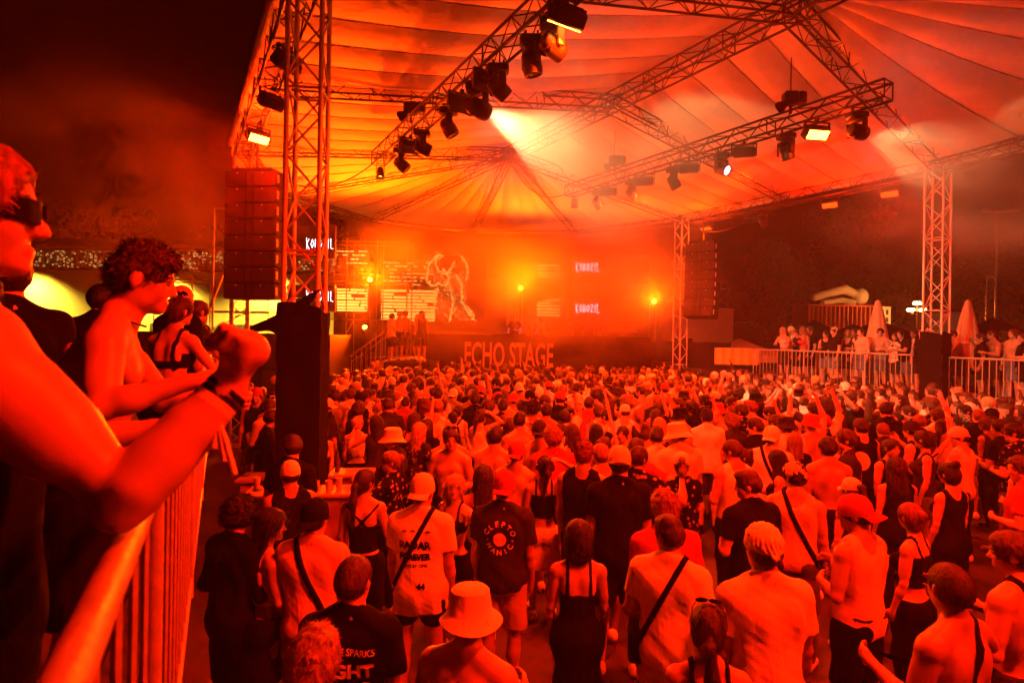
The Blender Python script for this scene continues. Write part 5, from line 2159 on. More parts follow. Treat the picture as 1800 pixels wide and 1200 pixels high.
# ---- trees
def leaf_mesh(seed, n, rx, rz, size):
    r = np.random.RandomState(seed)
    nc = 26
    cen = r.normal(size=(nc, 3)); cen /= np.linalg.norm(cen, axis=1)[:, None]
    cen *= (r.rand(nc, 1) ** .5) * np.array([rx, rx, rz]) * .85
    crd = rx * (.22 + .25 * r.rand(nc))
    k = r.randint(0, nc, n)
    d = r.normal(size=(n, 3)); d /= np.linalg.norm(d, axis=1)[:, None]
    c = cen[k] + d * crd[k][:, None] * (r.rand(n, 1) ** .35)
    a = r.normal(size=(n, 3)); a /= np.linalg.norm(a, axis=1)[:, None]
    b = np.cross(a, r.normal(size=(n, 3))); b /= np.linalg.norm(b, axis=1)[:, None]
    s = size * (.6 + .8 * r.rand(n, 1))
    v = np.stack([c - a * s, c + b * s * .5, c + a * s, c - b * s * .5], 1).reshape(-1, 3)
    return mesh_np('crown', v, np.arange(4 * n).reshape(-1, 4), M['leaf']), cen


LEAFS = [leaf_mesh(s, 5200, 3.4, 4.2, .16) for s in (1, 2, 3)]


def tree(x, y, h, k, label):
    root = empty('tree', (x, y, 0), k * 1.3)
    tag(root, label, 'tree', 'trees behind the festival ground')
    me, cen = LEAFS[k % 3]
    s = h / 11
    b = MB()
    b.tube([(0, 0, 0), (.1, 0, 2.4 * s), (.0, .1, 6 * s), (0, 0, 9 * s)], [.30 * s, .22 * s, .14 * s, .05 * s], 8)
    for c in cen[:12]:
        z0 = 3 * s + 3.5 * s * abs(c[2]) / 4
        b.tube([(0, 0, z0), (c[0] * .5 * s, c[1] * .5 * s, (z0 + 6.8 * s + c[2] * s) / 2), (c[0] * s, c[1] * s, 6.8 * s + c[2] * s)], [.09 * s, .06 * s, .02 * s], 6)
    b.build('trunk', M['bark'], root, True)
    o = link(bpy.data.objects.new('crown', me), root)
    o.location = (0, 0, 6.8 * s)
    o.scale = (s, s, s)


tl = [(16, 50, 11, 'tree right of the far tower, above the container end'), (24, 53, 13, 'tree above the red container and inflatable'), (31, 51, 12, 'tree behind the closed parasols'), (38, 54, 14, 'tall tree behind the street lamp cluster'),
      (45, 52, 13, 'tree at the far right behind the tall mast'), (53, 55, 14, 'tree at the right edge of the picture'), (12, 52, 11, 'tree seen past the right loudspeaker column'), (34, 58, 18, 'tree rising farthest back on the right'),
      (-23, 46, 14, 'dark tree behind the low building, left part'), (-14, 47, 13, 'dark tree behind the low building near the loudspeakers'), (-31, 45, 13, 'dark tree above the head of the nearest man'), (-40, 48, 15, 'dark tree at the far left')]
for i, (x, y, h, lab) in enumerate(tl):
    tree(x, y, h, i, lab)
# low dark hill line
h_ = MB()
h_.grid(lambda u, v: Vector((-90 + 200 * u, 62 + 14 * v, (5.5 + 2.0 * math.sin(u * 9) + 1.2 * math.sin(u * 23)) * math.sin(v * pi / 2))), 60, 6)
structure(h_.build('hill', M['leaf']), 'dark wooded rise at the back')

# ---- red container with an inflatable
cb = empty('shipping_container', tuple(spot(1478, 556, 41)))
cb.location.z = 3.62
tag(cb, 'red corrugated container raised behind the black tents', 'container')
b = MB()
n = 60
Lc, Hc = 4.7, 1.75
b.grid(lambda u, v: Vector((-Lc / 2 + Lc * u, -.05 * (1 if int(u * n) % 4 < 2 else -1), Hc * v)), n, 1)
b.box((0, 1.2, Hc / 2), (Lc, 2.3, Hc - .02))
b.build('corrugated_wall', M['red_paint'], cb)
b = MB()
for z in (0, Hc):
    b.box((0, -.06, z), (Lc + .1, .14, .12))
b.build('frame_rail', M['red_paint'], cb)
b = MB().box((Lc / 2 + .62, 0, Hc * .62), (1.2, .08, 1.3))
e_ = b.build('white_sign', M['white_paint'], cb)
for i in range(3):
    for j in range(2):
        MB().box((Lc / 2 + .28 + i * .34, -.05, Hc * .45 + j * .55), (.16, .02, .34)).build('sign_mark', M['black_wood'], e_)
lowc = MB()
lowc.grid(lambda u, v: Vector((-Lc / 2 + Lc * u, -.05 * (1 if int(u * n) % 4 < 2 else -1), 3.55 * v)), n, 1)
lowc.box((0, 1.2, 1.77), (Lc, 2.3, 3.53))
o = lowc.build('shipping_container', M['red_paint']); o.location = (cb.location.x, cb.location.y, 0)
tag(o, 'lower red container mostly hidden by the black tents', 'container')
F = Field((-2.4, -1.0, -.4), (2.4, 1.0, 1.8), .07)
F.prims([('c', (-1.9, 0, .55), (.3, 0, 1.15), .30, .34, .1), ('c', (.3, 0, 1.15), (1.2, 0, .75), .33, .30, .1), ('e', (1.5, 0, .62), (.55, .5, .62), None, .1), ('c', (-1.2, 0, .1), (.2, .1, .35), .22, .2, .1), ('c', (.2, .1, .35), (.9, 0, .15), .2, .25, .1)])
v, f = F.polys()
inf = link(bpy.data.objects.new('inflatable_figure', mesh_np('inflatable', v, f, M['white_paint'], True)))
inf.location = (cb.location.x + .3, cb.location.y + .7, cb.location.z + Hc + .12)
tag(inf, 'pale bent inflatable figure lying on top of the red container', 'inflatable')

# ---- pop-up tents
def gazebo(p, w, hz, label, mat='black_cloth', top=1.1):
    root = empty('popup_tent', (p[0], p[1], 0))
    tag(root, label, 'tent', 'pop-up tents behind the right deck')
    b = MB()
    h = w / 2
    n = 8
    for k in range(4):
        R = Matrix.Rotation(k * pi / 2, 3, 'Z')
        b.grid(lambda u, v: R @ Vector(((-h + 2 * h * u) * (1 - v), -h * (1 - v), hz + top * v ** 1.25 - .08 * math.sin(pi * u) * (1 - v))), n, 6)
        b.grid(lambda u, v: R @ Vector((-h + 2 * h * u, -h - .01, hz - .28 + .28 * v)), n, 1)
    b.build('roof', M[mat], root, True)
    for x in (-h, h):
        for y in (-h, h):
            MB().pipe((x, y, 0), (x, y, hz), .025, n=6).build('leg', M['alu_dull'], root)


gazebo((spot(1432, 575, 27).x, 27), 3.4, 2.75, 'black pointed pop-up tent left of the first closed parasol')
gazebo((spot(1545, 575, 25).x, 25), 4.4, 2.7, 'large black pop-up tent behind the first closed parasol')
gazebo((spot(1500, 575, 30).x, 30), 4.0, 2.75, 'dark pop-up tent farther back between the container and the parasol', top=1.0)
gazebo((spot(1745, 575, 24).x, 24), 4.2, 2.7, 'black pop-up tent behind the second closed parasol', top=1.25)
gazebo((spot(1300, 585, 25).x, 25), 3.2, 2.2, 'low red tinted pop-up tent right of the far tower', 'parasol', .7)
for (x0, x1, y, lab) in ((1165, 1290, 540, 'pale cabin behind the right loudspeaker column'), (1668, 1700, 548, 'white van body beside the second parasol')):
    p, q = spot(x0, y, 30), spot(x1, y, 30)
    r = empty('cabin', ((p.x + q.x) / 2, 31.2, 0)); tag(r, lab, 'cabin')
    MB().bevel_box((0, 0, p.z / 2), (q.x - p.x, 2.4, p.z), .05).build('wall', M['white_paint'], r)
    MB().box((0, 0, p.z + .05), (q.x - p.x + .2, 2.6, .1)).build('roof', M['roof_dark'], r)
    MB().box((-(q.x - p.x) * .2, -1.22, p.z * .55), ((q.x - p.x) * .25, .06, .8)).build('window', M['roof_dark'], r)

# ---- closed parasols on the right deck
def parasol(p, top, label):
    root = empty('closed_parasol', p)
    tag(root, label, 'parasol', 'closed parasols on the right deck')
    h = top - p[2]
    MB().lathe([(0, .06), (.28, .06), (.30, 0), (0, 0)], 20).build('base', M['alu_dull'], root)
    MB().pipe((0, 0, .05), (0, 0, h), .026, n=10).build('pole', M['steel'], root, True)
    b = MB()
    n = 48
    prof = [(.02, h), (.07, h - .05), (.16, h - .5), (.25, h - 1.1), (.29, h - 1.5), (.27, h - 1.85), (.22, h - 1.86)]
    vs, fs = [], []
    for r, z in prof:
        for i in range(n):
            t = 2 * pi * i / n
            w = 1 + .18 * abs(math.sin(4 * t)) * min(1, (h - z) * 1.5) + .05 * math.sin(3 * t + z)
            vs.append((r * w * math.cos(t), r * w * math.sin(t), z + .03 * math.sin(8 * t) * (z < h - 1.4)))
    for k in range(len(prof) - 1):
        for i in range(n):
            j = (i + 1) % n
            fs.append((k * n + j, k * n + i, (k + 1) * n + i, (k + 1) * n + j))
    b.add(vs, fs)
    b.build('folded_cloth', M['parasol'], root, True)
    MB().lathe([(.30, 0), (.315, .02), (.30, .05)], 24, 0, Matrix.Translation((0, 0, h - 1.2))).build('tie', M['white_cloth'], root, True)


def on_rail(px, off):
    """point of the right deck at photo column px, off metres behind its railing"""
    a, b = RA + RN * off, RB + RN * off
    k = (px - 900) / 1000
    d = b - a
    t = (k * a.y - a.x) / (d.x - k * d.y)
    return a + d * t


for px, lab in ((1542, 'closed pale parasol behind the middle of the right railing'), (1700, 'closed pale parasol right of the right hand tower')):
    p = on_rail(px, 1.7)
    parasol((p.x, p.y, DECK), spot(px, 527, p.y).z, lab)

# ---- street lamps and masts
def mast(px, py, depth, label, arms=0, lit=False, r=.07):
    t = spot(px, py, depth)
    root = empty('lamp_post', (t.x, t.y, 0))
    tag(root, label, 'lamp post')
    MB().pipe((0, 0, 0), (0, 0, t.z), r, r * .6, n=10).build('pole', M['steel'], root, True)
    if arms:
        MB().box((0, 0, t.z), (1.6, .08, .08)).build('cross_arm', M['steel'], root)
        for x in (-.8, .8):
            MB().bevel_box((x, -.1, t.z + .05), (.5, .32, .12), .03).build('lamp_head', M['alu_dull'], root)
    else:
        MB().bevel_box((.2, -.1, t.z), (.5, .25, .14), .03).build('lamp_head', M['alu_dull'], root)
    return root


mast(1753, 372, 33, 'tallest mast with two lamp heads at the far right', 1)
mast(1735, 486, 33, 'short thin lamp post left of the tallest mast')
mast(1632, 434, 33, 'lamp post just left of the right hand tower')
mast(1262, 508, 33, 'small lamp post beside the right loudspeaker column', r=.04)
cl = spot(1612, 545, 38)
root = empty('street_lamp', (cl.x, cl.y, 0))
tag(root, 'cluster of three glowing amber street lamps', 'street lamp')
MB().pipe((0, 0, 0), (0, 0, cl.z + .3), .06, n=10).build('pole', M['black_metal'], root, True)
MB().box((0, 0, cl.z - .2), (.8, .06, .06)).build('cross_arm', M['black_metal'], root)
for x, z in ((0, .45), (-.42, 0), (.42, 0)):
    MB().lathe([(0, .12), (.2, .10), (.26, 0), (.2, -.07), (0, -.09)], 16, 0, Matrix.Translation((x, 0, cl.z + z))).build('globe', M['glow_street'], root, True)
lamp('POINT', 'street_glow', (cl.x, cl.y - .6, cl.z), (0, 0, -1), 1000, (1, .15, .008), soft=.3)

# ---- bar counter round the nearest tower, with cups and bottles
def counter(p, w, d, rz, label):
    root = empty('bar_counter', (p[0], p[1], 0), rz)
    tag(root, label, 'counter', 'bar counters round the nearest tower')
    MB().bevel_box((0, 0, 1.08), (w, d, .05), .012).build('top', M['wood_table'], root)
    MB().box((0, 0, .53), (w - .1, d - .12, 1.05)).build('front', M['wood_table'], root)
    MB().box((0, 0, .06), (w - .04, d - .06, .1)).build('plinth', M['black_wood'], root)
    MB().lathe([(.0, 1.108), (.055, 1.108)], 18, 0, Matrix.Translation((-w * .4, 0, 0))).build('cup_hole', M['black_metal'], root)


ca = spot(530, 852, 6.45)
counter((ca.x, ca.y), 1.2, .42, .12, 'wooden bar counter in front of the nearest tower')
cb2 = spot(468, 822, 7.05)
counter((cb2.x, cb2.y), .62, .4, .12, 'short wooden bar counter left of the nearest tower')
cc2 = spot(620, 812, 7.35)
counter((cc2.x, cc2.y), .55, .4, .12, 'wooden bar counter right behind the nearest tower')


def cup(p, label, h=.13):
    o = MB().lathe([(0, 0), (.03, 0), (.04, h), (.037, h), (.028, .008), (0, .008)], 16).build('cup', M['plastic'], None, True)
    o.location = p
    tag(o, label, 'cup', 'cups and bottles on the counters')


def bottle(p, label):
    o = MB().lathe([(0, 0), (.033, 0), (.034, .15), (.014, .20), (.013, .26), (0, .26)], 16).build('bottle', M['brown_glass'], None, True)
    o.location = p
    tag(o, label, 'bottle', 'cups and bottles on the counters')


ct = 1.107
for (x, y, kind, lab) in ((522, 842, 'cup', 'cup at the foot of the black wrap on the counter'), (582, 850, 'cup', 'left cup on the right end of the front counter'), (600, 846, 'cup', 'right cup on the right end of the front counter'), (560, 856, 'cup', 'low cup in the middle of the front counter'),
                          (578, 812, 'bottle', 'brown bottle beside the black wrap'), (456, 862, 'cup', 'cup on the left end of the front counter')):
    e = 583 - y
    if y > 835:
        p = spot(x, y, 6.45); p.y = ca.y + RND.uniform(-.12, .12); p.x = (x - 900) / 1000 * p.y
        p.z = ct
    else:
        p = Vector((cc2.x - .18, cc2.y - .05, ct))
    (cup if kind == 'cup' else bottle)(p, lab)
# ------------------------------------------------------------------ people: poses shared by the crowd
DOWN = ((.14, .02, -1), (.02, .32, -1), (-.05, .25, -1))
BENT = ((.22, .12, -1), (-.25, 1, .25), (-.35, .9, .2))
BENT2 = ((.28, -.05, -1), (-.55, .9, .05), (-.8, .5, .1))
UP = ((.45, .35, .85), (-.15, .35, 1), (-.05, .3, 1))
UPF = ((.3, .75, .55), (-.05, .45, 1), (0, .4, 1))
PHONE = ((.3, .8, .35), (-.35, .45, .8), (-.2, .5, .8))
HEAD = ((.75, .25, .45), (-.75, -.1, .45), (-.8, -.1, .2))
DANCE = ((.75, .2, -.45), (-.1, .75, .65), (0, .5, .8))
HIP = ((.55, -.15, -.85), (-.6, .35, -.55), (-.7, .3, -.4))
RAILA = ((.25, .5, -.8), (-.45, .95, .10), (-.7, .6, -.1))
CHIN = ((.2, .45, -.9), (-.3, .35, .95), (-.3, .1, .9))
NECK = ((.55, .5, .1), (-.75, .45, .35), (-.8, .3, .2))
HC = .0125
for k, a in {
    'm_down': dict(sex='m', armR=DOWN, armL=DOWN), 'm_bent': dict(sex='m', armR=BENT, armL=BENT2, head=(.45, -.12, 0)), 'm_phone': dict(sex='m', armR=PHONE, armL=PHONE, head=(0, .12, 0)),
    'm_up': dict(sex='m', armR=UP, armL=DOWN, head=(-.25, .1, 0), stance=.13), 'm_dance': dict(sex='m', armR=DANCE, armL=BENT, head=(-.5, -.05, .08), stance=.15, step=.12),
    'm_left': dict(sex='m', armR=DOWN, armL=BENT2, head=(.85, -.15, 0), stance=.12), 'm_heavy': dict(sex='m', armR=DOWN, armL=DOWN, heavy=.018, stance=.13, head=(-.1, 0, 0)),
    'm_rail': dict(sex='m', armR=RAILA, armL=RAILA, lean=.22, head=(.2, -.1, 0)),
    'f_down': dict(sex='f', armR=DOWN, armL=DOWN, head=(-.1, 0, 0)), 'f_bent': dict(sex='f', armR=BENT, armL=DOWN, head=(-.55, -.05, 0)), 'f_up': dict(sex='f', armR=UP, armL=BENT, head=(.2, .1, .1)),
    'f_head': dict(sex='f', armR=HEAD, armL=DOWN, head=(.15, -.1, .1)), 'f_dance': dict(sex='f', armR=BENT2, armL=DANCE, head=(.6, 0, -.08), step=.1), 'f_rail': dict(sex='f', armR=RAILA, armL=CHIN, lean=.18, head=(-.2, -.05, 0)),
}.items():
    VAR[k] = Variant(Fig(**a), HC)


def txt2d(s, size, bold=.0, sx=1.0, dx=0, dz=0, rot=0.0):
    me = text_mesh(s, size, bold, sx)
    vs = []
    c, sn = math.cos(rot), math.sin(rot)
    for v in me.vertices:
        vs.append((dx + v.co.x * c - v.co.y * sn, dz + v.co.x * sn + v.co.y * c))
    fs = [tuple(p.vertices) for p in me.polygons]
    bpy.data.meshes.remove(me)
    return vs, fs


def ring2d(r0, r1, n=28, dx=0, dz=0):
    vs = [(dx + r * math.cos(2 * pi * i / n), dz + r * math.sin(2 * pi * i / n)) for r in (r0, r1) for i in range(n)]
    return vs, [(i, (i + 1) % n, n + (i + 1) % n, n + i) for i in range(n)]


def arc_text(s, R, size, a0, a1, dx=0, dz=0, bold=.0, flip=False):
    out = []
    n = len(s)
    for i, ch in enumerate(s):
        a = a0 + (a1 - a0) * (i / max(1, n - 1))
        out.append(txt2d(ch, size, bold, 1, dx + R * math.cos(a), dz + R * math.sin(a), a - pi / 2 if not flip else a + pi / 2))
    return out


def add_print(p, var, worn, items, zc, col, rough='fabric'):
    res = VAR[var].back_print(worn, items, zc)
    b = MB()
    for vs, fs in res:
        b.add(vs, fs)
    o = b.build('shirt_print', M[rough], p)
    o.color = col4(FCOL[col])
    o['kind'] = 'stuff'
    return o


PLACED = []      # (x, y) of everybody on the ground, to keep them apart
NPEOPLE = 0


def at_px(px, py, h):
    return ground_from_top(px, py, h)


# ---- named people in the near crowd: (photo column and row of the head top, pose, turn, height, dress, label)
def P_(px, py, var, turn, h, label, **kw):
    """turn 0 faces away from the camera; positive turns left"""
    global NPEOPLE
    hat = kw.get('hat')
    hh = h + (.035 if (hat and hat[0] in ('bucket', 'cap', 'cap_back', 'visor_up', 'scarf')) else .02 if kw.get('hair') in ('messy', 'curly', 'top_bun', 'quiff') else .05 if kw.get('hair') == 'afro' else .008)
    p = at_px(px, py, hh)
    PLACED.append((p.x, p.y))
    NPEOPLE += 1
    base = -math.atan2(p.x + 1.0, 24 - p.y)        # towards the stage
    return person(var, p, base * .6 + turn, label, height=h, **kw)


P_(550, 1112, 'm_down', .1, 1.74, 'man with short light ruffled hair at the bottom edge, by the railing', hair='messy', hcol='light', top=('tee', 'charcoal'), skin=1)
P_(825, 1026, 'm_bent', -.35, 1.74, 'bare shouldered man in a pale bucket hat at the bottom edge', hair='curly', hcol='dark', hat=('bucket', 'cream'), skin=1, bottom=('shorts', 'grey'))
p = P_(620, 978, 'm_heavy', -.05, 1.78, 'man with cropped hair in a black t-shirt with white block lettering', hair='crew', hcol='brown', top=('tee', 'black'), skin=0)
add_print(p, 'm_heavy', ('tee', 'shorts'), [txt2d('CHARLIE SPARKS', .042, .0012, .95, 0, .13), txt2d('LIGHT', .085, .004, 1.05, .02, .03), txt2d('KING', .085, .004, 1.1, .02, -.06), txt2d('MINISTRY', .034, .001, 1.1, .03, -.11)], 1.22, 'cream')
P_(552, 872, 'm_down', -.1, 1.76, 'man in a black cap and pale t-shirt with a dark shoulder strap', hair='crew', hcol='dark', hat=('cap_back', 'black'), top=('long_tee', 'pink'), strap=(-1, 'black'), bag=True, skin=0, bottom=('shorts', 'beige'))
P_(415, 872, 'm_bent', -.5, 1.74, 'person with dark curls in a long black robe beside the railing', hair='curly', hcol='black', top=('long_sleeve', 'black'), bottom=('trousers', 'black'), skin=0)
P_(470, 892, 'f_bent', -.9, 1.68, 'dark haired woman in a pale top bending beside the railing, under the counter', hair='long', hcol='black', top=('crop', 'pink'), bottom=('skirt', 'black'), skin=2)
P_(640, 822, 'f_bent', .1, 1.70, 'woman with a dark ponytail in a strappy black back, by the counter', hair='low_tail', hcol='dark', top=('cross', 'black'), bottom=('trousers', 'black'), skin=1)
p = P_(742, 829, 'm_heavy', -.12, 1.80, 'man in a pale backward cap and white long t-shirt with dark lettering', hair='crew', hcol='brown', hat=('cap_back', 'cream'), top=('long_tee', 'white'), bottom=('short_shorts', 'black'), strap=(1, 'black'), skin=0)
add_print(p, 'm_heavy', ('long_tee', 'short_shorts'), [txt2d('* * * *', .07, .003, 1.2, .0, .12), txt2d('RADAR', .075, .003, .95, -.01, .04), txt2d('FOREVER', .062, .003, .9, -.01, -.04), txt2d('ONE BY ONE', .03, .001, 1, 0, -.09), txt2d('44', .06, .003, .95, .05, -.24)], 1.22, 'black')
P_(800, 832, 'f_dance', 2.6, 1.62, 'blonde woman turned round to face the camera', hair='long_wavy', hcol='blond', top=('bikini', 'black'), bottom=('shorts', 'black'), skin=4)
p = P_(886, 824, 'm_down', -.15, 1.78, 'man in a dark t-shirt with a round pale emblem, cap worn backward', hair='short', hcol='dark', hat=('cap_back', 'red'), top=('tee', 'charcoal'), bottom=('shorts', 'beige'), skin=2)
add_print(p, 'm_down', ('tee', 'shorts'), arc_text('CLEPTO', .098, .055, 2.65, .5, 0, 0, .002) + arc_text('MANIC', .115, .055, 3.7, 5.7, 0, 0, .002, True) + [ring2d(.052, .0, 24), txt2d('*', .05, 0, 1, .098, -.03), txt2d('*', .05, 0, 1, -.098, -.03)], 1.27, 'pink')
P_(850, 815, 'f_down', .15, 1.66, 'woman with long dark straight hair beside the emblem t-shirt man', hair='long', hcol='dark', top=('crop', 'charcoal'), bottom=('shorts', 'black'), skin=2)
P_(1018, 913, 'f_down', .02, 1.66, 'woman with a dark bob in a long backless black dress', hair='bob', hcol='black', top=('dress', 'black'), skin=1, shoes='black')
P_(1180, 908, 'm_left', -.45, 1.76, 'man with a fade haircut in a white t-shirt with a black sling bag', hair='fade', hcol='dark', top=('tee', 'white'), bottom=('shorts', 'cream'), strap=(1, 'black'), bag=True, skin=1)
P_(1172, 862, 'm_heavy', .1, 1.77, 'man with tousled reddish hair in a dark red t-shirt', hair='messy', hcol='red', top=('tee', 'red'), bottom=('trousers', 'black'), skin=1)
P_(1090, 781, 'm_heavy', .0, 1.93, 'tall broad man in a pale backward cap and plain black t-shirt', hair='crew', hcol='dark', hat=('visor_up', 'cream'), top=('long_tee', 'black'), bottom=('shorts', 'black'), skin=1)
P_(1026, 776, 'm_down', -.3, 1.86, 'curly haired man in a black sleeveless shirt left of the tall broad man', hair='curltop', hcol='red', top=('vest', 'black'), bottom=('trousers', 'black'), skin=1)
P_(1346, 917, 'm_down', .12, 1.86, 'man in a white knotted head scarf and pale shirt, lower right', hair=None, hat=('scarf', 'white'), top=('tee', 'cream'), bottom=('trousers', 'charcoal'), skin=1)
P_(1246, 1062, 'f_down', -.1, 1.66, 'woman with a dark low ponytail and thin straps at the bottom edge', hair='low_tail', hcol='dark', top=('bikini', 'black'), bottom=('skirt', 'black'), extra=(('shades_up', 'black'),), skin=1)
P_(1322, 826, 'm_left', .35, 1.80, 'man with shaved sides in a black t-shirt looking left', hair='fade', hcol='brown', top=('tee', 'black'), bottom=('trousers', 'black'), skin=1)
P_(1512, 866, 'm_bent', .55, 1.80, 'muscular man in a white tank top and backward cap', hair='short', hcol='dark', hat=('cap_back', 'red'), top=('tank', 'pink'), bottom=('trousers', 'black'), waist='charcoal', skin=2)
P_(1607, 882, 'f_bent', .75, 1.66, 'woman with reddish pinned up hair in a black top, right', hair='bun', hcol='red', top=('crop', 'black'), bottom=('trousers', 'black'), skin=1)
P_(1676, 992, 'm_dance', .5, 1.80, 'bare backed man with short dark hair and a dark strap, bottom right', hair='crew', hcol='dark', strap=(1, 'black'), bottom=('shorts', 'black'), skin=2)
P_(1672, 810, 'f_down', .45, 1.70, 'woman with dark thick bunned hair in a black tank top, right', hair='top_bun', hcol='black', top=('tank', 'black'), bottom=('trousers', 'black'), skin=1)
P_(1400, 815, 'm_left', -.5, 1.78, 'man in a camouflage head scarf with an open pale shirt', hair=None, hat=('scarf_camo', 'white'), top=('tank', 'pink'), bottom=('trousers', 'olive'), strap=(-1, 'black'), skin=1)
P_(1457, 768, 'm_down', .05, 1.80, 'bare backed dark haired man right of the camouflage scarf', hair='short', hcol='black', bottom=('shorts', 'black'), skin=2)
P_(1578, 802, 'f_down', .1, 1.68, 'woman in black with very long loose dark hair', hair='long', hcol='dark', top=('tank', 'black'), bottom=('trousers', 'black'), skin=1)
P_(1792, 935, 'm_bent', .5, 1.80, 'bare shouldered man cut by the right edge', hair='short', hcol='brown', strap=(-1, 'black'), bottom=('shorts', 'charcoal'), skin=1)
P_(1764, 736, 'm_left', .5, 1.84, 'man in a loose black t-shirt near the right edge', hair='short', hcol='black', top=('long_tee', 'black'), bottom=('shorts', 'charcoal'), skin=2)
P_(1800, 800, 'm_left', .9, 1.80, 'man in a dark t-shirt facing left at the right edge', hair='short', hcol='brown', top=('tee', 'red'), bottom=('trousers', 'black'), skin=1)
P_(1648, 718, 'm_up', .5, 1.80, 'man in glasses and a white t-shirt with his arm raised', hair='short', hcol='dark', top=('tee', 'white'), bottom=('shorts', 'black'), extra=(('specs', 'black'),), skin=1)
mp_ = P_(1432, 706, 'm_phone', .35, 1.84, 'man in a black t-shirt holding a phone up with both hands', hair='short', hcol='black', top=('tee', 'navy'), bottom=('shorts', 'black'), extra=(('specs', 'black'),), skin=1)
P_(1332, 734, 'm_left', .2, 1.82, 'man with a short fringe in a black t-shirt looking left, right of middle', hair='fade', hcol='dark', top=('tee', 'black'), bottom=('trousers', 'black'), skin=1)
P_(1547, 722, 'f_down', .3, 1.72, 'woman with long black straight hair behind the scarf wearers', hair='long', hcol='black', top=('crop', 'charcoal'), bottom=('trousers', 'black'), skin=1)
P_(1398, 760, 'f_bent', .1, 1.66, 'fair haired woman with long hair in black, looking right', hair='long', hcol='light', top=('tee', 'black'), bottom=('trousers', 'black'), skin=4)
P_(1160, 733, 'f_down', .05, 1.70, 'woman with very long blonde hair in the middle of the crowd', hair='long', hcol='blond', top=('tank', 'charcoal'), bottom=('shorts', 'black'), skin=4)
P_(948, 736, 'm_down', -.1, 1.84, 'bare backed man in a dark backward cap, middle of the crowd', hair='crew', hcol='dark', hat=('cap_back', 'charcoal'), bottom=('shorts', 'black'), skin=4)
P_(908, 772, 'm_down', -.4, 1.76, 'man in a dark red backward cap and pale tank top', hair='crew', hcol='dark', hat=('cap_back', 'red'), top=('tank', 'pink'), bottom=('shorts', 'black'), skin=1)
P_(957, 800, 'f_head', .0, 1.66, 'woman with headphones over a ponytail and a black tube top', hair='ponytail', hcol='dark', extra=(('headphones', 'black'),), top=('crop', 'black'), bottom=('shorts', 'cream'), skin=1)
P_(866, 751, 'f_down', .0, 1.68, 'woman with a dark top bun and thin straps', hair='top_bun', hcol='dark', top=('bikini', 'charcoal'), bottom=('shorts', 'black'), skin=1)
P_(793, 752, 'm_bent', 2.9, 1.80, 'bare chested man facing the camera with sunglasses on his head', hair='short', hcol='dark', extra=(('shades_up', 'black'),), bottom=('shorts', 'black'), skin=4)
P_(693, 748, 'm_down', 1.4, 1.76, 'person in a broad pale hat left of the bare chested man', hair='short', hcol='light', hat=('bucket', 'cream'), top=('tee', 'charcoal'), bottom=('shorts', 'black'), skin=1)
P_(690, 790, 'f_dance', 1.2, 1.66, 'fair haired person in sunglasses and black beside the counter', hair='bun', hcol='light', top=('long_sleeve', 'black', 'floral'), bottom=('trousers', 'black'), extra=(('shades', 'black'),), skin=1)
P_(736, 742, 'f_down', -.5, 1.68, 'blonde woman with wavy hair in a floral top', hair='long_wavy', hcol='blond', top=('tee', 'charcoal', 'floral'), bottom=('shorts', 'black'), skin=4)
P_(617, 682, 'm_down', .0, 1.84, 'man in a long plain white t-shirt right of the black wrap', hair='crew', hcol='brown', top=('long_tee', 'white'), bottom=('trousers', 'black'), skin=1)
P_(878, 690, 'm_heavy', .0, 1.80, 'man with thin rucksack cords over a pale shirt and a backward cap', hair='crew', hcol='dark', hat=('cap_back', 'charcoal'), top=('tee', 'cream'), strap=(1, 'black'), bottom=('shorts', 'black'), skin=1)
P_(937, 703, 'm_down', .1, 1.76, 'person with a round black afro in a white top', hair='afro', hcol='black', top=('tank', 'white'), bottom=('shorts', 'black'), skin=3)
P_(770, 682, 'm_down', -.2, 1.82, 'dark haired man in a white t-shirt, left part of the crowd', hair='short', hcol='black', top=('tee', 'white'), bottom=('shorts', 'black'), skin=1)
P_(1072, 660, 'm_heavy', -.3, 1.86, 'broad man in a dark backward cap and black t-shirt before the banner', hair='crew', hcol='dark', hat=('cap_back', 'charcoal'), top=('tee', 'black'), bottom=('shorts', 'black'), skin=1)
P_(478, 694, 'm_down', -.3, 1.78, 'bare backed man in a pale cap left of the black wrap', hair='crew', hcol='dark', hat=('cap', 'cream'), strap=(1, 'black'), bottom=('shorts', 'black'), skin=1)
P_(1200, 790, 'f_bent', .35, 1.72, 'person in a white visor cap and a dark flowery shirt', hair='ponytail', hcol='light', hat=('visor_up', 'white'), top=('tee', 'black', 'floral'), bottom=('trousers', 'black'), strap=(1, 'black'), skin=1)
P_(1292, 772, 'm_bent', .4, 1.80, 'man with cropped hair in a white tank top, arms forward', hair='crew', hcol='brown', top=('tank', 'white'), bottom=('trousers', 'black'), skin=2)
P_(1500, 835, 'f_down', .4, 1.60, 'person in a pale baseball cap behind the tank top man', hair='ponytail', hcol='brown', hat=('cap', 'cream'), top=('tank', 'charcoal'), bottom=('shorts', 'black'), skin=1)
P_(1515, 735, 'm_down', .2, 1.80, 'man in a dark sleeveless shirt holding a pale round fan', hair='short', hcol='dark', top=('vest', 'black'), bottom=('trousers', 'black'), skin=1)
P_(1720, 640, 'm_left', .4, 1.78, 'dark haired man before the far right railing', hair='short', hcol='dark', top=('tee', 'charcoal'), bottom=('shorts', 'black'), skin=1)
P_(1690, 748, 'm_left', .7, 1.76, 'man in a pale head scarf looking left, right side of the crowd', hair=None, hat=('scarf', 'cream'), top=('tank', 'cream'), bottom=('trousers', 'black'), skin=1)
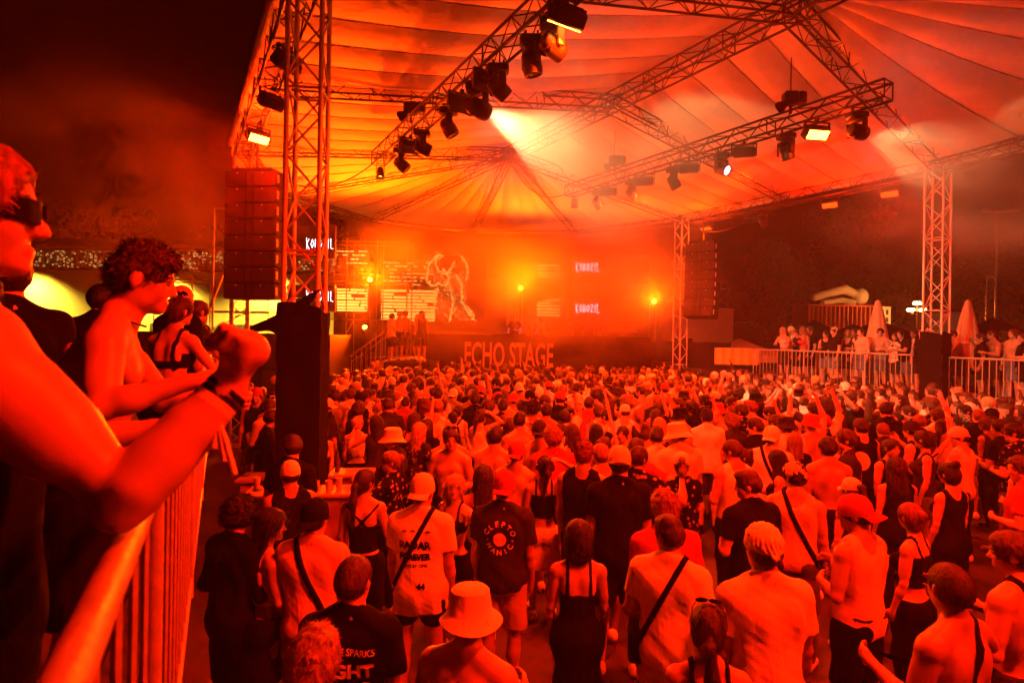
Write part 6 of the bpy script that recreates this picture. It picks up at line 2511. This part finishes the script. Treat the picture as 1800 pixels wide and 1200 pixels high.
P_(985, 742, 'f_dance', 1.6, 1.66, 'woman with a calm face turned sideways in a dark top', hair='bun', hcol='dark', top=('crop', 'charcoal'), bottom=('shorts', 'black'), extra=(('shades_up', 'black'),), skin=4)
P_(1048, 708, 'f_up', .3, 1.68, 'woman with brown hair lifting one arm, middle of the crowd', hair='bun', hcol='brown', top=('bikini', 'charcoal'), bottom=('shorts', 'black'), skin=1)
P_(1015, 690, 'm_down', .0, 1.80, 'man in a pale backward cap and black tank top, middle', hair='crew', hcol='dark', hat=('cap_back', 'cream'), top=('tank', 'black'), bottom=('shorts', 'black'), skin=1)

# the phone held up in the crowd
ph = MB().bevel_box((0, 0, 0), (.075, .009, .155), .004).build('phone', M['black_metal'])
vv = VAR['m_phone'].fig
mid = (vv.wr[1] + vv.hd[1] * .09 + vv.wr[-1] + vv.hd[-1] * .09) / 2
ph.matrix_world = Matrix.Translation(mp_.location) @ mp_.rotation_euler.to_matrix().to_4x4() @ Matrix.Scale(mp_.scale[0], 4) @ Matrix.Translation(Vector(mid) + Vector((0, .02, .05))) @ Matrix.Rotation(pi / 2, 4, 'Y')
tag(ph, 'dark phone held up by the man in a black t-shirt', 'phone')
fan = empty('hand_fan', tuple(ground_from_top(1505, 785, 1.62) + Vector((0, -.1, 1.30))))
tag(fan, 'pale round hand fan held up in the crowd', 'fan')
MB().lathe([(0, .004), (.105, .003), (.11, 0), (.105, -.003), (0, -.004)], 24, 0, Matrix.Translation((0, 0, .17)) @ Matrix.Rotation(pi / 2 - .2, 4, 'X')).build('leaf', M['white_cloth'], fan, True)
MB().pipe((0, 0, -.12), (0, 0, .08), .012, n=8).build('handle', M['wood_table'], fan, True)

# ---- people on the left deck, along the rail
def deck_person(var, x, y, rz, h, label, **kw):
    return person(var, (x, y, DECK), rz, label, height=h, group='people along the left deck railing', **kw)


LB = dict(bottom=('shorts', 'black'))
face = math.atan2(-U.y, U.x) * 0
out_rz = -pi / 2 + math.atan2(U.y, U.x) - pi / 2          # looking out over the rail
out_rz = math.atan2(-U.y, -U.x * -1) if False else -(pi / 2 - math.atan2(-U.x, U.y)) + .45
q = rail_pt(2.75, 0, -.62); deck_person('f_rail', q.x - .25, q.y, out_rz + .35, 1.68, 'dark haired woman with sunglasses pushed up, behind the nearest man', hair='bob', hcol='black', extra=(('shades_up', 'black'),), top=('tank', 'black'), skin=1, bottom=('shorts', 'black'))
q = rail_pt(3.1, 0, -.75); deck_person('m_down', q.x - .10, q.y + .2, out_rz + 1.5, 1.80, 'man in black with a cap and glasses string, seen behind the bare chested man', hair='short', hcol='dark', hat=None, top=('tee', 'black'), extra=(('shades', 'black'),), skin=1, bottom=('shorts', 'black'))
q = rail_pt(4.7, 0, -.21); deck_person('f_rail', q.x, q.y, out_rz + .5, 1.70, 'bare backed woman with pinned up hair and sunglasses at the left railing', hair='bun', hcol='brown', extra=(('shades_up', 'black'),), top=('bikini', 'black'), skin=1, bottom=('shorts', 'black'))
q = rail_pt(5.9, 0, -.21); deck_person('m_down', q.x, q.y, out_rz + .25, 1.86, 'bald bearded man in a black t-shirt at the left railing', hair=None, top=('tee', 'black'), skin=2, bottom=('shorts', 'black'))
q = rail_pt(6.9, 0, -.21); deck_person('m_rail', q.x, q.y, out_rz + .1, 1.76, 'man in a printed shirt leaning on the left railing next to the bald man', hair='short', hcol='brown', top=('tee', 'charcoal', 'floral'), skin=1, bottom=('shorts', 'black'))
q = rail_pt(7.8, 0, -.21); deck_person('f_rail', q.x, q.y, out_rz + .2, 1.68, 'woman with fair long hair leaning at the left railing', hair='long', hcol='light', top=('tank', 'black'), skin=1, bottom=('shorts', 'black'))
q = rail_pt(8.9, 0, -.21); deck_person('m_down', q.x, q.y, out_rz + .4, 1.80, 'dark haired man in black, farthest along the left railing', hair='short', hcol='dark', top=('tee', 'black'), skin=1, bottom=('trousers', 'black'))
q = rail_pt(5.6, 0, -.75); deck_person('m_down', q.x, q.y, out_rz + .9, 1.80, 'dark haired man in black standing behind the bald man', hair='short', hcol='black', top=('tee', 'black'), skin=1, bottom=('trousers', 'black'))


def joint_fig(base, rz, z0, h, shR, elR, wrR, hdR, head, left=None, pnR=None, curlR=.5, lean=0.0, heavy=0.0):
    """a figure whose right arm joints are given in world space"""
    s = h / 1.75
    Rm = Matrix.Rotation(-rz, 3, 'Z')
    def loc(w):
        p = Rm @ (Vector(w) - Vector((base[0], base[1], z0)))
        return np.array(p / s)
    el, wr = loc(elR), loc(wrR)
    hd = np.array(Rm @ Vector(hdR))
    pn = np.array(Rm @ Vector(pnR)) if pnR is not None else None
    return Fig('m', armR=(el, wr, hd, pn, curlR), armL=left, head=head, lean=lean, heavy=heavy)


def rz_of(d):
    return math.atan2(-d[0], d[1])


# bare chested man, forearm on the rail
bx, by = -1.43, 1.88
rz2 = rz_of((.86, .5))
f2 = joint_fig((bx, by), rz2, DECK, 1.74, None, (-1.20, 1.66, 2.665), (-1.01, 1.78, 2.735), (.9, .35, .05), (.0, -.2, 0), left=RAILA, pnR=(-.3, .4, -.6), curlR=.75, lean=.26)
VAR['bare'] = Variant(f2, .0085)
nb = deck_person('bare', bx, by, rz2, 1.74, 'bare chested man with short sides and curly top leaning on the left railing', hair='curltop', hcol='brown', skin=0, bottom=('shorts', 'black'))
b = MB()
pts = []
fn = f2
for i in range(25):
    a = 2 * pi * i / 24
    pts.append(V3(.066 * math.cos(a), .012 + fn.lean(1.47) + .064 * math.sin(a), 1.487 - .022 * math.sin(a)))
b.tube(pts, .0035, 6).build('necklace', M['black_metal'], nb, True)

# the nearest man: head in profile, arm across the picture, fist raised
bx, by = -.965, .965
rz1 = rz_of((.655, .756))
elb = Vector((-.592, .875, 2.640))
wri = Vector((-.485, .965, 2.795))
f1 = joint_fig((bx, by), rz1, DECK, 1.77, None, elb, wri, (.38, .10, .92), (-.32, -.02, 0), left=RAILA, pnR=(-.75, -.5, .42), curlR=1.12, heavy=.012)
sh = f1.sh[1]
ax = unit(f1.el[1] - sh)
fx = unit(f1.wr[1] - f1.el[1])
bk = unit(np.cross(np.cross(ax, fx), ax))           # side of the upper arm towards the forearm
f1.up += [('e', sh + ax * .035 + V3(.012, 0, .006), (.078, .074, .082), None, .03), ('c', sh + ax * .09, sh + ax * .20, .062, .056, .03), ('c', sh + ax * .12 + bk * .022, sh + ax * .19 + bk * .018, .044, .042, .015),
          ('c', sh + ax * .10 - bk * .024, sh + ax * .17 - bk * .020, .044, .040, .015), ('e', f1.el[1] + ax * .004 - fx * .014, (.037, .037, .037), None, .012), ('e', f1.el[1] + ax * .020 - fx * .018, (.020, .020, .020), None, .012)]
sd_ = unit(np.cross(ax, fx))
f1.low += [('c', f1.el[1] + fx * .02 - sd_ * .012, f1.el[1] + fx * .12 - sd_ * .006, .046, .042, .015), ('c', f1.el[1] + fx * .01 + sd_ * .016 + bk * .01, f1.el[1] + fx * .10 + sd_ * .012, .038, .034, .012), ('c', f1.el[1] + fx * .14, f1.wr[1], .039, .030, .02),
           ('e', f1.wr[1] + sd_ * .022, (.014, .014, .014), None, .01)]
kn = f1.wr[1] + f1.hd[1] * .075
f1.hands += [('e', kn, (.040, .040, .034), None, .012)]
f1.hands = [((p[0], p[1], p[2], p[3] * 1.06, p[4] * 1.06, p[5]) if p[0] == 'c' else p) for p in f1.hands]
VAR['near'] = Variant(f1, .006)
near = deck_person('near', bx, by, rz1, 1.77, 'nearest man in black with wraparound sunglasses, fist raised and elbow on the railing', hair='short', hcol='red', skin=0, top=('tank', 'black'), bottom=('trousers', 'black'), extra=(('wrap', 'black'),))
# wrist bands
wv = f1.wr[1]
q_ = Vector(fx).to_track_quat('Z', 'Y').to_matrix().to_4x4()
for k, (dz, r, w, m_) in enumerate(((-.012, .036, .006, 'black_metal'), (-.024, .037, .008, 'white_cloth'), (.002, .036, .004, 'black_cloth'))):
    b = MB()
    b.lathe([(r - .003, -w), (r, -w), (r, w), (r - .003, w), (r - .003, -w)], 24, 0, Matrix.Translation(Vector(wv) + Vector(fx) * dz) @ q_)
    b.build('wrist_band', M[m_], near, True)
b = MB()
e0 = Vector(wv) + Vector(fx) * -.02
pr = Vector((.62, -.2, -.75)).normalized()
for k in range(3):
    pts = [e0 + pr * .03 + Vector((0, 0, 0)), e0 + pr * (.05) + Vector((.005 * k, .004 * k, -.02)), e0 + pr * (.075 + .012 * k) + Vector((.012 * k - .01, .01 * k, -.015 - .01 * k))]
    b.tube(pts, [.004, .006, .005], 6)
b.build('band_ends', M['white_cloth'], near, True)

# ---- people on the right deck
rd = [(1379, 575, 'f_rail', 'long', 'blond', ('crop', 'pink')), (1391, 574, 'f_down', 'long', 'blond', ('bikini', 'cream')), (1403, 579, 'm_down', 'short', 'dark', ('tee', 'black')), (1412, 574, 'f_bent', 'long', 'light', ('crop', 'red')),
      (1425, 574, 'm_down', 'short', 'dark', ('tee', 'black')), (1452, 581, 'f_bent', 'bun', 'dark', ('tank', 'black')), (1467, 575, 'm_down', None, 'dark', ('tee', 'black')), (1491, 579, 'f_down', 'long', 'light', ('bikini', 'black')),
      (1503, 576, 'm_left', 'short', 'dark', ('tee', 'charcoal')), (1513, 577, 'm_down', 'short', 'brown', None), (1548, 577, 'm_bent', 'short', 'black', None), (1574, 584, 'f_dance', 'bun', 'brown', ('tee', 'cream')),
      (1591, 580, 'm_rail', 'short', 'black', ('tee', 'black')), (1607, 578, 'm_left', 'short', 'dark', ('tee', 'black')), (1621, 576, 'm_down', 'short', 'black', ('vest', 'black')), (1634, 571, 'm_bent', 'short', 'dark', None),
      (1685, 580, 'm_rail', 'short', 'dark', None), (1725, 586, 'm_down', 'short', 'dark', ('tee', 'black')), (1746, 580, 'm_dance', 'crew', 'dark', None), (1766, 581, 'f_bent', 'long', 'dark', ('crop', 'pink')), (1782, 578, 'm_down', 'short', 'brown', None), (1798, 584, 'm_left', 'short', 'dark', ('tee', 'black'))]
rdl = ['fair haired woman leaning on the left end of the right deck railing', 'second blonde woman at the left end of the right deck railing', 'man in black between the fair haired women and the railing corner', 'woman in a red top third along the right railing', 'man in a black shirt left of the patterned hat on the right deck',
       'dark haired woman with a bun holding a cup on the right deck', 'person in a patterned pale hat and black t-shirt on the right deck', 'woman in a black strappy top looking this way from the right deck', 'man in grey beside the strappy top woman on the right deck', 'bare chested brown haired man left of the first parasol',
       'bare chested man with hands before his face under the first parasol', 'person in a pale shirt crouching right of the first parasol', 'man in black bent over the railing right of the first parasol', 'man in a black t-shirt third from the black wrapped post', 'bearded man in a black vest second from the black wrapped post', 'tall bare chested man right against the black wrapped post',
       'bare chested man leaning on the railing by the second parasol', 'man in black right of the second parasol', 'bare backed man with cropped hair on the far right deck', 'woman in a pink crop top on the far right deck', 'tall bare chested man near the right edge on the deck', 'man in black at the right edge of the right deck']
rr = random.Random(21)
for i, ((px, py, var, hr, hc, tp), lab) in enumerate(zip(rd, rdl)):
    p = on_rail(px, .45 + .35 * (i % 3 == 1) + .2 * rr.random())
    top_z = spot(px, py, p.y).z
    h = min(1.9, max(1.58, top_z - DECK))
    toward = math.atan2(-(-2 - p.x), (14 - p.y))
    person(var, (p.x, p.y, DECK), toward + rr.uniform(-.6, .6), lab, height=h, skin=i, hair=hr, hcol=hc, top=tp, bottom=('shorts', rr.choice(['black', 'denim', 'charcoal'])), hat=('scarf_camo', 'white') if i == 6 else None, group='people on the right deck', shoes=rr.choice(['black', 'white']))

# ---- people on the stairs landing and the stage
sg = [(688, 551, 20.2, 'm_bent', 'short', 'dark', ('tee', 'white'), 1.9, -.9, 'man in a pale shirt at the top of the stage stairs'), (703, 547, 20.6, 'f_down', 'bun', 'light', ('crop', 'pink'), 1.9, -.4, 'woman in a light top on the stair landing'), (712, 546, 20.9, 'm_down', 'short', 'dark', None, 1.9, -.5, 'bare chested man on the stair landing'),
      (742, 546, 20.2, 'f_down', 'long', 'brown', ('tank', 'black'), 1.9, .1, 'woman in a short black outfit standing apart on the stair landing'), (734, 552, 21.2, 'f_bent', 'long', 'blond', ('tank', 'cream'), 1.9, .3, 'blonde woman half hidden on the stair landing'),
      (905, 553, 23.4, 'm_bent', 'short', 'dark', ('tee', 'black'), 1.9, 2.9, 'performer in black behind the booth table'), (938, 555, 24, 'm_down', 'short', 'dark', ('tee', 'black'), 1.9, 2.4, 'crew member in black right of the booth'), (951, 558, 24, 'f_down', 'long', 'brown', ('tank', 'black'), 1.9, 2.6, 'long haired woman on the stage right of the booth'),
      (968, 560, 24.4, 'm_left', 'short', 'dark', ('tee', 'charcoal'), 1.9, 2.2, 'man in grey on the stage before the yellow bars'), (997, 562, 23.2, 'm_down', 'crew', 'dark', ('tee', 'black'), 1.9, 2.9, 'shaven man in black below the right screens'), (1016, 556, 22.7, 'm_down', 'short', 'black', ('tee', 'black'), 1.9, .4, 'tall crew member in black at the edge of the stage')]
for (px, py, D, var, hr, hc, tp, z0, rz, lab) in sg:
    t = spot(px, py, D)
    h = min(1.88, max(1.6, t.z - z0))
    person(var, (t.x, t.y, z0), rz, lab, height=h, skin=1, hair=hr, hcol=hc, top=tp, bottom=('shorts' if D < 22 else 'trousers', 'black'), group='people on the stage and its stairs', shoes='white')

# ---- the rest of the crowd
import re
USED = set()
rc = random.Random(99)
XS = {}


def free(x, y, d):
    gx, gy = int(x // 1), int(y // 1)
    for i in (-1, 0, 1):
        for j in (-1, 0, 1):
            for (a, c) in XS.get((gx + i, gy + j), ()):
                if (a - x) ** 2 + (c - y) ** 2 < d * d:
                    return False
    return True


def put(x, y):
    XS.setdefault((int(x // 1), int(y // 1)), []).append((x, y))


for a in PLACED:
    put(*a)


def allowed(x, y):
    if y < 3.7 or y > 21.3:
        return False
    if abs(x) > .93 * y + .4:
        return False
    rp = rail_pt(0, 0)
    # side of the left rail
    n = Vector((U.y, -U.x))
    s = (x - RAIL0.x) * n.x + (y - RAIL0.y) * n.y
    if s < .62:
        return False
    if x < -6.0 or (x < -2.3 and y > 18.9) or (x < -5.0 and y > 15.8):
        return False
    if math.hypot(x - A_.x, y - A_.y) < .62:
        return False
    for cpt, w in ((ca, .95), (cb2, .6), (cc2, .55)):
        if abs(x - cpt.x) < w and abs(y - cpt.y) < .50:
            return False
    # before the right deck
    d = (x - RA.x) * RN.x + (y - RA.y) * RN.y
    if d > -.45 and y < 20.3:
        return False
    if x > 6.0 and y > 19.7:
        return False
    if math.hypot(x - B_.x, y - B_.y) < .7:
        return False
    if y < 6.2:
        k = 1000 * x / y
        for (a, c) in PLACED:
            if c > y - .2 and c < y + 3.2 and abs(1000 * a / c - k) < 34 + 70 / c:
                return False
    # clear floor on the right, as in the photograph
    if y < 7.2 and x > .62 * y and rc.random() < .72:
        return False
    if y < 5.0 and rc.random() < .25:
        return False
    return True


cand = []
tries = 0
while tries < 16000:
    tries += 1
    y = 3.7 + 17.6 * rc.random() ** .62
    x = rc.uniform(-7.5, 17)
    d = .45 if y > 9 else .48
    if allowed(x, y) and free(x, y, d):
        put(x, y)
        cand.append((x, y))
cand.sort(key=lambda q: q[0] ** 2 + q[1] ** 2)
SINGLE = 300 - len(PLACED) - len(rd) - len(sg) - 10
near_c, far_c = cand[:SINGLE], cand[SINGLE:]
TOPS_M = [('tee', 'black'), ('tee', 'white'), ('tee', 'black'), ('tee', 'cream'), ('tee', 'charcoal'), ('tank', 'black'), ('tank', 'white'), ('vest', 'black'), None, None, None, ('tee', 'red'), ('tee', 'grey'), ('tee', 'black', 'floral')]
TOPS_F = [('crop', 'black'), ('crop', 'pink'), ('bikini', 'black'), ('tank', 'black'), ('tank', 'white'), ('tee', 'black'), ('crop', 'cream'), ('tank', 'charcoal'), ('cross', 'black')]
VM = ['m_down', 'm_bent', 'm_left', 'm_heavy', 'm_dance', 'm_down', 'm_up', 'm_phone', 'm_bent', 'm_dance']
VF = ['f_down', 'f_down', 'f_bent', 'f_head', 'f_dance', 'f_up']
SKW = {0: 'tanned', 1: 'fair', 2: 'tanned', 3: 'brown', 4: 'pale'}
TOPW = {'tee': 'shirt', 'tank': 'tank top', 'vest': 'sleeveless shirt', 'crop': 'crop top', 'bikini': 'bikini top', 'cross': 'strappy top'}
HAIRW = {'short': 'short', 'crew': 'cropped', 'fade': 'faded', 'messy': 'tousled', 'curly': 'curly', 'quiff': 'quiffed', 'long': 'long', 'long_wavy': 'wavy', 'ponytail': 'ponytailed', 'low_tail': 'tied', 'bun': 'bunned', 'top_bun': 'knotted', 'bob': 'bobbed', 'afro': 'afro'}
LOCS = [((-2.6, 6.9), 'near the black wrapped tower'), ((-5, 17), 'below the stage stairs'), ((0, 20), 'under the big banner letters'), ((6, 19.5), 'before the far right tower'), ((9.5, 15.5), 'below the right deck railing'),
        ((0, 13), 'in the crowd middle'), ((5, 13), 'right of the crowd middle'), ((-2.5, 11.5), 'left of the crowd middle'), ((2, 7), 'in the near crowd'), ((6.5, 9), 'in the near right crowd')]
for i, (x, y) in enumerate(near_c):
    male = rc.random() < .62
    var = rc.choice(VM if male else VF)
    if y < 8 and var in ('m_up', 'f_up', 'm_phone', 'f_head'):
        var = 'm_down' if male else 'f_down'
    h = rc.gauss(1.79, .055) if male else rc.gauss(1.68, .05)
    hair = rc.choice(['short', 'short', 'crew', 'fade', 'messy', 'curly', 'short', 'quiff']) if male else rc.choice(['long', 'long', 'long_wavy', 'ponytail', 'low_tail', 'bun', 'top_bun', 'bob'])
    hc = rc.choice(['dark', 'dark', 'black', 'black', 'brown', 'brown', 'dark', 'red', 'light'] if male else ['dark', 'black', 'brown', 'blond', 'light', 'brown', 'dark', 'black'])
    tp = rc.choice(TOPS_M if male else TOPS_F)
    hat = None
    if male and rc.random() < .24:
        hat = (rc.choice(['cap', 'cap_back', 'cap_back', 'bucket', 'scarf']), rc.choice(['black', 'cream', 'white', 'red', 'charcoal']))
        if hat[0] == 'scarf':
            hair = None
        else:
            hair = 'crew'
    ex = ()
    if rc.random() < .10:
        ex = ((rc.choice(['shades', 'shades_up']), 'black'),) if not hat else ()
    bt = ('shorts', rc.choice(['black', 'black', 'denim', 'beige', 'charcoal'])) if male else rc.choice([('shorts', 'black'), ('short_shorts', 'denim'), ('skirt', 'black'), ('trousers', 'black')])
    sk = rc.choice([0, 1, 1, 2, 4, 0, 3])
    base = -math.atan2(-1.0 - x, 24 - y) if False else math.atan2(-(-.5 - x), 23.5 - y)
    turn = rc.gauss(0, .5) if rc.random() < .78 else rc.uniform(-pi, pi)
    loc = min(LOCS, key=lambda q: (q[0][0] - x) ** 2 + (q[0][1] - y) ** 2)[1]
    hw = (hat[1] + ' ' + {'cap': 'cap', 'cap_back': 'backward cap', 'bucket': 'bucket hat', 'scarf': 'head scarf'}[hat[0]]) if hat else (HAIRW[hair] + ' ' + {'light': 'tawny'}.get(hc, hc) + ' hair')
    tw = ('dark flowery' if tp and len(tp) > 2 else tp[1] if tp else 'bare') + ' ' + (TOPW[tp[0]] if tp else 'back')
    lab = '%s %s, %s, %s%s' % ('bare backed man' if (male and not tp) else 'man' if male else 'woman', '' if (male and not tp) else 'in a ' + tw, hw, 'arm raised, ' if 'up' in var else 'arms bent, ' if var[2:] in ('bent', 'dance', 'left', 'head') else '', loc)
    lab = ' '.join(lab.split()).replace(' ,', ',')
    for more in ('%s %s' % (bt[1], GARMENT_NAME[bt[0]]), SKW[sk] + ' skin', 'tall' if h > 1.8 else 'small', 'sunglasses' if ex else 'no glasses'):
        if lab not in USED or len(re.findall(r"[A-Za-z0-9']+", lab + more)) > 15:
            break
        lab = lab.replace(', ', ', ' + more + ', ', 1)
    USED.add(lab)
    st = (rc.choice([1, -1]), 'black') if rc.random() < .12 and tp and var in ('m_down', 'm_heavy', 'f_down') else None
    person(var, (x, y, 0), base + turn, lab, height=h, skin=sk, hair=hair, hcol=hc, top=tp, bottom=bt, hat=hat, extra=ex, strap=st, shoes=rc.choice(['white', 'black'])).rotation_euler.rotate_axis('X', rc.gauss(-.02, .035))

# ---- beyond three hundred: the far crowd as one mass
FARM = [mat_plain('far_skin', (.44, .29, .21), .5, var=.1), mat_plain('far_skin_dark', (.33, .20, .14), .5, var=.1), mat_plain('far_black', FCOL['black'], .85), mat_plain('far_white', FCOL['white'], .85), mat_plain('far_grey', FCOL['charcoal'], .85),
        mat_plain('far_pink', FCOL['pink'], .85), mat_plain('far_hair', HCOL['dark'], .5), mat_plain('far_hair_brown', HCOL['brown'], .5), mat_plain('far_hair_blond', HCOL['blond'], .5), mat_plain('far_cap', FCOL['cream'], .8)]


def low_fig(key, hair):
    fg = VAR[key].fig
    F = fg.body_field(.044, face=False)
    F.prim(('e', fg.HO + fg.HR @ V3(0, -.005, .115), (.09, .11, .10), fg.HR, .01))
    if hair == 'long':
        F.prim(('c', fg.HO + V3(0, -.06, .02), fg.HO + V3(0, -.10, -.25), .07, .05, .03))
    F.a -= .008
    v, f = F.polys()
    c = v[f].mean(1)
    q = (c - fg.HO) @ fg.HR
    reg = np.zeros(len(f), int)                         # 0 skin 1 top 2 bottom 3 hair
    G = fg.garment_field('tee', .04)
    reg[G.sample(c) < .03] = 1
    reg[(c[:, 2] < .92) & (c[:, 2] > .5) & (np.abs(c[:, 0]) < .25)] = 2
    hm = (q[:, 2] > .135) | ((q[:, 2] > .03) & (q[:, 1] < -.005))
    if hair == 'long':
        hm = hm | ((q[:, 1] < -.06) & (q[:, 2] > -.3) & (np.abs(q[:, 0]) < .09))
    reg[hm & (np.linalg.norm(q - V3(0, 0, .05), axis=1) < .45) & (c[:, 2] > 1.2)] = 3
    return v, f, reg


LOWS = [low_fig('m_down', 's'), low_fig('m_bent', 's'), low_fig('m_dance', 's'), low_fig('m_up', 's'), low_fig('f_down', 'long'), low_fig('f_bent', 'long'), low_fig('f_up', 'long')]
AV, AF, AM = [], [], []
off = 0
for (x, y) in far_c:
    k = rc.choices(range(7), [6, 4, 2, .8, 4, 3, .6])[0]
    v, f, reg = LOWS[k]
    s = (rc.gauss(1.79, .06) if k < 4 else rc.gauss(1.68, .05)) / 1.75
    a = math.atan2(-(-.5 - x), 23.5 - y) + (rc.gauss(0, .4) if rc.random() < .8 else rc.uniform(-3, 3))
    R = np.array([[math.cos(a), -math.sin(a), 0], [math.sin(a), math.cos(a), 0], [0, 0, 1]])
    sk = rc.choice([0, 0, 0, 1])
    tp = rc.choice([2, 2, 3, 4, 5, sk, sk, 2, 3])
    hr = rc.choice([6, 6, 7, 6, 7, 6, 7, 6, 8, 9])
    pal = np.array([sk, tp, rc.choice([2, 4]), hr])
    AV.append((v * s) @ R.T + np.array([x, y, 0]))
    AF.append(f + off)
    AM.append(pal[reg])
    off += len(v)
if AV:
    cr_ = link(bpy.data.objects.new('crowd', mesh_np('crowd', np.concatenate(AV), np.concatenate(AF), FARM, True, np.concatenate(AM))))
    tag(cr_, 'dense far crowd packed before the stage and under the right deck', 'crowd', kind='stuff')
print('people single', len(PLACED) + len(near_c) + len(rd) + len(sg) + 10, 'far', len(far_c))

cy.volume_step_rate = 1.0
cy.volume_max_steps = 64
# ------------------------------------------------------------------ the smoky air round everything
hz_b = MB().box((5, 26, 14.5), (130, 110, 31)).build('haze', None)
hm_ = bpy.data.materials.new('haze')
hm_.use_nodes = True
nt = hm_.node_tree
nt.nodes.clear()
pv = nt.nodes.new('ShaderNodeVolumePrincipled')
pv.inputs['Color'].default_value = (.86, .84, .80, 1)
pv.inputs['Density'].default_value = HAZE_DENSITY
pv.inputs['Anisotropy'].default_value = .0
ou = nt.nodes.new('ShaderNodeOutputMaterial')
nt.links.new(pv.outputs[0], ou.inputs['Volume'])
hz_b.data.materials.clear()
hz_b.data.materials.append(hm_)
hz_b['kind'] = 'stuff'
hz_b['label'] = 'thin stage haze in the air everywhere'


def smoke(c, r, dens, label, seed=0.0, rot=0.0, scale=2.2):
    bm = bmesh.new()
    bmesh.ops.create_icosphere(bm, subdivisions=3, radius=1.0)
    me = bpy.data.meshes.new('smoke')
    bm.to_mesh(me)
    bm.free()
    o = link(bpy.data.objects.new('smoke', me))
    o.location = c
    o.scale = r
    o.rotation_euler = (0, 0, rot)
    m = bpy.data.materials.new('smoke')
    m.use_nodes = True
    nt = m.node_tree
    nt.nodes.clear()
    L = nt.links.new
    tc = N(nt, 'ShaderNodeTexCoord')
    ln = N(nt, 'ShaderNodeVectorMath', operation='LENGTH')
    L(tc.outputs['Object'], ln.inputs[0])
    fall = N(nt, 'ShaderNodeMapRange', interpolation_type='SMOOTHSTEP')
    fall.inputs['From Min'].default_value = .98
    fall.inputs['From Max'].default_value = .25
    L(ln.outputs['Value'], fall.inputs[0])
    mp = N(nt, 'ShaderNodeMapping')
    mp.inputs['Location'].default_value = (seed, seed * .7, seed * 1.3)
    L(tc.outputs['Object'], mp.inputs[0])
    nz = N(nt, 'ShaderNodeTexNoise', Scale=scale, Detail=3.0, Distortion=.8)
    L(mp.outputs[0], nz.inputs['Vector'])
    mr = N(nt, 'ShaderNodeMapRange')
    mr.inputs['From Min'].default_value = .36
    mr.inputs['From Max'].default_value = .66
    L(nz.outputs[0], mr.inputs[0])
    mu = N(nt, 'ShaderNodeMath', operation='MULTIPLY')
    L(fall.outputs[0], mu.inputs[0])
    L(mr.outputs[0], mu.inputs[1])
    m2 = N(nt, 'ShaderNodeMath', operation='MULTIPLY')
    L(mu.outputs[0], m2.inputs[0])
    m2.inputs[1].default_value = dens
    v = N(nt, 'ShaderNodeVolumePrincipled')
    v.inputs['Color'].default_value = (.88, .86, .82, 1)
    L(m2.outputs[0], v.inputs['Density'])
    out = N(nt, 'ShaderNodeOutputMaterial')
    L(v.outputs[0], out.inputs['Volume'])
    me.materials.append(m)
    tag(o, label, 'smoke', 'smoke drifting in the lamp light', 'stuff')
    return o


smoke((1.0, 22.5, 4.6), (9.0, 6.5, 4.4), .52, 'thick orange smoke hanging over the stage', 1.0, .4)
smoke((2.0, 11.8, 6.3), (3.4, 4.2, 1.9), .22, 'pale smoke in the big white beam', 4.0, -.6, 2.6)
smoke((11.0, 12.5, 5.9), (4.8, 4.2, 2.0), .18, 'pale smoke in the beam at the right', 9.0, 0, 2.4)
smoke((-8.5, 13.0, 6.0), (4.2, 4.5, 3.2), .12, 'red smoke drifting out past the left loudspeakers', 6.0, .8)
smoke(l2 + Vector((1.0, 1.0, -.1)), (1.9, 1.9, 1.3), .40, 'bright smoke right at the big beam lamp', 2.0, 0, 1.8)
smoke(l4 + Vector((1.5, .5, -.25)), (2.0, 1.6, 1.2), .32, 'bright smoke right at the right beam lamp', 12.0, 0, 1.8)
print('tris', sum(len(m.polygons) * 2 for m in bpy.data.meshes if m.users))
